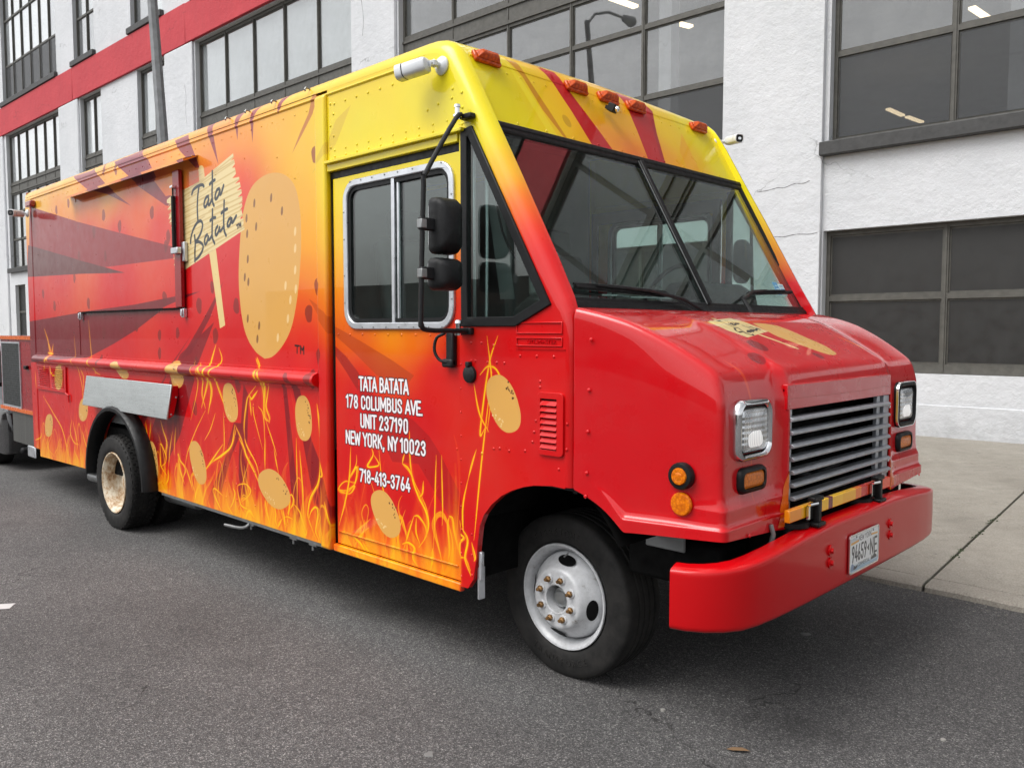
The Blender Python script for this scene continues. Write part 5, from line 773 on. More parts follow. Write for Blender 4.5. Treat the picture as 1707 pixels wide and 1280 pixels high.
# ---- side panels
ARC_C, ARC_A, ARC_B = -7.11, .60, .60
arch = [(ARC_C + ARC_A*math.cos(R(t)), .44 + ARC_B*math.sin(R(t))) for t in range(0, 181, 12)]
def side_set(side):
    f = (lambda d=0: (lambda a, z: Vector((a, Y0+d, z)))) if side > 0 else (lambda d=0: (lambda a, z: Vector((a, Y1-d, z))))
    dv = Vector((0, .03*side, 0)); mt = M['side'] if side > 0 else M['far']; uv = UV_SIDE
    # rear box
    o = [(-9.36, .405), (-8.3, .425)] + [(-7.71, .435)] + [(x, z) for x, z in reversed(arch)] + [(-6.51, .437), (-4.16, .437), (-4.16, 3.0385), (-9.36, 3.0385)]
    b = MB(); b.plate(o, [], f(), dv); b.obj('side_panel', mt, tr, uv=uv, smooth=False)
    b = MB(); b.plate([(-9.55, .47), (-9.362, .47), (-9.362, 3.04), (-9.55, 3.04)], [], f(-.006), dv); b.obj('rear_corner_panel', mt, tr, uv=uv, bevel=.02)
    b = MB(); b.plate([(-4.158, .42), (-4.052, .42), (-4.052, 3.02), (-4.158, 3.02)], [], f(-.022), Vector((0, .05*side, 0))); b.obj('body_post', mt, tr, uv=uv, bevel=.018, bseg=3)
    # above the door
    b = MB(); b.plate([(-4.05, 2.64), (-2.951, 2.64), (-2.951, 2.667), (-2.853, 2.667)] + [INN[i] for i in range(10, 4, -1)] + [(-3.2, 3.0405), (-4.05, 3.0425)], [], f(), dv); b.obj('header_side_panel', mt, tr, uv=uv, smooth=False)
    b = MB(); b.plate([(-4.05, 2.588), (-2.955, 2.588), (-2.955, 2.638), (-4.05, 2.638)], [], f(-.008), dv); b.plate([(-4.05, 2.628), (-2.905, 2.628), (-2.905, 2.645), (-4.05, 2.645)], [], f(-.03), Vector((0, .03*side, 0))); b.obj('drip_rail', mt, tr, uv=uv, bevel=.003)
    # cab side: quarter window opening, arch
    qo = [(-2.925, 2.630), (-2.860, 2.640), (-2.372, 1.812), (-2.575, 1.722), (-2.925, 1.722)]
    INR = [p for p in INN[11:]]
    cab = [(-2.95, .448), (-2.9, .45), (-2.862, .50), (-2.84, .60), (-2.827, .70), (-2.815, .77), (-2.785, .83), (-2.735, .885), (-2.67, .935), (-2.60, .97), (-2.53, .995), (-2.466, 1.010), (-2.36, 1.022), (INR[-1][0], 1.02)] + [p for p in reversed(INR[:-1])] + [(-2.853, 2.665), (-2.95, 2.665)]
    b = MB(); b.plate(cab, [[(x, z) for x, z in qo]], f(), dv); b.obj('cab_side_panel', mt, tr, uv=uv, smooth=False)
    q = MB(); q.plate(inset(qo, -.006), [inset(qo, .038)], f(-.012), Vector((0, .03*side, 0))); qw = q.obj('quarter_window', M['rubber'], tr, bevel=.008)
    q = MB(); g_ = inset(qo, .036); q.plate(g_, [], f(.004), Vector((0, .006*side, 0))); q.obj('pane', M['glass'], qw, smooth=False)
    # door
    dx0, dx1, dz0, dz1 = -4.026, -2.962, .468, 2.548; wo2 = rrect(-3.915, -2.995, 1.703, 2.520, .11); wi = inset(wo2, .036)
    b = MB(); b.plate([(dx0, dz0), (dx1, dz0), (dx1, dz1), (dx0, dz1)], [inset(wo2, .01)], f(.014), Vector((0, .03*side, 0))); door = b.obj('sliding_door', mt, tr, uv=uv, bevel=.004)
    b = MB(); b.plate([(dx0+.015, .538), (dx1-.02, .538), (dx1-.02, .544), (dx0+.015, .544)], [], f(.006), Vector((0, .01*side, 0))); b.obj('door_crease', mt, door, uv=uv, bevel=.002)
    b = MB(); b.plate([(-4.05, .42), (-2.95, .42), (-2.95, .462), (-4.05, .462)], [], f(-.002), dv); b.obj('door_sill', mt, tr, uv=uv, bevel=.006)
    q = MB(); q.plate(wo2, [wi], f(.0), Vector((0, .05*side, 0))); wf = q.obj('window_frame', M['alu'], door, bevel=.006)
    q = MB(); q.plate(inset(wi, -.002), [inset(wi, .022)], f(.012), Vector((0, .03*side, 0))); q.obj('seal', M['rubber'], wf)
    q = MB(); q.box(-3.487, -3.462, Y0+.006 if side > 0 else Y1-.02, Y0+.02 if side > 0 else Y1-.006, 1.735, 2.49); q.obj('divider', M['alu'], wf, bevel=.003)
    q = MB(); q.box(-3.452, -3.436, Y0+.016 if side > 0 else Y1-.03, Y0+.03 if side > 0 else Y1-.016, 1.735, 2.49); q.obj('divider', M['alu'], wf, bevel=.003)
    gi = inset(wi, .012); yy = .022
    q = MB(); q.plate([p for p in gi if p[0] < -3.475] + [(-3.475, 1.75), (-3.475, 2.47)][::1] if False else rrect(-3.868, -3.47, 1.75, 2.475, .05), [], f(yy), Vector((0, .006*side, 0))); q.obj('pane', M['glass'], wf, smooth=False)
    q = MB(); q.plate(rrect(-3.462, -3.04, 1.75, 2.475, .05), [], f(yy+.01), Vector((0, .006*side, 0))); q.obj('pane', M['glass'], wf, smooth=False)
    # dark channel above and round the door
    q = MB(); q.plate([(-4.05, 2.548), (-2.95, 2.548), (-2.95, 2.59), (-4.05, 2.59)], [], f(.018), Vector((0, .02*side, 0))); q.obj('door_track', M['rubber'], tr)
    q = MB(); q.plate([(-4.055, .45), (-2.945, .45), (-2.945, 2.59), (-4.055, 2.59)], [[(-4.0, .52), (-3.0, .52), (-3.0, 2.5), (-4.0, 2.5)]], f(.05), Vector((0, .02*side, 0))); q.obj('door_jamb', M['dark'], tr)
    return door, f
door, fN = side_set(1)
side_set(-1)
yo = lambda d: Y0 - d
# window frame screws and sliding lock blocks
q = MB()
for x in (-3.84, -3.74, -3.64, -3.53, -3.42, -3.30, -3.18, -3.08):
    for z in (1.715, 2.508): q.dome((x, Y0-.001, z), (0, -1, 0), .005, .003, 6)
for z in (1.85, 2.0, 2.2, 2.35):
    for x in (-3.903, -3.008): q.dome((x, Y0-.001, z), (0, -1, 0), .005, .003, 6)
tag(q.obj('frame_screws', M['steel'], door), kind='stuff')
# roof
b = MB(); rows_ = [(-9.55, 3.115), (-6.5, 3.118), (-3.22, 3.117)]; ys = [Y0+.077, 3.0, 3.4, YC, 4.4, 4.8, Y1-.077]
b.sweep([[(x, y, z+.035*(1-((y-YC)/1.13)**2)) for y in ys] for x, z in rows_]); 
b.obj('roof', M['yellow'], tr, recalc=False)
# header sheet above the windscreen
prof = [(-3.22, 3.117, 1), (-3.15, 3.115, .9), (-3.10, 3.108, .75), (-3.06, 3.09, .5), (-3.03, 3.062, .3), (-3.008, 3.03, .15), (-2.965, 2.952, 0), (-2.885, 2.806, 0), (-2.80, 2.650, 0)]
b = MB(); ysh = [Y0+.073, 2.85, 3.1, 3.5, YC, 4.3, 4.7, 4.96, Y1-.073]
b.sweep([[(x, y, z+.035*k*(1-((y-YC)/1.13)**2)) for y in ysh] for x, z, k in prof])
b.obj('header_panel', M['head'], tr, uv=CV_HEAD.uv(1, 2), sharp=60)
rivets([(-2.982+0, 2.84+i*.098, 2.985) for i in range(23)], (.88, 0, .48), .006, 'head'); rivets([(-2.825, 2.95+i*.21, 2.697) for i in range(10)], (.88, 0, .48), .007, 'head')
q = MB(); q.tube([(-3.006, 2.80, 3.027), (-3.006, 5.0, 3.027)], .0035, 6); q.obj('header_seam', M['head'], tr, uv=CV_HEAD.uv(1, 2))
# windscreen
def WS(d=0): return lambda y, z: Vector((-2.34-.547*(z-1.81)+.877*d, y, z+.48*d))
wo_ = [(2.738, 2.668), (5.072, 2.668), (5.108, 1.80), (2.702, 1.80)]; wsn = Vector((-.877, 0, -.48))
q = MB(); q.plate(wo_, [inset(wo_, .042)], WS(.012), wsn*.04); ws = q.obj('windscreen', M['rubber'], tr, bevel=.008)
q = MB(); q.plate(inset(wo_, -.004), [inset(wo_, .02)], WS(.018), wsn*.02); q.obj('trim', M['rubber'], ws, bevel=.005)
dv0, dv1 = WS(.014)(YC, 2.64), WS(.014)(YC+.02, 1.83)
q = MB(); q.bar(dv0, dv1, .034, .03, (1, 0, .5)); q.obj('divider', M['rubber'], ws, bevel=.006)
q = MB(); q.bar(dv0+Vector((.004, -.024, 0)), dv1+Vector((.004, -.024, 0)), .004, .004, (1, 0, .5)); q.obj('divider_trim', M['steel'], ws)
a_ = inset(wo_, .04); 
q = MB(); q.plate([a_[0], (YC-.01, a_[0][1]), (YC+.01, a_[3][1]), a_[3]], [], WS(.0), wsn*.006); q.obj('pane', M['glass'], ws, smooth=False)
q = MB(); q.plate([(YC+.01, a_[1][1]), a_[1], a_[2], (YC+.03, a_[2][1])], [], WS(.0), wsn*.006); q.obj('pane', M['glass'], ws, smooth=False)
# inspection stickers
stk = simple('sticker_blue', (.10, .30, .50, 1), .4, var=.1); stw = simple('sticker_white', (.45, .62, .62, 1), .4, var=.15)
for y0_, y1_, z0_, z1_, mm in ((4.83, 4.885, 1.915, 1.995, stk), (4.89, 4.955, 1.915, 1.985, stw)):
    q = MB(); q.plate([(y0_, z0_), (y1_, z0_), (y1_, z1_), (y0_, z1_)], [], WS(.003), wsn*.002); st_ = q.obj('sticker', mm, ws, smooth=False)
    q = MB()
    for k in range(3): q.plate([(y0_+.01, z0_+.014+k*.02), (y1_-.012, z0_+.014+k*.02), (y1_-.012, z0_+.020+k*.02), (y0_+.01, z0_+.020+k*.02)], [], WS(.0045), wsn*.001)
    q.obj('sticker_print', stw if mm is stk else stk, st_, smooth=False)
# cowl
q = MB(); q.sweep([[(-2.345, y, 1.80), (-2.30, y, 1.79), (-2.24, y, 1.765), (-2.2, y, 1.73)] for y in (2.75, 3.3, YC, 4.5, 5.06)]); q.obj('cowl', M['white'], tr)
# wipers
def wiper(path, blade, r=.009):
    q = MB(); q.tube(path, [r*1.5, r*1.2, r, r*.8][:len(path)] if len(path) <= 4 else r, 8); q.lathe([(.001, 0), (.022, .004), (.022, .03), (.001, .034)], path[0], 'z', 12); w = q.obj('wiper', M['plastic'], tr)
    q = MB(); q.bar(blade[0], blade[1], .014, .02, (1, 0, .5)); m0 = (Vector(blade[0])+Vector(blade[1]))/2
    q.bar(Vector(blade[0])*.8+Vector(blade[1])*.2+Vector((.012, 0, .012)), Vector(blade[0])*.2+Vector(blade[1])*.8+Vector((.012, 0, .012)), .008, .01, (1, 0, .5)); q.obj('wiper_blade', M['rubber'], w)
P = lambda y, z, d=.03: tuple(WS(d)(y, z))
wiper([(-2.24, 3.80, 1.765), P(3.62, 1.83, .05), P(3.38, 1.868, .045), P(3.1, 1.885, .035)], (P(2.83, 1.882, .022), P(3.52, 1.862, .022)))
wiper([(-2.23, 4.24, 1.752), P(4.25, 1.85, .05), P(4.42, 1.90, .045), P(4.62, 1.918, .035)], (P(4.40, 1.90, .022), P(4.98, 1.925, .022)))
q = MB(); q.tube([P(2.83, 1.895, .02), P(3.15, 1.89, .03), P(3.5, 1.87, .04), (-2.25, 3.72, 1.775)], .006, 6); q.obj('washer_hose', M['rubber'], tr)

# ---- marker lamps, cameras
for y in (2.903, 3.591, 3.877, 4.146, 4.848):
    q = MB(); q.obox((0, 0, 0), (0, 1, 0), (.48, 0, -.877), (.877, 0, .48), .088, .030, .012); l = q.obj('marker_lamp', M['amberred'], tr, (-2.992, y, 3.030), bevel=.008)
    q = MB(); q.add([(-.0+.877*.012+.48*.024, -.078, .48*.012-.877*.024), (.877*.012-.48*.024, -.078, .48*.012+.877*.024), (.877*.012-.48*.024, .078, .48*.012+.877*.024), (.877*.012+.48*.024, .078, .48*.012-.877*.024),
        (.877*.042+.48*.010, -.052, .48*.042-.877*.010), (.877*.042-.48*.014, -.052, .48*.042+.877*.014), (.877*.042-.48*.014, .052, .48*.042+.877*.014), (.877*.042+.48*.010, .052, .48*.042-.877*.010)],
        [(0, 1, 2, 3), (4, 7, 6, 5), (0, 4, 5, 1), (1, 5, 6, 2), (2, 6, 7, 3), (3, 7, 4, 0)]); q.obj('lens', M['amberred'], l, (-2.992, y, 3.030), bevel=.006)
def bullet_cam(base, bn, head, hd, scale=1):
    """base centre + normal, camera head rear centre + direction"""
    base, bn, head, hd = Vector(base), Vector(bn).normalized(), Vector(head), Vector(hd).normalized()
    q = MB(); u = bn.orthogonal().normalized(); w = bn.cross(u); s = scale
    q.sweep([[base+(u*math.cos(t)+w*math.sin(t))*r+bn*h for t in [k*math.pi/10 for k in range(20)]] for r, h in ((.042*s, 0), (.042*s, .008), (.034*s, .018), (.02*s, .024), (.001, .026))], closed_sec=True); c = q.obj('security_camera', M['offwhite'], tr)
    q = MB(); q.tube([base+bn*.015, base+bn*.05*s, head-hd*.012], [.014*s, .014*s, .016*s], 10); q.lathe([(.001, -.02*s), (.018*s, -.01*s), (.018*s, .01*s), (.001, .02*s)], base+bn*.05*s, 'z', 10); q.obj('bracket', M['offwhite'], c)
    up = Vector((0, 0, 1)); sx_ = hd.cross(up).normalized(); uz = sx_.cross(hd)
    def sec(d, w_, h_, n=20): return [head + hd*d + sx_*(math.copysign(abs(math.cos(t))**.6, math.cos(t))*w_) + uz*(math.copysign(abs(math.sin(t))**.6, math.sin(t))*h_) for t in [k*2*math.pi/n for k in range(n)]]
    q = MB(); q.sweep([sec(-.01, .012*s, .012*s), sec(0, .032*s, .03*s), sec(.012, .037*s, .034*s), sec(.115*s, .037*s, .034*s)], closed_sec=True); q.obj('housing', M['offwhite'], c)
    q = MB(); q.sweep([sec(.115*s, .034*s, .031*s), sec(.121*s, .034*s, .031*s)], closed_sec=True); q.obj('seam', M['rubber'], c)
    q = MB(); q.sweep([sec(.121*s, .038*s, .035*s), sec(.155*s, .038*s, .035*s), sec(.158*s, .034*s, .031*s), sec(.153*s, .031*s, .028*s)], closed_sec=True); q.obj('hood_ring', M['offwhite'], c)
    q = MB(); q.sweep([sec(.1535*s, .031*s, .028*s), sec(.156*s, .030*s, .027*s)], closed_sec=True); q.obj('face', M['rubber'], c)
    q = MB(); q.sweep([sec(.1565*s, .014*s, .010*s), sec(.158*s, .014*s, .010*s)], closed_sec=True); q.obj('lens', M['chrome'], c); return c
bullet_cam((-3.066, Y0-.001, 2.962), (0, -1, 0), (-3.085, 2.600, 2.955), (-.93, -.30, -.13), 1.05)
bullet_cam((-3.00, 5.058, 2.962), (.8, .45, .2), (-2.945, 5.15, 2.985), (.90, -.42, -.06), .85)
bullet_cam((-9.36, Y0-.03, 2.87), (-.1, -1, 0), (-9.38, 2.60, 2.86), (.55, -.83, -.05), .95)
q = MB(); q.box(-9.37, -9.21, Y0-.055, Y0-.001, 2.925, 2.985); rl = q.obj('rear_marker_lamp', M['redlens'], tr, bevel=.012)
q = MB(); q.box(-.022, .022, -.03, .03, -.022, .022); fc = q.obj('front_camera', M['plastic'], tr, (-2.90, 3.80, 2.945), (0, .45, .3), bevel=.004)
q = MB(); q.lathe([(.016, 0), (.016, .012), (.012, .014)], (-.0, 0, 0), 'x', 12); q.obj('lens', M['chrome'], fc, (-2.872, 3.80, 2.935), (0, .3, .2))
q = MB(); q.bar((-2.945, 3.80, 2.96), (-2.90, 3.80, 2.945), .02, .02); q.obj('bracket', M['plastic'], fc)

# ---- mirrors
MX = -2.885
arm = empty('mirror_assembly', (MX, 2.68, 1.70), parent=tr)
q = MB(); pth = [(MX-.01, 2.655, 2.690), (MX, 2.60, 2.668), (MX, 2.42, 2.40), (MX, 2.406, 2.34), (MX, 2.385, 1.765), (MX, 2.39, 1.725), (MX, 2.42, 1.700), (MX+.005, 2.60, 1.696), (MX+.01, 2.66, 1.694)]
q.tube(smooth_path(pth, 4), .0115, 10); q.obj('arm', M['plastic'], arm)
for z in (2.690, 1.694):
    q = MB(); q.box(MX-.055, MX+.035, 2.655, 2.681, z-.016, z+.016) if z < 2 else q.box(MX-.03, MX+.05, 2.645, 2.681, z-.014, z+.010); q.obj('arm_bracket', M['plastic'], arm, bevel=.005)
    q = MB(); q.lathe([(.018, -.02), (.018, -.008), (.022, -.006), (.022, .004), (.013, .008), (.013, .035), (.018, .037), (.016, .05), (.001, .058)], (MX-.018, 2.628, z), 'z', 14); q.obj('arm_bolt', M['chrome'], arm)
def mirror_head(z0, z1, y0_, y1_, x0_=-.03, dep=.085):
    # convex shell towards the front, flat glass to the rear
    q = MB(); out = rrect(y0_, y1_, z0, z1, .03, 4); cy, cz = (y0_+y1_)/2, (z0+z1)/2
    def s(k, dx): return [(MX+dx, cy+(y-cy)*k, cz+(z-cz)*k) for y, z in out]
    q.sweep([s(.93, -.032), s(1, -.025), s(1, 0), s(.97, .025), s(.82, .055), s(.55, .07), s(.2, .075)], closed_sec=True); h = q.obj('mirror_head', M['plastic'], arm, sharp=50)
    q = MB(); q.sweep([s(.90, -.034), s(.90, -.036)], closed_sec=True); q.obj('mirror_glass', M['chrome'], h, smooth=False)
    q = MB(); q.box(MX-.012, MX+.016, 2.380, y0_+.03, cz-.028, cz+.028); q.obj('clamp_neck', M['plastic'], h, bevel=.006)
    q = MB(); q.box(MX-.016, MX+.018, 2.378, 2.410, cz-.02, cz+.02); q.obj('clamp', M['steel'], h, bevel=.003)
mirror_head(2.045, 2.300, 2.455, 2.602); mirror_head(1.880, 2.028, 2.450, 2.603)
# far-side mirror
fm = empty('mirror_assembly', (-2.75, 5.13, 1.9), parent=tr)
q = MB(); q.tube([(-2.88, 5.12, 2.66), (-2.84, 5.30, 2.45), (-2.84, 5.34, 1.85), (-2.86, 5.14, 1.72)], .012, 8); q.obj('arm', M['plastic'], fm)
q = MB(); out = rrect(-.075, .075, -.15, .15, .06, 5); q.sweep([[(dx, y*k, z*k) for y, z in out] for k, dx in ((.9, -.03), (1, -.02), (1, 0), (.8, .03), (.3, .05))], closed_sec=True); q.obj('mirror_head', M['plastic'], fm, (-2.86, 5.23, 2.17), (0, 0, -.2))
# ---- door handle, lock cap
q = MB(); q.box(-3.035, -2.985, 2.662, 2.695, 1.525, 1.69); hd = q.obj('door_handle', M['plastic'], door, bevel=.008)
q = MB(); q.tube(smooth_path([(-3.035, 2.66, 1.685), (-3.075, 2.64, 1.66), (-3.085, 2.635, 1.60), (-3.06, 2.645, 1.555), (-3.02, 2.66, 1.545)], 4), .008, 8); q.obj('grip', M['plastic'], hd)
q = MB(); q.box(-3.06, -2.985, 2.655, 2.69, 1.518, 1.56); q.obj('latch_housing', M['plastic'], hd, bevel=.01)
q = MB(); q.lathe([(.001, -.022), (.030, -.020), (.040, -.014), (.042, 0)], (-2.876, Y0, 1.490), 'y', 28); fcap = q.obj('socket_cover', M['plastic'], tr)
q = MB(); q.box(-2.888, -2.864, Y0-.026, Y0-.001, 1.525, 1.55); q.obj('hinge_tab', M['plastic'], fcap, bevel=.004)
# ---- cab louvre
lo = rrect(-2.437, -2.288, 1.155, 1.43, .022, 4)
q = MB(); q.plate(lo, [[(-2.42, 1.18), (-2.325, 1.18), (-2.325, 1.402), (-2.42, 1.402)]], fN(-.012), Vector((0, .016, 0))); lv = q.obj('louvre_vent', M['side'], tr, uv=UV_SIDE, bevel=.006, bseg=3)
q = MB(); q.box(-2.422, -2.323, Y0-.0015, Y0-.0005, 1.178, 1.404); q.obj('vent_opening', M['dark'], lv, smooth=False)
for k in range(8):
    z = 1.186 + k*.0268; q = MB(); q.add([(-2.419, Y0-.016, z), (-2.326, Y0-.016, z), (-2.326, Y0-.003, z+.020), (-2.419, Y0-.003, z+.020), (-2.419, Y0-.003, z-.002), (-2.326, Y0-.003, z-.002)], [(0, 1, 2, 3), (0, 4, 5, 1), (0, 3, 4), (1, 5, 2)]); q.obj('louvre', M['side'], lv, uv=UV_SIDE, smooth=False)
# name badge embossed under the quarter window: two pressed frames
for z0_, z1_ in ((1.628, 1.668), (1.683, 1.735)):
    q = MB(); A_ = [(-2.572, z0_), (-2.30, z0_), (-2.30, z1_), (-2.572, z1_)]; q.plate(A_, [inset(A_, .006)], fN(-.006), Vector((0, .007, 0))); bd = q.obj('pressed_frame', M['side'], tr, uv=UV_SIDE, bevel=.002)
q = MB(); q.plate([(-2.575, 1.615), (-2.285, 1.615), (-2.285, 1.619), (-2.575, 1.619)], [], fN(-.004), Vector((0, .005, 0))); q.obj('seam_strip', M['side'], tr, uv=UV_SIDE)
def text_mesh(txt, size, depth, xs=1):
    cu = bpy.data.curves.new('t', 'FONT'); cu.body = txt; cu.size = size; cu.extrude = depth; cu.resolution_u = 2; o = bpy.data.objects.new('t', cu); COL.objects.link(o)
    dg = bpy.context.evaluated_depsgraph_get(); me = bpy.data.meshes.new_from_object(o.evaluated_get(dg)); bpy.data.objects.remove(o); return me
def text_obj(name, txt, size, depth, mat, parent, loc, rot, xs=1, w=None):
    me = text_mesh(txt, size, depth); me.materials.clear(); me.materials.append(mat)
    co = [v.co.x for v in me.vertices]; L = max(co)-min(co); k = (w/L) if w else xs
    for v in me.vertices: v.co.x = (v.co.x-min(co))*k
    o = bpy.data.objects.new(name, me); return attach(o, parent, loc, rot)
text_obj('badge_lettering', 'UTILIMASTER', .026, .0035, M['red'], bd, (-2.505, Y0-.001, 1.640), (R(90), 0, 0), w=.17)

# ---- belt rail
b = MB(); prof = [(0, 1.468), (-.006, 1.467), (-.006, 1.452), (-.014, 1.448)] + [(-.010-.042*math.sin(R(t)), 1.408+.038*math.cos(R(t))) for t in range(10, 171, 16)] + [(-.012, 1.366), (-.006, 1.362), (-.006, 1.347), (0, 1.346)]
b.sweep([[(x, Y0+d, z) for d, z in prof] for x in (-9.355, -8, -6.5, -5.2, -4.175)]); b.add([(-4.1751, Y0+d, z) for d, z in prof], [tuple(range(len(prof)))]); b.obj('belt_rail', M['side'], tr, uv=UV_SIDE, sharp=30)
b = MB(); b.sweep([[(x, Y1-d, z) for d, z in prof] for x in (-9.4, -4.175)]); b.obj('belt_rail', M['far'], tr)
# roof rail seam
b = MB(); b.sweep([[(x, Y0+d, z) for d, z in ((0, 3.026), (-.006, 3.024), (-.008, 3.016), (-.002, 3.008), (0, 3.006))] for x in (-9.5, -6.5, -3.25)]); b.obj('roof_seam', M['side'], tr, uv=UV_SIDE)
# rivet rows on the side
rivets([(x, Y0-.006, 1.459) for x in [-9.3+.11*i for i in range(47)]] + [(x, Y0-.006, 1.355) for x in [-9.3+.11*i for i in range(47)]], r=.0055)
rivets([(x, Y0, 2.965) for x in [-9.2+.13*i for i in range(39)]], r=.006)
rivets([(x, Y0, 2.955-.003*(x+4)) for x in [-3.98+.105*i for i in range(6)]], r=.008)
rivets([(x, Y0, z) for z in (2.665, 2.70) for x in [-3.98+.105*i for i in range(11)]], r=.007)
rivets([(-4.02+.03*(i % 2), Y0, 2.72+.06*i) for i in range(5)], r=.008)
rivets([(-3.0+.07*i, Y0, 2.80+.012*i) for i in range(2)] + [(-3.10, Y0, 2.79), (-3.18, Y0, 2.775)] + [(-3.20+.05*i, Y0, 3.005-.0*i) for i in range(0)], r=.008)
rivets([(INN[i][0]-.03, Y0, INN[i][1]-.02) for i in (9, 10)] + [(INN[10][0]*.5+INN[11][0]*.5-.03, Y0, (INN[10][1]+INN[11][1])/2)], r=.008)
rivets([(x, Y0+.014, 1.675) for x in [-3.99+.115*i for i in range(9)]], r=.007)
rivets([(x, Y0+.014, 1.535) for x in ()])
rivets([(-2.945+.0, Y0, z) for z in [.50+.115*i for i in range(10)]], r=.0055); rivets([(-2.99, Y0+.014, z) for z in (1.12,)], r=.006)
rivets([(-2.87, Y0, .52), (-2.87, Y0, .62), (-2.87, Y0, .72)], r=.006)
rivets([(-2.55, Y0, 1.585), (-2.45, Y0, 1.585), (-2.35, Y0, 1.585), (-2.87, Y0, 1.64), (-2.80, Y0, 1.64), (-2.72, Y0, 1.63), (-2.87, Y0, 1.555), (-2.84, Y0, 1.555), (-2.76, Y0, 1.55), (-2.70, Y0, 1.55), (-2.65, Y0, 1.55), (-2.43, Y0, 1.475), (-2.43, Y0, 1.45), (-2.455, Y0, 1.30), (-2.465, Y0, 1.25), (-2.475, Y0, 1.205), (-2.52, Y0, 1.16), (-2.62, Y0, 1.15), (-2.68, Y0, 1.155), (-2.72, Y0, 1.15), (-2.80, Y0, 1.12), (-2.275, Y0, 1.30), (-2.277, Y0, 1.19), (-2.32, Y0, 1.10)], r=.0075)
rivets([(x, Y0, 1.80) for x in (-8.6, -8.55, -8.05, -8.0, -7.5, -7.45, -6.95, -6.9, -6.5, -6.45, -6.1, -5.6, -5.5, -5.1)], r=.006)
rr_ = random.Random(9)
rivets([(x, Y0, z) for x in (-5.35, -4.95, -5.2, -6.0) for z in [.55+.11*i for i in range(7)]], r=.006)
rivets([(x, Y0, 2.25+.5*k) for k in (0,) for x in (-9.2, -9.1, -8.8)], r=.006)
rivets([(-9.2, Y0, z) for z in (2.05, 2.45)] + [(-8.8, Y0, z) for z in (2.1, 2.5, 2.7)] + [(-5.0, Y0, 2.8), (-4.4, Y0, 2.6), (-4.6, Y0, 2.75), (-5.4, Y0, 2.75)], r=.006)
for key in ('side', 'head'):
    q = MB()
    for p, n, r, k in RIV:
        if k == key: q.dome(p, n, r, r*.55, 7)
    tag(q.obj('rivets', M[key], tr, uv=UV_SIDE if key == 'side' else CV_HEAD.uv(1, 2), recalc=False, sharp=80), kind='stuff')
# vertical seams in the box
for x in (-8.09,):
    q = MB(); q.box(x-.002, x+.002, Y0-.004, Y0, 1.47, 2.9); q.obj('panel_seam', M['side'], tr, uv=UV_SIDE)
q = MB(); q.box(-4.172, -4.166, Y0-.003, Y0, .45, 2.99); q.obj('panel_seam', M['side'], tr, uv=UV_SIDE)

# ---- serving hatch with drip visor
HX0, HX1, HZ0, HZ1 = -8.07, -5.97, 1.862, 2.845
q = MB(); q.plate([(HX0, HZ0), (HX1, HZ0), (HX1, HZ1), (HX0, HZ1)], [], fN(-.012), Vector((0, .011, 0))); hatch = q.obj('serving_hatch', M['side'], tr, uv=UV_SIDE, bevel=.003)
q = MB(); q.plate([(-5.985, 1.862), (-5.885, 1.862), (-5.885, 2.845), (-5.985, 2.845)], [], fN(-.040), Vector((0, .027, 0))); q.obj('edge_channel', M['darkred'], hatch, bevel=.006)
q = MB(); q.plate([(HX0, 1.850), (-5.89, 1.850), (-5.89, 1.860), (HX0, 1.860)], [], fN(-.022), Vector((0, .021, 0))); q.obj('bottom_lip', M['dark'], hatch)
q = MB(); q.tube([(-5.95, Y0-.055, 2.28), (-5.95, Y0-.055, 2.66)], .014, 10); q.tube([(-5.95, Y0-.055, 2.66), (-5.95, Y0-.055, 2.72)], .006, 8); q.obj('gas_strut', M['rubber'], hatch)
q = MB(); q.box(-5.97, -5.93, Y0-.07, Y0-.040, 2.715, 2.735); q.obj('strut_mount', M['chrome'], hatch, bevel=.003)
q = MB(); q.box(-5.97, -5.86, Y0-.075, Y0-.041, 2.245, 2.29); q.box(-5.885, -5.845, Y0-.03, Y0-.001, 2.19, 2.33); q.obj('strut_mount', M['alu'], hatch, bevel=.006)
for x in (-8.0, -5.90): q = MB(); q.box(x-.02, x+.02, Y0-.03, Y0-.001, 1.79, 1.855); q.box(x-.012, x+.012, Y0-.042, Y0-.031, 1.80, 1.85); q.obj('hatch_latch', M['alu'], tr, bevel=.004)
q = MB(); q.plate([(-8.22, 2.905), (-5.68, 2.905), (-5.68, 2.915), (-8.22, 2.915)], [], fN(-.03), Vector((0, .03, 0)))
q.add([(-8.22, Y0-.001, 2.915), (-5.66, Y0-.001, 2.915), (-5.66, 2.575, 2.878), (-8.13, 2.575, 2.878), (-8.22, Y0-.001, 2.909), (-5.66, Y0-.001, 2.909), (-5.66, 2.575, 2.860), (-8.13, 2.575, 2.860)], [(0, 1, 2, 3), (4, 7, 6, 5), (0, 4, 5, 1), (1, 5, 6, 2), (2, 6, 7, 3), (3, 7, 4, 0)]); vis = q.obj('drip_visor', M['side'], tr, uv=UV_SIDE, smooth=False)
q = MB(); q.add([(-5.655, Y0-.001, 2.915), (-5.655, 2.575, 2.878), (-5.80, 2.575, 2.879), (-5.86, Y0-.001, 2.916)], [(0, 1, 2, 3)]); q.v = [(x, y, z+.003) for x, y, z in q.v]; q.obj('visor_end', M['alu'], vis, recalc=False, smooth=False)
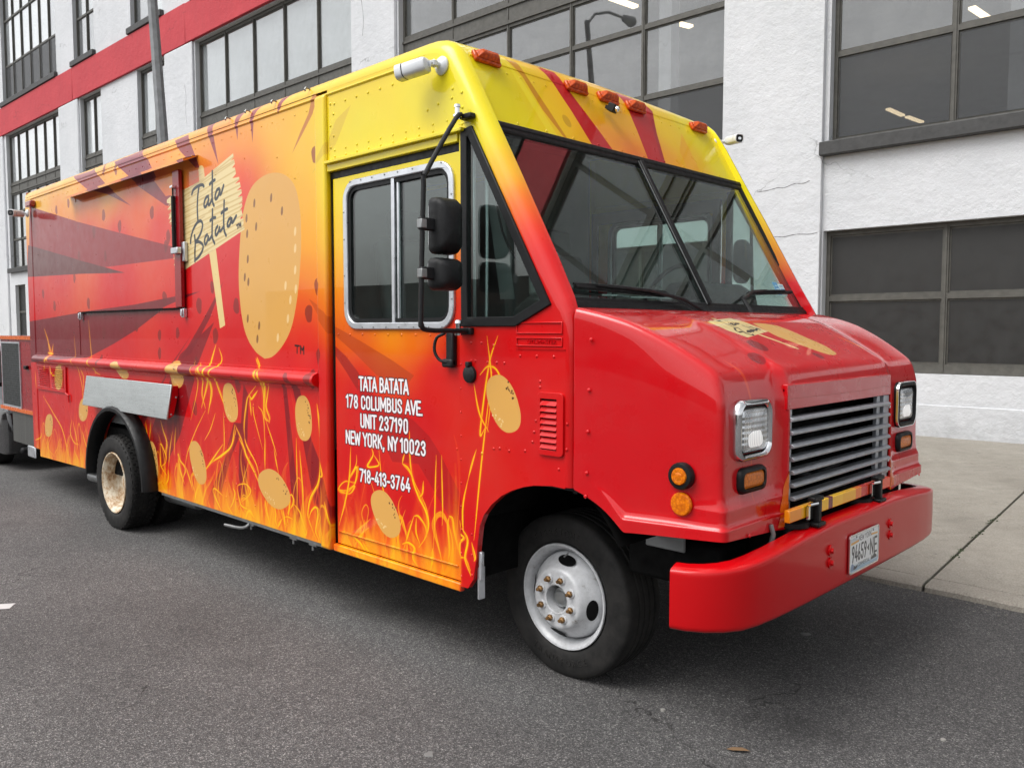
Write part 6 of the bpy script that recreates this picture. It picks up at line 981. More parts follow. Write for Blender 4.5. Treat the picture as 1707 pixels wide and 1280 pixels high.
# ---- folded stainless shelf
q = MB(); xa, xb = -7.80, -6.055
q.add([(xa, 2.622, 1.297), (xb, 2.622, 1.297), (xb, 2.580, 1.040), (xa, 2.580, 1.040), (xa, 2.634, 1.297), (xb, 2.634, 1.297), (xb, 2.592, 1.040), (xa, 2.592, 1.040)], [(0, 1, 2, 3), (4, 7, 6, 5), (0, 4, 5, 1), (1, 5, 6, 2), (2, 6, 7, 3), (3, 7, 4, 0)]); sh = q.obj('folding_shelf', M['stainless'], tr, bevel=.004)
pinkm = M['bumper']
for x in (-6.10, -7.77):
    q = MB(); tri = [(2.636, 1.285), (Y0-.002, 1.285), (Y0-.002, 1.22), (2.640, 1.07), (2.606, 1.045), (2.600, 1.055)]; q.plate(tri, [], lambda a, z, x=x: Vector((x, a, z)), (.035, 0, 0)); q.obj('shelf_bracket', pinkm, sh, bevel=.003)
    q = MB(); q.dome((x+.036, 2.62, 1.075), (1, 0, 0), .008, .005); q.dome((x+.036, 2.66, 1.20), (1, 0, 0), .008, .005); q.obj('bracket_bolt', M['alu'], sh)
# ---- rear louvre vent
q = MB(); A_ = [(-9.35, 1.10), (-8.485, 1.10), (-8.485, 1.352), (-9.35, 1.352)]; q.plate(A_, [[(-9.31, 1.135), (-8.945, 1.135), (-8.945, 1.325), (-9.31, 1.325)], [(-8.89, 1.135), (-8.53, 1.135), (-8.53, 1.325), (-8.89, 1.325)]], fN(-.014), Vector((0, .013, 0))); rv = q.obj('rear_vent', M['side'], tr, uv=UV_SIDE, bevel=.003)
q = MB(); q.box(-9.33, -8.51, Y0-.0025, Y0-.001, 1.11, 1.34); q.obj('vent_opening', M['dark'], rv, smooth=False)
for xs_ in ((-9.308, -8.947), (-8.888, -8.532)):
    for k in range(10):
        z = 1.138+k*.0190; q = MB(); q.add([(xs_[0], Y0-.018, z), (xs_[1], Y0-.018, z), (xs_[1], Y0-.004, z+.013), (xs_[0], Y0-.004, z+.013)], [(0, 1, 2, 3)]); q.obj('louvre', M['side'], rv, uv=UV_SIDE, recalc=False, smooth=False)
q = MB(); q.tube([(-8.50, Y0-.012, 1.10), (-8.42, Y0-.012, 1.085), (-8.42, Y0-.012, 1.02)], .008, 6); q.obj('drain_tube', M['side'], rv, uv=UV_SIDE)
# roof hooks
for x in (-4.247, -4.621, -4.945, -5.207):
    q = MB(); q.tube([(x, Y0+.022, 3.088), (x, Y0-.012, 3.094), (x, Y0-.022, 3.082), (x, Y0-.015, 3.072)], .005, 6); q.obj('awning_hook', M['steel'], tr)
# fender flare
def flare(side=1):
    q = MB(); secs = []
    for t in range(0, 181, 10):
        ca, sa = math.cos(R(t)), math.sin(R(t)); s = []
        for (d, k) in ((-.002, .0), (.03, .012), (.10, .004), (.115, -.01), (.115, -.035), (.10, -.042), (.02, -.05), (-.002, -.05)):
            rx, rz = ARC_A+.03+k, ARC_B+.03+k; z = .44+rz*sa
            s.append((ARC_C+rx*ca, (Y0-d) if side > 0 else (Y1+d), z))
        secs.append(s)
    secs = [[(x, y, .44) for x, y, z in secs[0]]] + secs + [[(x, y, .44) for x, y, z in secs[-1]]] if False else secs
    q.sweep(secs, closed_sec=True); return q.obj('wheel_arch_flare', M['rubber'], tr, sharp=40)
flare(1); flare(-1)
for side in (1, -1):
    q = MB(); ya, yb = (Y0+.031, Y0+.62) if side > 0 else (Y1-.62, Y1-.031)
    q.sweep([[(ARC_C+.62*math.cos(R(t)), y, .44+.62*math.sin(R(t))) for t in range(0, 181, 15)] for y in (ya, yb)]); q.obj('wheel_arch_liner', M['dark'], tr, recalc=False)
    q = MB(); q.sweep([[(-2.42+.44*math.cos(R(t)), y, .62+.44*math.sin(R(t))) for t in range(25, 156, 10)] for y in ((Y0+.032, Y0+.7) if side > 0 else (Y1-.7, Y1-.032))]); q.obj('wheel_arch_liner', M['dark'], tr, recalc=False)

# ---- hood: lattice surface
HW0, HW1 = 1.222, 1.085
AX = [0, .03, .22, .37, .395, .42, .56, .72, .86, .93, 1.0]; BX = [-1, -.965, -.90, -.80, -.70, -.62, -.575, -.54, -.52, -.3, 0, .3, .52, .54, .575, .62, .70, .80, .90, .965, 1]
CZ = [0, .02, .075, .095, .11, .19, .205, .23, .5, .72, .82, .835, .92, 1.0]
def hood_pt(a, b_, c):
    ab = abs(b_); x = -2.240 + (a*.625); ztop = 1.795 - .10*a - .165*a**2; zbot = .838
    if a < .4: zbot = 1.02 - (1.02-.868)*(a/.4)**1.0 if a > .05 else 1.02
    if a < .40 and a > .0: zbot = np.interp(a, [0, .05, .23, .395], [1.022, 1.015, .960, .872])
    elif a >= .40: zbot = np.interp(a, [.40, 1], [.876, .889])
    if a >= .9: zbot -= .07*max(0, 1-ab)*min(1, (a-.9)/.1+.01)
    H = ztop - zbot
    # ledges are laid out in true height near the bottom
    zref = .93; z = zbot + c*H
    zl = {0: zbot, .02: zbot+.004, 0.075: max(.924, zbot+.03), .095: max(.930, zbot+.036), .11: max(.940, zbot+.046), .19: .995, .205: 1.003, .23: 1.03}
    if c in zl: z = zl[c] if a > .35 else zbot + (z-zbot)
    hw = HW0 + (HW1-HW0)*a**1.1
    # crown: the sides fall, the nose leans
    y = b_*hw
    if c > .23:
        t = max(0, (c-.72)/.28); y *= 1 - .016*t*t*a; x -= .036*t*t*max(0, a-.3)/.7
    if c == 1.0: z += .0*(1-ab**2)
    # raised centre with soft shoulders
    k = max(0, min(1, (.59-ab)/.05))
    if k > 0:
        if c == 1.0: z += .008*k*min(1, a*3)
        if a > .8: x += .034*k*(a-.8)/.2
    # bumper ledges stand proud low on the nose
    if c <= .205 and a > .35:
        o = .016 if c >= .11 else .028
        if ab > .56:
            x += o*min(1, max(0, (a-.6)/.4))*1.1; 
        y += math.copysign(.010 if c >= .11 else .022, b_)*min(1, ab**8) if c < .11 else math.copysign(.0, b_)
        if c >= .11 and a > .85: y += math.copysign(.008, b_)*ab**8
    return (x, YC+y, z)
b = MB(); idx = {}
def hv(i, j, k):
    if (i, j, k) not in idx: idx[(i, j, k)] = len(b.v); b.v.append(hood_pt(AX[i], BX[j], CZ[k]))
    return idx[(i, j, k)]
I, J, K = len(AX)-1, len(BX)-1, len(CZ)-1; fs = []
for i in range(I):
    for j in range(J): fs.append((hv(i, j, K), hv(i+1, j, K), hv(i+1, j+1, K), hv(i, j+1, K)))
    for k in range(K):
        for j in (0, J): fs.append((hv(i, j, k), hv(i+1, j, k), hv(i+1, j, k+1), hv(i, j, k+1)))
JG0, JG1 = BX.index(-.54), BX.index(.54); KG = CZ.index(.82)
for j in range(J):
    for k in range(K):
        if JG0 <= j < JG1 and k < KG: continue
        fs.append((hv(I, j, k), hv(I, j+1, k), hv(I, j+1, k+1), hv(I, j, k+1)))
for f_ in fs: b.f.append(list(f_)); b.m.append(0)
hood = b.obj('hood', M['hood'], tr, uv=CV_HOOD.uv(1, 0), sub=2, sharp=180)
so = hood.modifiers.new('thick', 'SOLIDIFY'); so.thickness = .012; so.offset = -1
print('HOODZ', hood_pt(1, .3, .72), hood_pt(1, .3, 1), hood_pt(0, 0, 1))
# hood side rivets
q = MB()
for x, z in ((-2.155, 1.66), (-2.165, 1.45), (-2.17, 1.275), (-2.175, 1.10), (-2.18, 1.0)): q.dome((x, YC-HW0+.006+.012*(x+2.24), z), (0, -1, 0), .009, .005, 8)
tag(q.obj('rivets', M['red'], hood), kind='stuff')
q = MB()
for y, z in ((2.98, .885), (3.17, .885), (4.93, .885)): q.dome((-1.578, y, z), (1, 0, 0), .008, .005, 8)
tag(q.obj('rivets', M['red'], hood), kind='stuff')
# black strip standing in for the shadow gap between hood and body
q = MB(); q.sweep([[(-2.262, y, z) for y, z in ((YC+s*1.20, 1.0), (YC+s*1.20, 1.72), (YC+s*1.1, 1.76))] for s in (-1,)] + [[(-2.236, y, z) for y, z in ((YC-1.20, 1.0), (YC-1.20, 1.72), (YC-1.1, 1.76))]]); q.obj('hood_gap_shade', M['dark'], tr, recalc=False)
# orange flame print on the lower nose, laid on the hood surface
def nose_print(l, r_, mat):
    q = MB(); n = 10; vs = []
    for i in range(n+1):
        for j in range(n+1):
            t = i/n; a = (l[0][0]+(l[1][0]-l[0][0])*t, l[0][1]+(l[1][1]-l[0][1])*t); c = (r_[0][0]+(r_[1][0]-r_[0][0])*t, r_[0][1]+(r_[1][1]-r_[0][1])*t); u = j/n; vs.append((-1.50, a[0]+(c[0]-a[0])*u, a[1]+(c[1]-a[1])*u))
    q.add(vs, [(i*(n+1)+j, i*(n+1)+j+1, (i+1)*(n+1)+j+1, (i+1)*(n+1)+j) for i in range(n) for j in range(n)])
    o = q.obj('flame_print', mat, hood, recalc=False); s_ = o.modifiers.new('wrap', 'SHRINKWRAP'); s_.target = hood; s_.wrap_method = 'PROJECT'; s_.use_project_x = True; s_.use_project_y = False; s_.use_project_z = False; s_.use_negative_direction = True; s_.use_positive_direction = False; s_.offset = .0025
nose_print([(3.225, .872), (3.318, 1.10)], [(3.315, .872), (3.325, 1.10)], M['orange'])
nose_print([(4.492, .880), (4.490, 1.06)], [(4.545, .880), (4.500, 1.06)], M['orange'])
# ---- grille
GX = -1.580
q = MB(); q.box(GX-.03, GX-.006, 3.30, 4.48, 1.363, 1.47); gp = q.obj('grille_header', M['hood'], tr, uv=CV_HOOD.uv(1, 0), bevel=.003)
grl = empty('grille', (GX, YC, 1.15), parent=tr)
for k in range(7):
    z = 1.318-.0573*k; y0_, y1_ = 3.320+.0063*k, 4.440+.0045*k; q = MB()
    q.sweep([[(GX+.012, y, z+.004), (GX+.010, y, z-.006), (GX-.004, y, z-.008), (GX-.055, y, z+.004), (GX-.055, y, z+.008), (GX, y, z+.012)] for y in (y0_, y1_)], closed_sec=True); q.obj('slat', M['slat'], grl, bevel=.002)
for ya, yb, dx in ((3.335, 3.375, -.02), (4.335, 4.375, -.02), (4.405, 4.475, -.012)):
    q = MB(); q.add([(GX+dx, ya, .91), (GX+dx, yb+.0, .91), (GX+dx, yb, 1.362), (GX+dx, ya, 1.362)], [(0, 1, 2, 3)]); q = MB(); q.box(GX+dx-.02, GX+dx, ya, yb, .905, 1.362); q.obj('grille_upright', M['slat'], grl, bevel=.002)
q = MB()
for z in (1.30, 1.02): q.dome((GX+.0, 4.452, z), (1, 0, 0), .008, .006)
q.obj('grille_bolts', M['chrome'], grl)
q = MB(); q.box(-1.80, -1.78, 3.30, 4.50, .86, 1.44); q.box(-1.79, -1.64, 3.28, 3.30, .86, 1.44); q.box(-1.79, -1.64, 4.50, 4.52, .86, 1.44); q.box(-1.80, -1.60, 3.30, 4.50, 1.44, 1.45); q.obj('radiator', M['dark'], tr)
q = MB(); q.box(-1.76, -1.72, 3.42, 3.62, 1.18, 1.36); q.tube([(-1.7, 3.45, 1.1), (-1.7, 3.8, 1.0), (-1.7, 4.2, 1.05)], .02, 8); q.obj('cooler_hose', M['cabin'], tr)
q = MB(); q.box(-1.545, -1.52, 3.205, 4.325, .905, .958); bar_ = q.obj('striped_cross_bar', M['barstripe'], tr, bevel=.004)
for y in (3.40, 4.095):
    lt = empty('hood_latch', (-1.5, y, .9), parent=tr)
    q = MB(); q.box(-1.515, -1.48, y-.045, y+.045, .975, .995); q.box(-1.515, -1.485, y+.005, y+.035, .84, .98); q.box(-1.52, -1.475, y-.02, y+.06, .865, .882); q.obj('t_handle', M['rubber'], lt, bevel=.005)
    q = MB(); q.tube([(-1.50, y-.055, .965), (-1.49, y+.0, .965)], .008, 8); q.box(-1.515, -1.505, y-.05, y-.01, .90, .955); q.obj('catch', M['chrome'], lt)
    q = MB(); q.lathe([(.06, -.08), (.055, .01), (.075, .015), (.075, .035), (.03, .04)], (-1.58, y-.05, .85), 'z', 16); q.obj('rubber_mount', M['rubber'], lt)
    q = MB(); q.lathe([(.018, -.02), (.018, .02)], (-1.49, y+.03, .83), 'x', 8); q.obj('latch_nut', M['bumper'], lt)
q = MB(); q.tube([(-1.58, 3.16, .90), (-1.57, 3.165, .86), (-1.58, 3.16, .80)], [.010, .010, .013], 10); q.lathe([(.013, 0), (.018, .01), (.018, .05), (.012, .06)], (-1.58, 3.16, .76), 'z', 10); q.obj('air_coupling', M['steel'], tr)
# ---- headlamps
def rr3(yc, zc, w, h, r, n=6): return [(yc+a, zc+c) for a, c in rrect(-w/2, w/2, -h/2, h/2, r, n)]
def oct_(w, h, c): return [(w/2-c, h/2), (-w/2+c, h/2), (-w/2, h/2-c), (-w/2, -h/2+c), (-w/2+c, -h/2), (w/2-c, -h/2), (w/2, -h/2+c), (w/2, h/2-c)]
def headlamp(y, z, full=True):
    H = empty('headlight', (-1.60, y, z), parent=tr); X = -1.618
    def ring(k, w, h, c, dx): return [(X+dx, y+a, z+c_) for a, c_ in rrect(-w/2, w/2, -h/2, h/2, c, 5)]
    q = MB(); secs = [ring(0, .285, .245, .055, 0), ring(0, .285, .245, .055, .014), ring(0, .275, .235, .052, .026), ring(0, .250, .212, .045, .030), ring(0, .235, .196, .040, .022), ring(0, .228, .190, .036, .006)]
    q.sweep(secs, closed_sec=True, caps=False); q.obj('bezel', M['chrome'] if full else M['rubber'], H, sharp=50)
    if not full:
        q = MB(); secs = [ring(0, .288, .250, .055, .015), ring(0, .284, .246, .053, .026), ring(0, .276, .240, .05, .026), ring(0, .270, .236, .05, .018)]; q.sweep(secs, closed_sec=True, caps=False); q.obj('bezel_trim', M['chrome'], H)
    q = MB(); secs = [ring(0, .225, .186, .034, .004), ring(0, .222, .182, .032, .012), ring(0, .205, .166, .03, .018)]; q.sweep(secs, closed_sec=True, caps=False); q.obj('retainer', M['rubber'], H)
    q = MB(); secs = [ring(0, .212, .172, .03, .012), ring(0, .208, .168, .03, .020), ring(0, .18, .145, .03, .024), ring(0, .09, .07, .02, .027)]; q.sweep(secs, closed_sec=True); q.obj('lens', M['lamp'], H, sharp=60)
    q = MB(); q.sweep([[(X+dx, y-.004+a*k, z-.030+c_*k) for a, c_ in rrect(-.066, .066, -.040, .036, .03, 5)] for k, dx in ((1, .0225), (.95, .0255), (.5, .0285), (.1, .029))], closed_sec=True); q.obj('lit_bulb', M['glow'], H)
headlamp(3.047, 1.302, True); headlamp(4.755, 1.296, False)
for y, z in ((3.040, 1.101), (4.752, 1.088)):
    T = empty('turn_signal', (-1.60, y, z), parent=tr); X = -1.616
    rg = lambda w, h, c, dx: [(X+dx, y+a, z+c_) for a, c_ in rrect(-w/2, w/2, -h/2, h/2, c, 5)]
    q = MB(); q.sweep([rg(.215, .105, .035, 0), rg(.215, .105, .035, .012), rg(.203, .093, .032, .024), rg(.176, .070, .024, .026), rg(.170, .064, .022, .014)], closed_sec=True, caps=False); q.obj('grommet', M['rubber'], T, sharp=60)
    q = MB(); q.sweep([rg(.172, .066, .022, .014), rg(.166, .060, .020, .021), rg(.10, .036, .012, .023)], closed_sec=True); q.obj('lens', M['amber'], T, sharp=60)
SY = YC-HW0+.054
def side_lamp(x, z, grom):
    yb_ = YC - (HW0+(HW1-HW0)*((x+2.24)/.625)**1.1) - .010
    T = empty('side_marker', (x, yb_, z), parent=tr)
    if grom: q = MB(); q.lathe([(.054, .012), (.054, -.010), (.050, -.018), (.036, -.020), (.034, -.010)], (x, yb_, z), 'y', 28); q.obj('grommet', M['rubber'], T); r0 = .035; d = -.010
    else: r0 = .047; d = 0.006
    q = MB(); q.lathe([(r0, d), (r0, d-.008), (r0*.9, d-.014), (r0*.62, d-.016), (r0*.5, d-.0145), (r0*.3, d-.017), (.001, d-.017)], (x, yb_, z), 'y', 28); q.obj('lens', M['amber'], T)
side_lamp(-1.765, 1.128, True); side_lamp(-1.765, 1.016, False)
# ---- bumper
half = [(-1.725, 2.640), (-1.665, 2.655), (-1.60, 2.692), (-1.548, 2.742), (-1.508, 2.81), (-1.488, 2.90), (-1.476, 3.03), (-1.468, 3.25), (-1.464, 3.55), (-1.462, YC)]
full_ = half + [(x, YC+(mir(y)-YC)*.957) for x, y in reversed(half[:-1])]
def bsec(i):
    a = Vector(full_[max(0, i-1)]); c = Vector(full_[min(len(full_)-1, i+1)]); d = (c-a).normalized(); n = Vector((d.y, -d.x)); p = Vector(full_[i]); t = 1-abs(full_[i][1]-YC)/1.27; zt = .792 + .072*min(1, t*1.6); zb = .560+.006*t
    out = []
    for o, z in ((-.075, zb-.002), (-.03, zb-.004), (-.008, zb), (0, zb+.010), (.0005, zb+.022), (.002, zb+.14), (.0005, zt-.026), (0, zt-.012), (-.003, zt-.005), (-.010, zt), (-.045, zt+.006), (-.078, zt+.008), (-.080, zt+.002), (-.045, zt-.001), (-.014, zt-.008), (-.008, zb+.14), (-.010, zb+.006), (-.075, zb+.004)):
        q = p + n*o; out.append((q.x, q.y, z))
    return out
q = MB(); q.sweep([bsec(i) for i in range(len(full_))], closed_sec=True); bump_ = q.obj('bumper', M['bumper'], tr, sharp=50, sub=0)
q = MB(); q.sweep([[(bsec(i)[14][0], bsec(i)[14][1], bsec(i)[14][2]), (bsec(i)[16][0], bsec(i)[16][1], bsec(i)[16][2])] for i in range(len(full_))]); q.v = [(x-.004, YC+(y-YC)*.997, z) for x, y, z in q.v]; q.obj('bumper_lining', M['dark'], bump_, recalc=False)
for y, z in ((3.478, .752), (3.480, .698), (4.172, .752), (4.176, .696)):
    q = MB(); q.lathe([(.018, 0), (.018, .004), (.012, .005), (.012, .013), (.006, .014)], (0, 0, 0), 'x', 6); q.lathe([(.024, -.004), (.024, .003)], (0, 0, 0), 'x', 16); q.obj('bumper_bolt', M['bumper'], bump_, (-1.459, y, z))
q = MB(); PX, py0, py1, pz0, pz1 = -1.452, 3.664, 4.000, .607, .779
q.plate(rrect(py0, py1, pz0, pz1, .014, 4), [], lambda a, z: Vector((PX, a, z)), (-.004, 0, 0)); pl = q.obj('licence_plate', M['licence'], bump_, uv=lambda c: np.stack([(c[:, 1]-py0)/(py1-py0), (c[:, 2]-pz0)/(pz1-pz0)], 1), smooth=False)
q = MB(); q.plate(rrect(py0-.004, py1+.004, pz0-.004, pz1+.004, .017, 4), [rrect(py0+.004, py1-.004, pz0+.004, pz1-.004, .012, 4)], lambda a, z: Vector((PX+.002, a, z)), (-.008, 0, 0)); q.obj('plate_rim', M['chrome'], pl, bevel=.001)
for y, z in ((py0+.07, pz1-.012), (py1-.07, pz1-.012)): 
    q = MB(); q.dome((PX+.0005, y, z), (1, 0, 0), .006, .004); q.obj('plate_screw', M['steel'], pl)

# ---- chassis, underside
q = MB()
for y in (3.42, 4.30): q.box(-9.3, -1.66, y, y+.09, .62, .80)
for x in (-1.70, -2.2, -3.2, -4.4, -5.8, -7.9): q.box(x, x+.1, 3.4, 4.4, .64, .78)
q.obj('chassis_frame', M['dark'], tr)
q = MB(); q.box(-9.3, -4.05, Y0+.06, Y1-.06, .80, .86); q.box(-9.3, -4.05, Y0+.035, Y0+.06, .45, .86); q.box(-9.3, -4.05, Y1-.06, Y1-.035, .45, .86) ; q.obj('floor_underside', M['dark'], tr)
q.v = []; 
q = MB(); q.box(-6.42, -4.17, Y0+.004, Y0+.034, .415, .436); q.obj('skirt_rail', M['steel'], tr)
for x in (-5.05, -4.52, -4.30):
    q = MB(); q.tube([(x, Y0+.02, .44), (x, Y0+.02, .37)], .007, 6); q.box(x-.03, x+.05, Y0+.01, Y0+.03, .40, .412); q.obj('rail_hanger', M['steel'], tr)
q = MB(); q.tube(smooth_path([(-5.05, Y0+.01, .41), (-5.08, Y0-.01, .385), (-5.16, Y0-.02, .372), (-5.32, Y0-.03, .366)], 4), .010, 8); q.obj('drain_spout', M['steel'], tr)
q = MB(); q.tube([(-1.95, 3.1, .418), (-1.95, 4.7, .418)], .05, 10)
q = MB(); q.tube([(-2.57, 3.3, .40), (-2.57, 4.5, .40)], .055, 10); q.tube([(-7.25, 3.2, .42), (-7.25, 4.6, .42)], .07, 12); q.lathe([(.001, -.2), (.17, -.1), (.17, .1), (.001, .2)], (-7.25, YC, .42), 'y', 16); q.obj('axles', M['dark'], tr)
q = MB(); q.box(-2.2, -1.72, 3.02, 3.3, .60, .80); q.box(-2.25, -1.6, 3.25, 3.45, .62, .92); q.box(-2.1, -1.6, 4.4, 4.7, .62, .92); q.box(-2.3, -1.62, 3.45, 4.4, .70, .95); q.obj('suspension', M['dark'], tr, bevel=.02)
q = MB(); q.box(-2.08, -1.88, 2.985, 3.0, .755, .87); q.obj('grey_bracket', simple('grey_bracket_paint', (.22, .23, .23, 1), .5), tr, bevel=.02)
q = MB(); q.box(-2.835, -2.815, Y0+.01, Y0+.03, .50, .64); q.box(-2.855, -2.84, Y0+.02, Y0+.06, .40, .56); q.obj('step_hanger', M['alu'], tr, bevel=.004)
q = MB(); q.tube([(-6.4, 2.98, .30), (-8.15, 2.86, .30), (-8.38, 2.84, .30)], .048, 14); q.obj('exhaust_pipe', M['steel'], tr)
q = MB(); q.lathe([(.040, 0), (.040, .01)], (-8.385, 2.84, .30), 'x', 14); q.obj('exhaust_bore', M['dark'], tr)
for x0_, x1_ in ((-3.02, -2.86), (-2.24, -2.1)):
    pass
q = MB(); q.box(-3.0, -2.86, Y0+.05, Y1-.05, .5, 1.1); q.obj('footwell_wall', M['dark'], tr)
q = MB(); q.box(-9.55, -9.53, Y0+.01, Y1-.01, .47, 3.1); q.obj('rear_wall', M['darkred'], tr)
# ---- cab interior
q = MB(); q.box(-4.12, -2.25, Y0+.06, Y1-.06, 1.00, 1.03); q.obj('cab_floor', M['cabin'], tr)
q = MB(); q.box(-4.14, -4.10, Y0+.04, 3.45, 1.0, 3.02); q.box(-4.14, -4.10, 4.15, Y1-.04, 1.0, 3.02); q.box(-4.14, -4.10, 3.45, 4.15, 2.75, 3.02); q.obj('partition', M['cabgrey'], tr)
q = MB(); q.box(-9.5, -4.15, Y0+.035, Y0+.04, .9, 3.0); q.box(-9.5, -4.15, Y1-.04, Y1-.035, .9, 3.0); q.box(-9.5, -4.1, Y0+.05, Y1-.05, 3.03, 3.05); q.box(-4.2, -3.1, Y0+.08, Y1-.08, 2.99, 3.01); q.obj('inner_lining', M['cabgrey'], tr)
q = MB(); pr = [(-2.42, 1.79), (-2.50, 1.85), (-2.62, 1.86), (-2.72, 1.80), (-2.76, 1.62), (-2.70, 1.35), (-2.45, 1.2), (-2.32, 1.4), (-2.33, 1.74)]; q.sweep([[(x, y, z) for x, z in pr] for y in (2.80, 2.9, 4.9, 5.02)], closed_sec=True); q.obj('dashboard', M['cabin'], tr, bevel=.02)
q = MB(); q.sweep([[(x, y, z) for x, z in ((-2.55, 1.82), (-2.58, 1.93), (-2.68, 1.99), (-2.82, 1.98), (-2.88, 1.90), (-2.80, 1.75))] for y in (4.25, 4.32, 4.82, 4.9)], closed_sec=True); q.obj('instrument_pod', M['cabin'], tr, bevel=.02)
q = MB(); q.tube([(-3.0+.20*math.cos(t)*.55, 4.52+.215*math.sin(t), 1.92+.215*math.cos(t)*.85) for t in [k*2*math.pi/24 for k in range(24)]], .014, 8, closed=True); q.tube([(-3.0, 4.52, 1.92), (-2.75, 4.52, 1.78)], .03, 8); q.bar((-3.0, 4.31, 1.92), (-3.0, 4.73, 1.92), .03, .015); q.obj('steering_wheel', M['cabin'], tr)
for y in (4.52, 3.15):
    st = empty('cab_seat', (-3.55, y, 1.03), parent=tr)
    q = MB(); q.box(-3.80, -3.35, y-.24, y+.24, 1.42, 1.56); q.obj('cushion', M['seat'], st, bevel=.05, bseg=3)
    q = MB(); q.obox((-3.86, y, 1.88), (0, 1, 0), (.97, 0, .2), (-.2, 0, .97), .24, .06, .36); q.obj('backrest', M['seat'], st, bevel=.05, bseg=3)
    q = MB(); q.obox((-3.94, y, 2.32), (0, 1, 0), (.97, 0, .2), (-.2, 0, .97), .13, .045, .09); q.obj('headrest', M['seat'], st, bevel=.035, bseg=3)
    q = MB(); q.lathe([(.2, 0), (.12, .05), (.10, .38)], (-3.6, y, 1.03), 'z', 14); q.obj('pedestal', M['cabin'], st)
q = MB(); q.box(-3.02, -2.99, 2.80, 2.83, 1.03, 2.6); q.box(-2.99, -2.90, Y0+.045, Y0+.06, 1.7, 2.62); q.obj('grab_rail', M['alu'], tr, bevel=.01)
q = MB(); q.tube([(-2.86, Y0+.09, 1.72), (-2.855, Y0+.09, 2.2), (-2.86, Y0+.09, 2.58)], .008, 6); q.obj('window_rod', M['alu'], tr)
for i_, (px_, py_, pz_, rz_) in enumerate(((-2.55, 3.35, 1.872, .3), (-2.50, 3.62, 1.868, -.2))):
    q = MB(); q.obox((0, 0, 0), (1, 0, 0), (0, 1, 0), (0, 0, 1), .06, .09, .004); q.obj('paper_on_dash', M['offwhite'], tr, (px_, py_, pz_), (0, .05, rz_))
q = MB(); q.tube(smooth_path([(-2.5, 3.2, 1.87), (-2.6, 3.0, 1.9), (-2.8, 2.86, 2.1), (-2.9, 2.84, 2.5)], 5), .006, 6); q.obj('dash_cable', M['rubber'], tr)
q = MB(); q.box(-2.62, -2.50, 4.02, 4.12, 1.865, 1.93); q.obj('dash_device', M['rubber'], tr, bevel=.01)
q = MB(); q.box(-2.72, -2.60, 2.90, 3.02, 1.85, 2.08); q.obj('card_reader_stand', M['cabgrey'], tr, bevel=.03)
# rounded white inner panel seen at the near pillar
q = MB(); q.sweep([[(-2.95+.05*k, 2.82+.04*k, 2.6-.5*k) for k in (0, .5, 1, 1.5)], [(-2.90+.05*k, 2.87+.04*k, 2.6-.5*k) for k in (0, .5, 1, 1.5)]]); q.obj('pillar_trim', M['cabgrey'], tr, recalc=False)

# ---- wheels
def tyre_mesh(r, w, ribs=True):
    """axis y, outer face at y=0 going to +w"""
    h = w/2; rb = .255
    prof = [(rb, .020), (rb+.012, .004), (rb+.03, -.004), (rb+.055, -.006), (r-.034, -.004), (r-.014, .002), (r-.005, .010), (r, .024)]
    if ribs:
        for c in (.30, .45, .60, .75): prof += [(r, w*c-.012*1), (r-.009, w*c-.008), (r-.009, w*c-.001), (r, w*c+.003)]
    prof += [(r, w*.5)] if not ribs else []
    prof += [(r-.002, w-.034), (r-.010, w-.022), (r-.022, w-.010), (r-.055, w+.004), (rb+.03, w+.004), (rb+.012, w-.004), (rb, w-.02)]
    return prof
def rimprof(front):
    return [(.250, .018), (.2585, .004), (.256, -.003), (.248, -.002), (.243, .006), (.236, .012), (.226, .028), (.218, .060), (.214, .10), (.212, .17), (.235, .215), (.25, .222)]
def front_wheel(name, side):
    W = empty(name, (0, 0, 0), parent=tr)
    return W
def disc_with_holes(yf, mat, parent, loc, side, holes=4, dish=None, phase=0):
    """pressed wheel disc: annular surface with oval hand holes"""
    q = MB(); NR = 64; prof = dish; vs = []; fs = []
    m_ = len(prof)
    for r, y in prof:
        for k in range(NR):
            a = 2*math.pi*k/NR; vs.append((r*math.cos(a), y, r*math.sin(a)))
    for i in range(m_-1):
        for k in range(NR): fs.append((i*NR+k, i*NR+(k+1) % NR, (i+1)*NR+(k+1) % NR, (i+1)*NR+k))
    q.add(vs, fs); return q
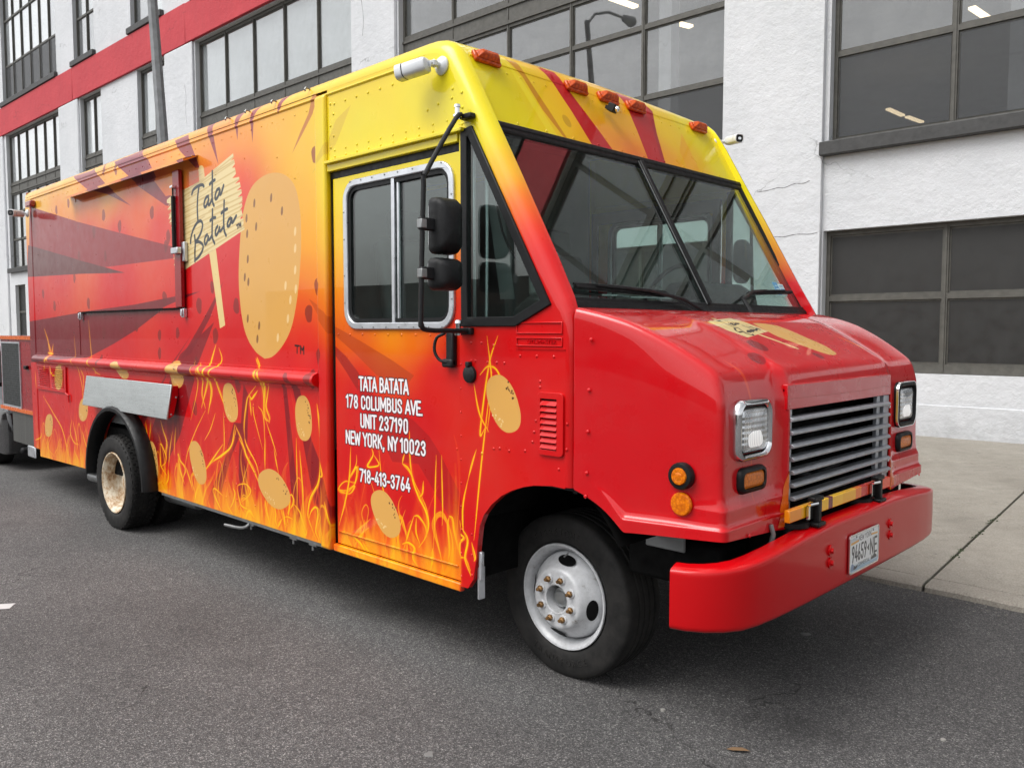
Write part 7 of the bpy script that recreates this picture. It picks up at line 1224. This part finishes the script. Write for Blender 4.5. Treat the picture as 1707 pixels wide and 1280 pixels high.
def build_wheel(front, loc, flip):
    """local frame: outer face looks to -y; flip turns it round for the far side"""
    W = empty('wheel', loc, parent=tr); rot = (0, 0, math.pi if flip else 0); r = .398; w = .275 if front else .225
    wm = lambda q, n, mt, par, **k: q.obj(n, mt, par, loc, rot, **k)
    q = MB(); q.lathe(tyre_mesh(r, w, front), (0, 0, 0), 'y', 96, closed=False); q.f = q.f[:-2]; q.m = q.m[:-2]; ty = wm(q, 'tyre', M['tyre'], W, sharp=40)
    if not front:
        q = MB()
        for ri, yy_ in enumerate((.036, .070, .1125, .155, .189)):
            n = 46; 
            for k in range(n):
                a = 2*math.pi*(k+.5*(ri % 2))/n; ca, sa = math.cos(a), math.sin(a); t = Vector((-sa, 0, ca)); rd = Vector((ca, 0, sa)); tw = .35*(1 if ri % 2 else -1)
                q.obox(rd*(r-.001)+Vector((0, yy_, 0)), t*math.cos(tw)+Vector((0, 1, 0))*math.sin(tw), Vector((0, 1, 0))*math.cos(tw)-t*math.sin(tw), rd, .0185, .0135, .0065)
        tag(wm(q, 'tread_blocks', M['tyre'], ty, smooth=False), kind='stuff')
        q = MB()
        for k in range(46):
            a = 2*math.pi*k/46; ca, sa = math.cos(a), math.sin(a); q.obox(Vector((ca, 0, sa))*(r-.018)+Vector((0, .010, 0)), Vector((-sa, 0, ca)), Vector((0, 1, 0)), Vector((ca, 0, sa)), .012, .008, .013)
        tag(wm(q, 'shoulder_lugs', M['tyre'], ty, smooth=False), kind='stuff')
    mt = M['wheel'] if front else M['rustwheel']
    q = MB(); q.lathe(rimprof(front), (0, 0, 0), 'y', 72); q.f = q.f[:-2]; q.m = q.m[:-2]; rim = wm(q, 'rim', mt, W, sharp=40)
    if front:
        dish = [(.215, .085), (.208, .045), (.198, .022), (.182, .004), (.166, -.014), (.154, -.030), (.146, -.040), (.138, -.045), (.128, -.046), (.078, -.046), (.072, -.048), (.066, -.046), (.064, -.03), (.062, .03)]
        # hand holes: black ovals laid on the uncut disc stand in for dark openings
        q = MB(); NR = 96; vs = [(rr1*math.cos(2*math.pi*k/NR), y, rr1*math.sin(2*math.pi*k/NR)) for rr1, y in dish for k in range(NR)]; fs = []
        for i in range(len(dish)-1):
            for k in range(NR): fs.append((i*NR+k, i*NR+(k+1) % NR, (i+1)*NR+(k+1) % NR, (i+1)*NR+k))
        q.add(vs, fs); wm(q, 'disc', mt, rim, sharp=35)
        for ang in (-8, 82, 172, 262):
            a = R(ang); ca, sa = math.cos(a), math.sin(a); rd = Vector((ca, 0, sa)); t = Vector((-sa, 0, ca)); nrm = (Vector((0, -1, 0))*.70 + rd*.72).normalized(); v2_ = nrm.cross(t).normalized(); c0 = rd*.182 + Vector((0, .004, 0)) + nrm*.0035
            q = MB(); n = 22; ring = lambda k1, h: [c0 + t*math.cos(x)*.052*k1 + v2_*math.sin(x)*.029*k1 + nrm*h for x in [j*2*math.pi/n for j in range(n)]]
            q.sweep([ring(1.0, 0), ring(.95, .0005), ring(.3, .0008)], closed_sec=True); wm(q, 'hand_hole_dark', M['dark'], rim, sharp=30)
        for k in range(8):
            a = R(22.5+45*k+4); c0 = Vector((.101*math.cos(a), -.046, .101*math.sin(a))); q = MB(); q.lathe([(.023, 0), (.023, -.004), (.019, -.006), (.001, -.006)], c0, 'y', 14); wm(q, 'lug_washer', mt, rim)
            q = MB(); q.lathe([(.0155, -.006), (.0155, -.018), (.011, -.022), (.0085, -.023), (.0085, -.034), (.001, -.035)], c0, 'y', 6); wm(q, 'lug_nut', M['brass'], rim, sharp=25)
        q = MB(); q.lathe([(.064, .02), (.05, .02), (.048, -.01), (.034, -.014), (.030, -.020), (.001, -.021)], (0, 0, 0), 'y', 24); wm(q, 'hub', M['steel'], W)
        q = MB(); q.tube([(.045, -.01, .226), (.035, -.022, .213), (.030, -.026, .205)], .004, 6); wm(q, 'valve_stem', M['steel'], rim)
        # raised maker's lettering on the sidewall
        for word, a0, st in (('TRANSFORCE', -122, 6.6), ('FIRESTONE', 122, -6.2)):
            for i, ch in enumerate(word):
                a = R(a0+st*i); me = text_mesh(ch, .044, .0016); me.materials.clear(); me.materials.append(M['tyrelet']); cx_ = sum(v.co.x for v in me.vertices)/max(1, len(me.vertices))
                up = 1 if st < 0 else -1   # letter tops face outwards on the upper word, inwards below
                rd = Vector((math.cos(a), 0, math.sin(a))); vr = rd if st < 0 else -rd; hr = Vector((0, -1, 0)).cross(vr) * -1
                for v in me.vertices: p = rd*(.318) + hr*(v.co.x-cx_)*.9 + vr*(v.co.y-.016) + Vector((0, -.0065-v.co.z, 0)); v.co = p
                o = bpy.data.objects.new('raised_letter', me); attach(o, ty, loc, rot)
    else:
        dish = [(.214, .105), (.205, .125), (.18, .138), (.15, .15), (.145, .155), (.075, .155), (.07, .16), (.06, .20)]
        q = MB(); q.lathe(dish, (0, 0, 0), 'y', 48); q.f = q.f[:-2]; q.m = q.m[:-2]; wm(q, 'disc', mt, rim, sharp=35)
        q = MB(); q.lathe([(.07, .19), (.068, .10), (.055, .09), (.001, .088)], (0, 0, 0), 'y', 20); wm(q, 'hub', mt, W)
        for k in range(8):
            a = R(45*k); q = MB(); q.lathe([(.015, .155), (.015, .135), (.001, .13)], (.101*math.cos(a), 0, .101*math.sin(a)), 'y', 6); wm(q, 'lug_nut', M['rustwheel'], rim)
    return W
build_wheel(True, (-2.565, 2.995, G+.393), False)
build_wheel(True, (-2.575, 4.805, G+.393), True)
build_wheel(False, (-7.25, 2.625, G+.393), False)
for y, fl_ in ((2.90, False), (5.185, True), (4.91, True)): build_wheel(False, (-7.25, y, G+.393), fl_)
q = MB(); q.lathe([(.001, .06), (.20, .06), (.20, .12), (.001, .12)], (-2.575, 3.005, G+.38), 'y', 24); q.lathe([(.001, -.06), (.20, -.06), (.20, -.12), (.001, -.12)], (-2.575, 4.805, G+.38), 'y', 24); q.obj('brake_drums', M['dark'], tr)

# ---- generator cabinet on the rear
cb = empty('generator_cabinet', (-10.1, 3.3, .8), parent=tr)
q = MB(); q.box(-10.86, -9.56, 2.735, 4.2, .80, 1.635); q.obj('cabinet_body', M['darkred'], cb, bevel=.006)
q = MB(); q.plate([(-10.79, .84), (-10.10, .84), (-10.10, 1.57), (-10.79, 1.57)], [[(-10.77, .86), (-10.12, .86), (-10.12, 1.55), (-10.77, 1.55)]], lambda a, z: Vector((a, 2.722, z)), (0, .012, 0)); vent = q.obj('mesh_door', M['alu'], cb)
q = MB()
for i in range(26): q.box(-10.77+.65*i/25-.003, -10.77+.65*i/25+.003, 2.724, 2.728, .86, 1.55)
for i in range(28): q.box(-10.77, -10.12, 2.7285, 2.7325, .86+.69*i/27-.003, .86+.69*i/27+.003)
tag(q.obj('wire_mesh', M['steel'], vent, smooth=False), kind='stuff')
q = MB(); q.box(-10.77, -10.12, 2.7335, 2.7345, .86, 1.55); q.obj('vent_backing', M['dark'], vent, smooth=False)
for z0_ in (1.595, .80): q = MB(); q.box(-10.88, -9.56, 2.718, 2.733, z0_, z0_+.04); q.obj('cabinet_trim', M['orange'], cb)
q = MB(); q.box(-9.92, -9.84, 2.705, 2.733, 1.28, 1.32); q.obj('cabinet_lock', M['rubber'], cb, bevel=.006)
q = MB(); q.box(-10.50, -9.56, 2.74, 2.76, .455, .798); q.obj('tread_plate', M['plate'], cb)
q = MB(); q.box(-9.86, -9.62, 2.70, 2.72, .35, .47); q.box(-9.6, -9.4, 2.8, 4.9, .42, .52); q.obj('rear_step_bracket', M['alu'], cb, bevel=.01)

# ---------------------------------------------------------------- parked black car behind the truck
car = empty('parked_car', (-13.2, 4.0, G), 'black parked car nose showing behind the rear cabinet of the truck', 'car')
CX = -11.05
prof = [(0, .22), (.02, .45), (.0, .62), (-.06, .74), (-.35, .84), (-1.1, .97), (-1.75, 1.38), (-2.1, 1.46), (-3.2, 1.44), (-3.9, 1.05), (-4.45, .98), (-4.55, .5), (-4.5, .25)]
q = MB(); secs = []
for y, k, dz in ((-.90, .90, -.02), (-.86, .97, 0), (-.6, 1, .01), (0, 1.02, .03), (.6, 1, .01), (.86, .97, 0), (.90, .90, -.02)):
    secs.append([(CX-2.2+(x+2.2)*k + 0, 3.72+y*(1 if z < 1.0 else .82), max(.2, z+dz)) for x, z in prof])
q.sweep(secs, closed_sec=True); body = q.obj('body', M['carpaint'], car, sharp=40, bevel=.03)
q = MB(); q.add([(CX-1.16, 2.98, 1.0), (CX-1.80, 3.06, 1.385), (CX-1.80, 4.38, 1.385), (CX-1.16, 4.46, 1.0)], [(0, 1, 2, 3)]); q.v = [(x+.03, y, z+.02) for x, y, z in q.v]; q.obj('windscreen', M['rubber'], car, recalc=False)
for x in (CX-.85, CX-3.65):
    for y in (2.86, 4.40):
        W = empty('wheel', (x, y, G+.33), parent=car); q = MB(); q.lathe([(.21, -.02), (.28, -.02), (.33, .0), (.33, .18), (.28, .2), (.21, .2)], (x, y, G+.33), 'y', 32); q.obj('tyre', M['tyre'], W)
        q = MB(); q.lathe([(.21, -.01), (.2, .03), (.05, .02), (.001, .01)], (x, y, G+.33), 'y', 24); q.obj('rim', M['steel'], W)
for y in (3.0, 4.44):
    F = empty('fog_lamp', (CX-.02, y, .52), parent=car); q = MB(); q.lathe([(.11, -.05), (.12, .03), (.10, .05), (.07, .02)], (CX-.03, y, .52), 'x', 20); q.obj('surround', M['plastic'], F)
    q = MB(); q.lathe([(.07, .0), (.065, .03), (.001, .045)], (CX-.02, y, .52), 'x', 20); q.obj('lens', M['lamp'], F)
    q = MB(); q.box(CX-.30, CX-.06, y-.16, y+.14, .70, .80); q.obj('headlight', M['lamp'], car, bevel=.03)
q = MB(); q.box(CX-.03, CX+.035, 3.3, 4.14, .40, .62); q.obj('grille', M['plastic'], car, bevel=.02)
q = MB(); q.box(CX-.05, CX+.05, 2.95, 4.5, .22, .30); q.obj('front_lip', M['plastic'], car, bevel=.03)
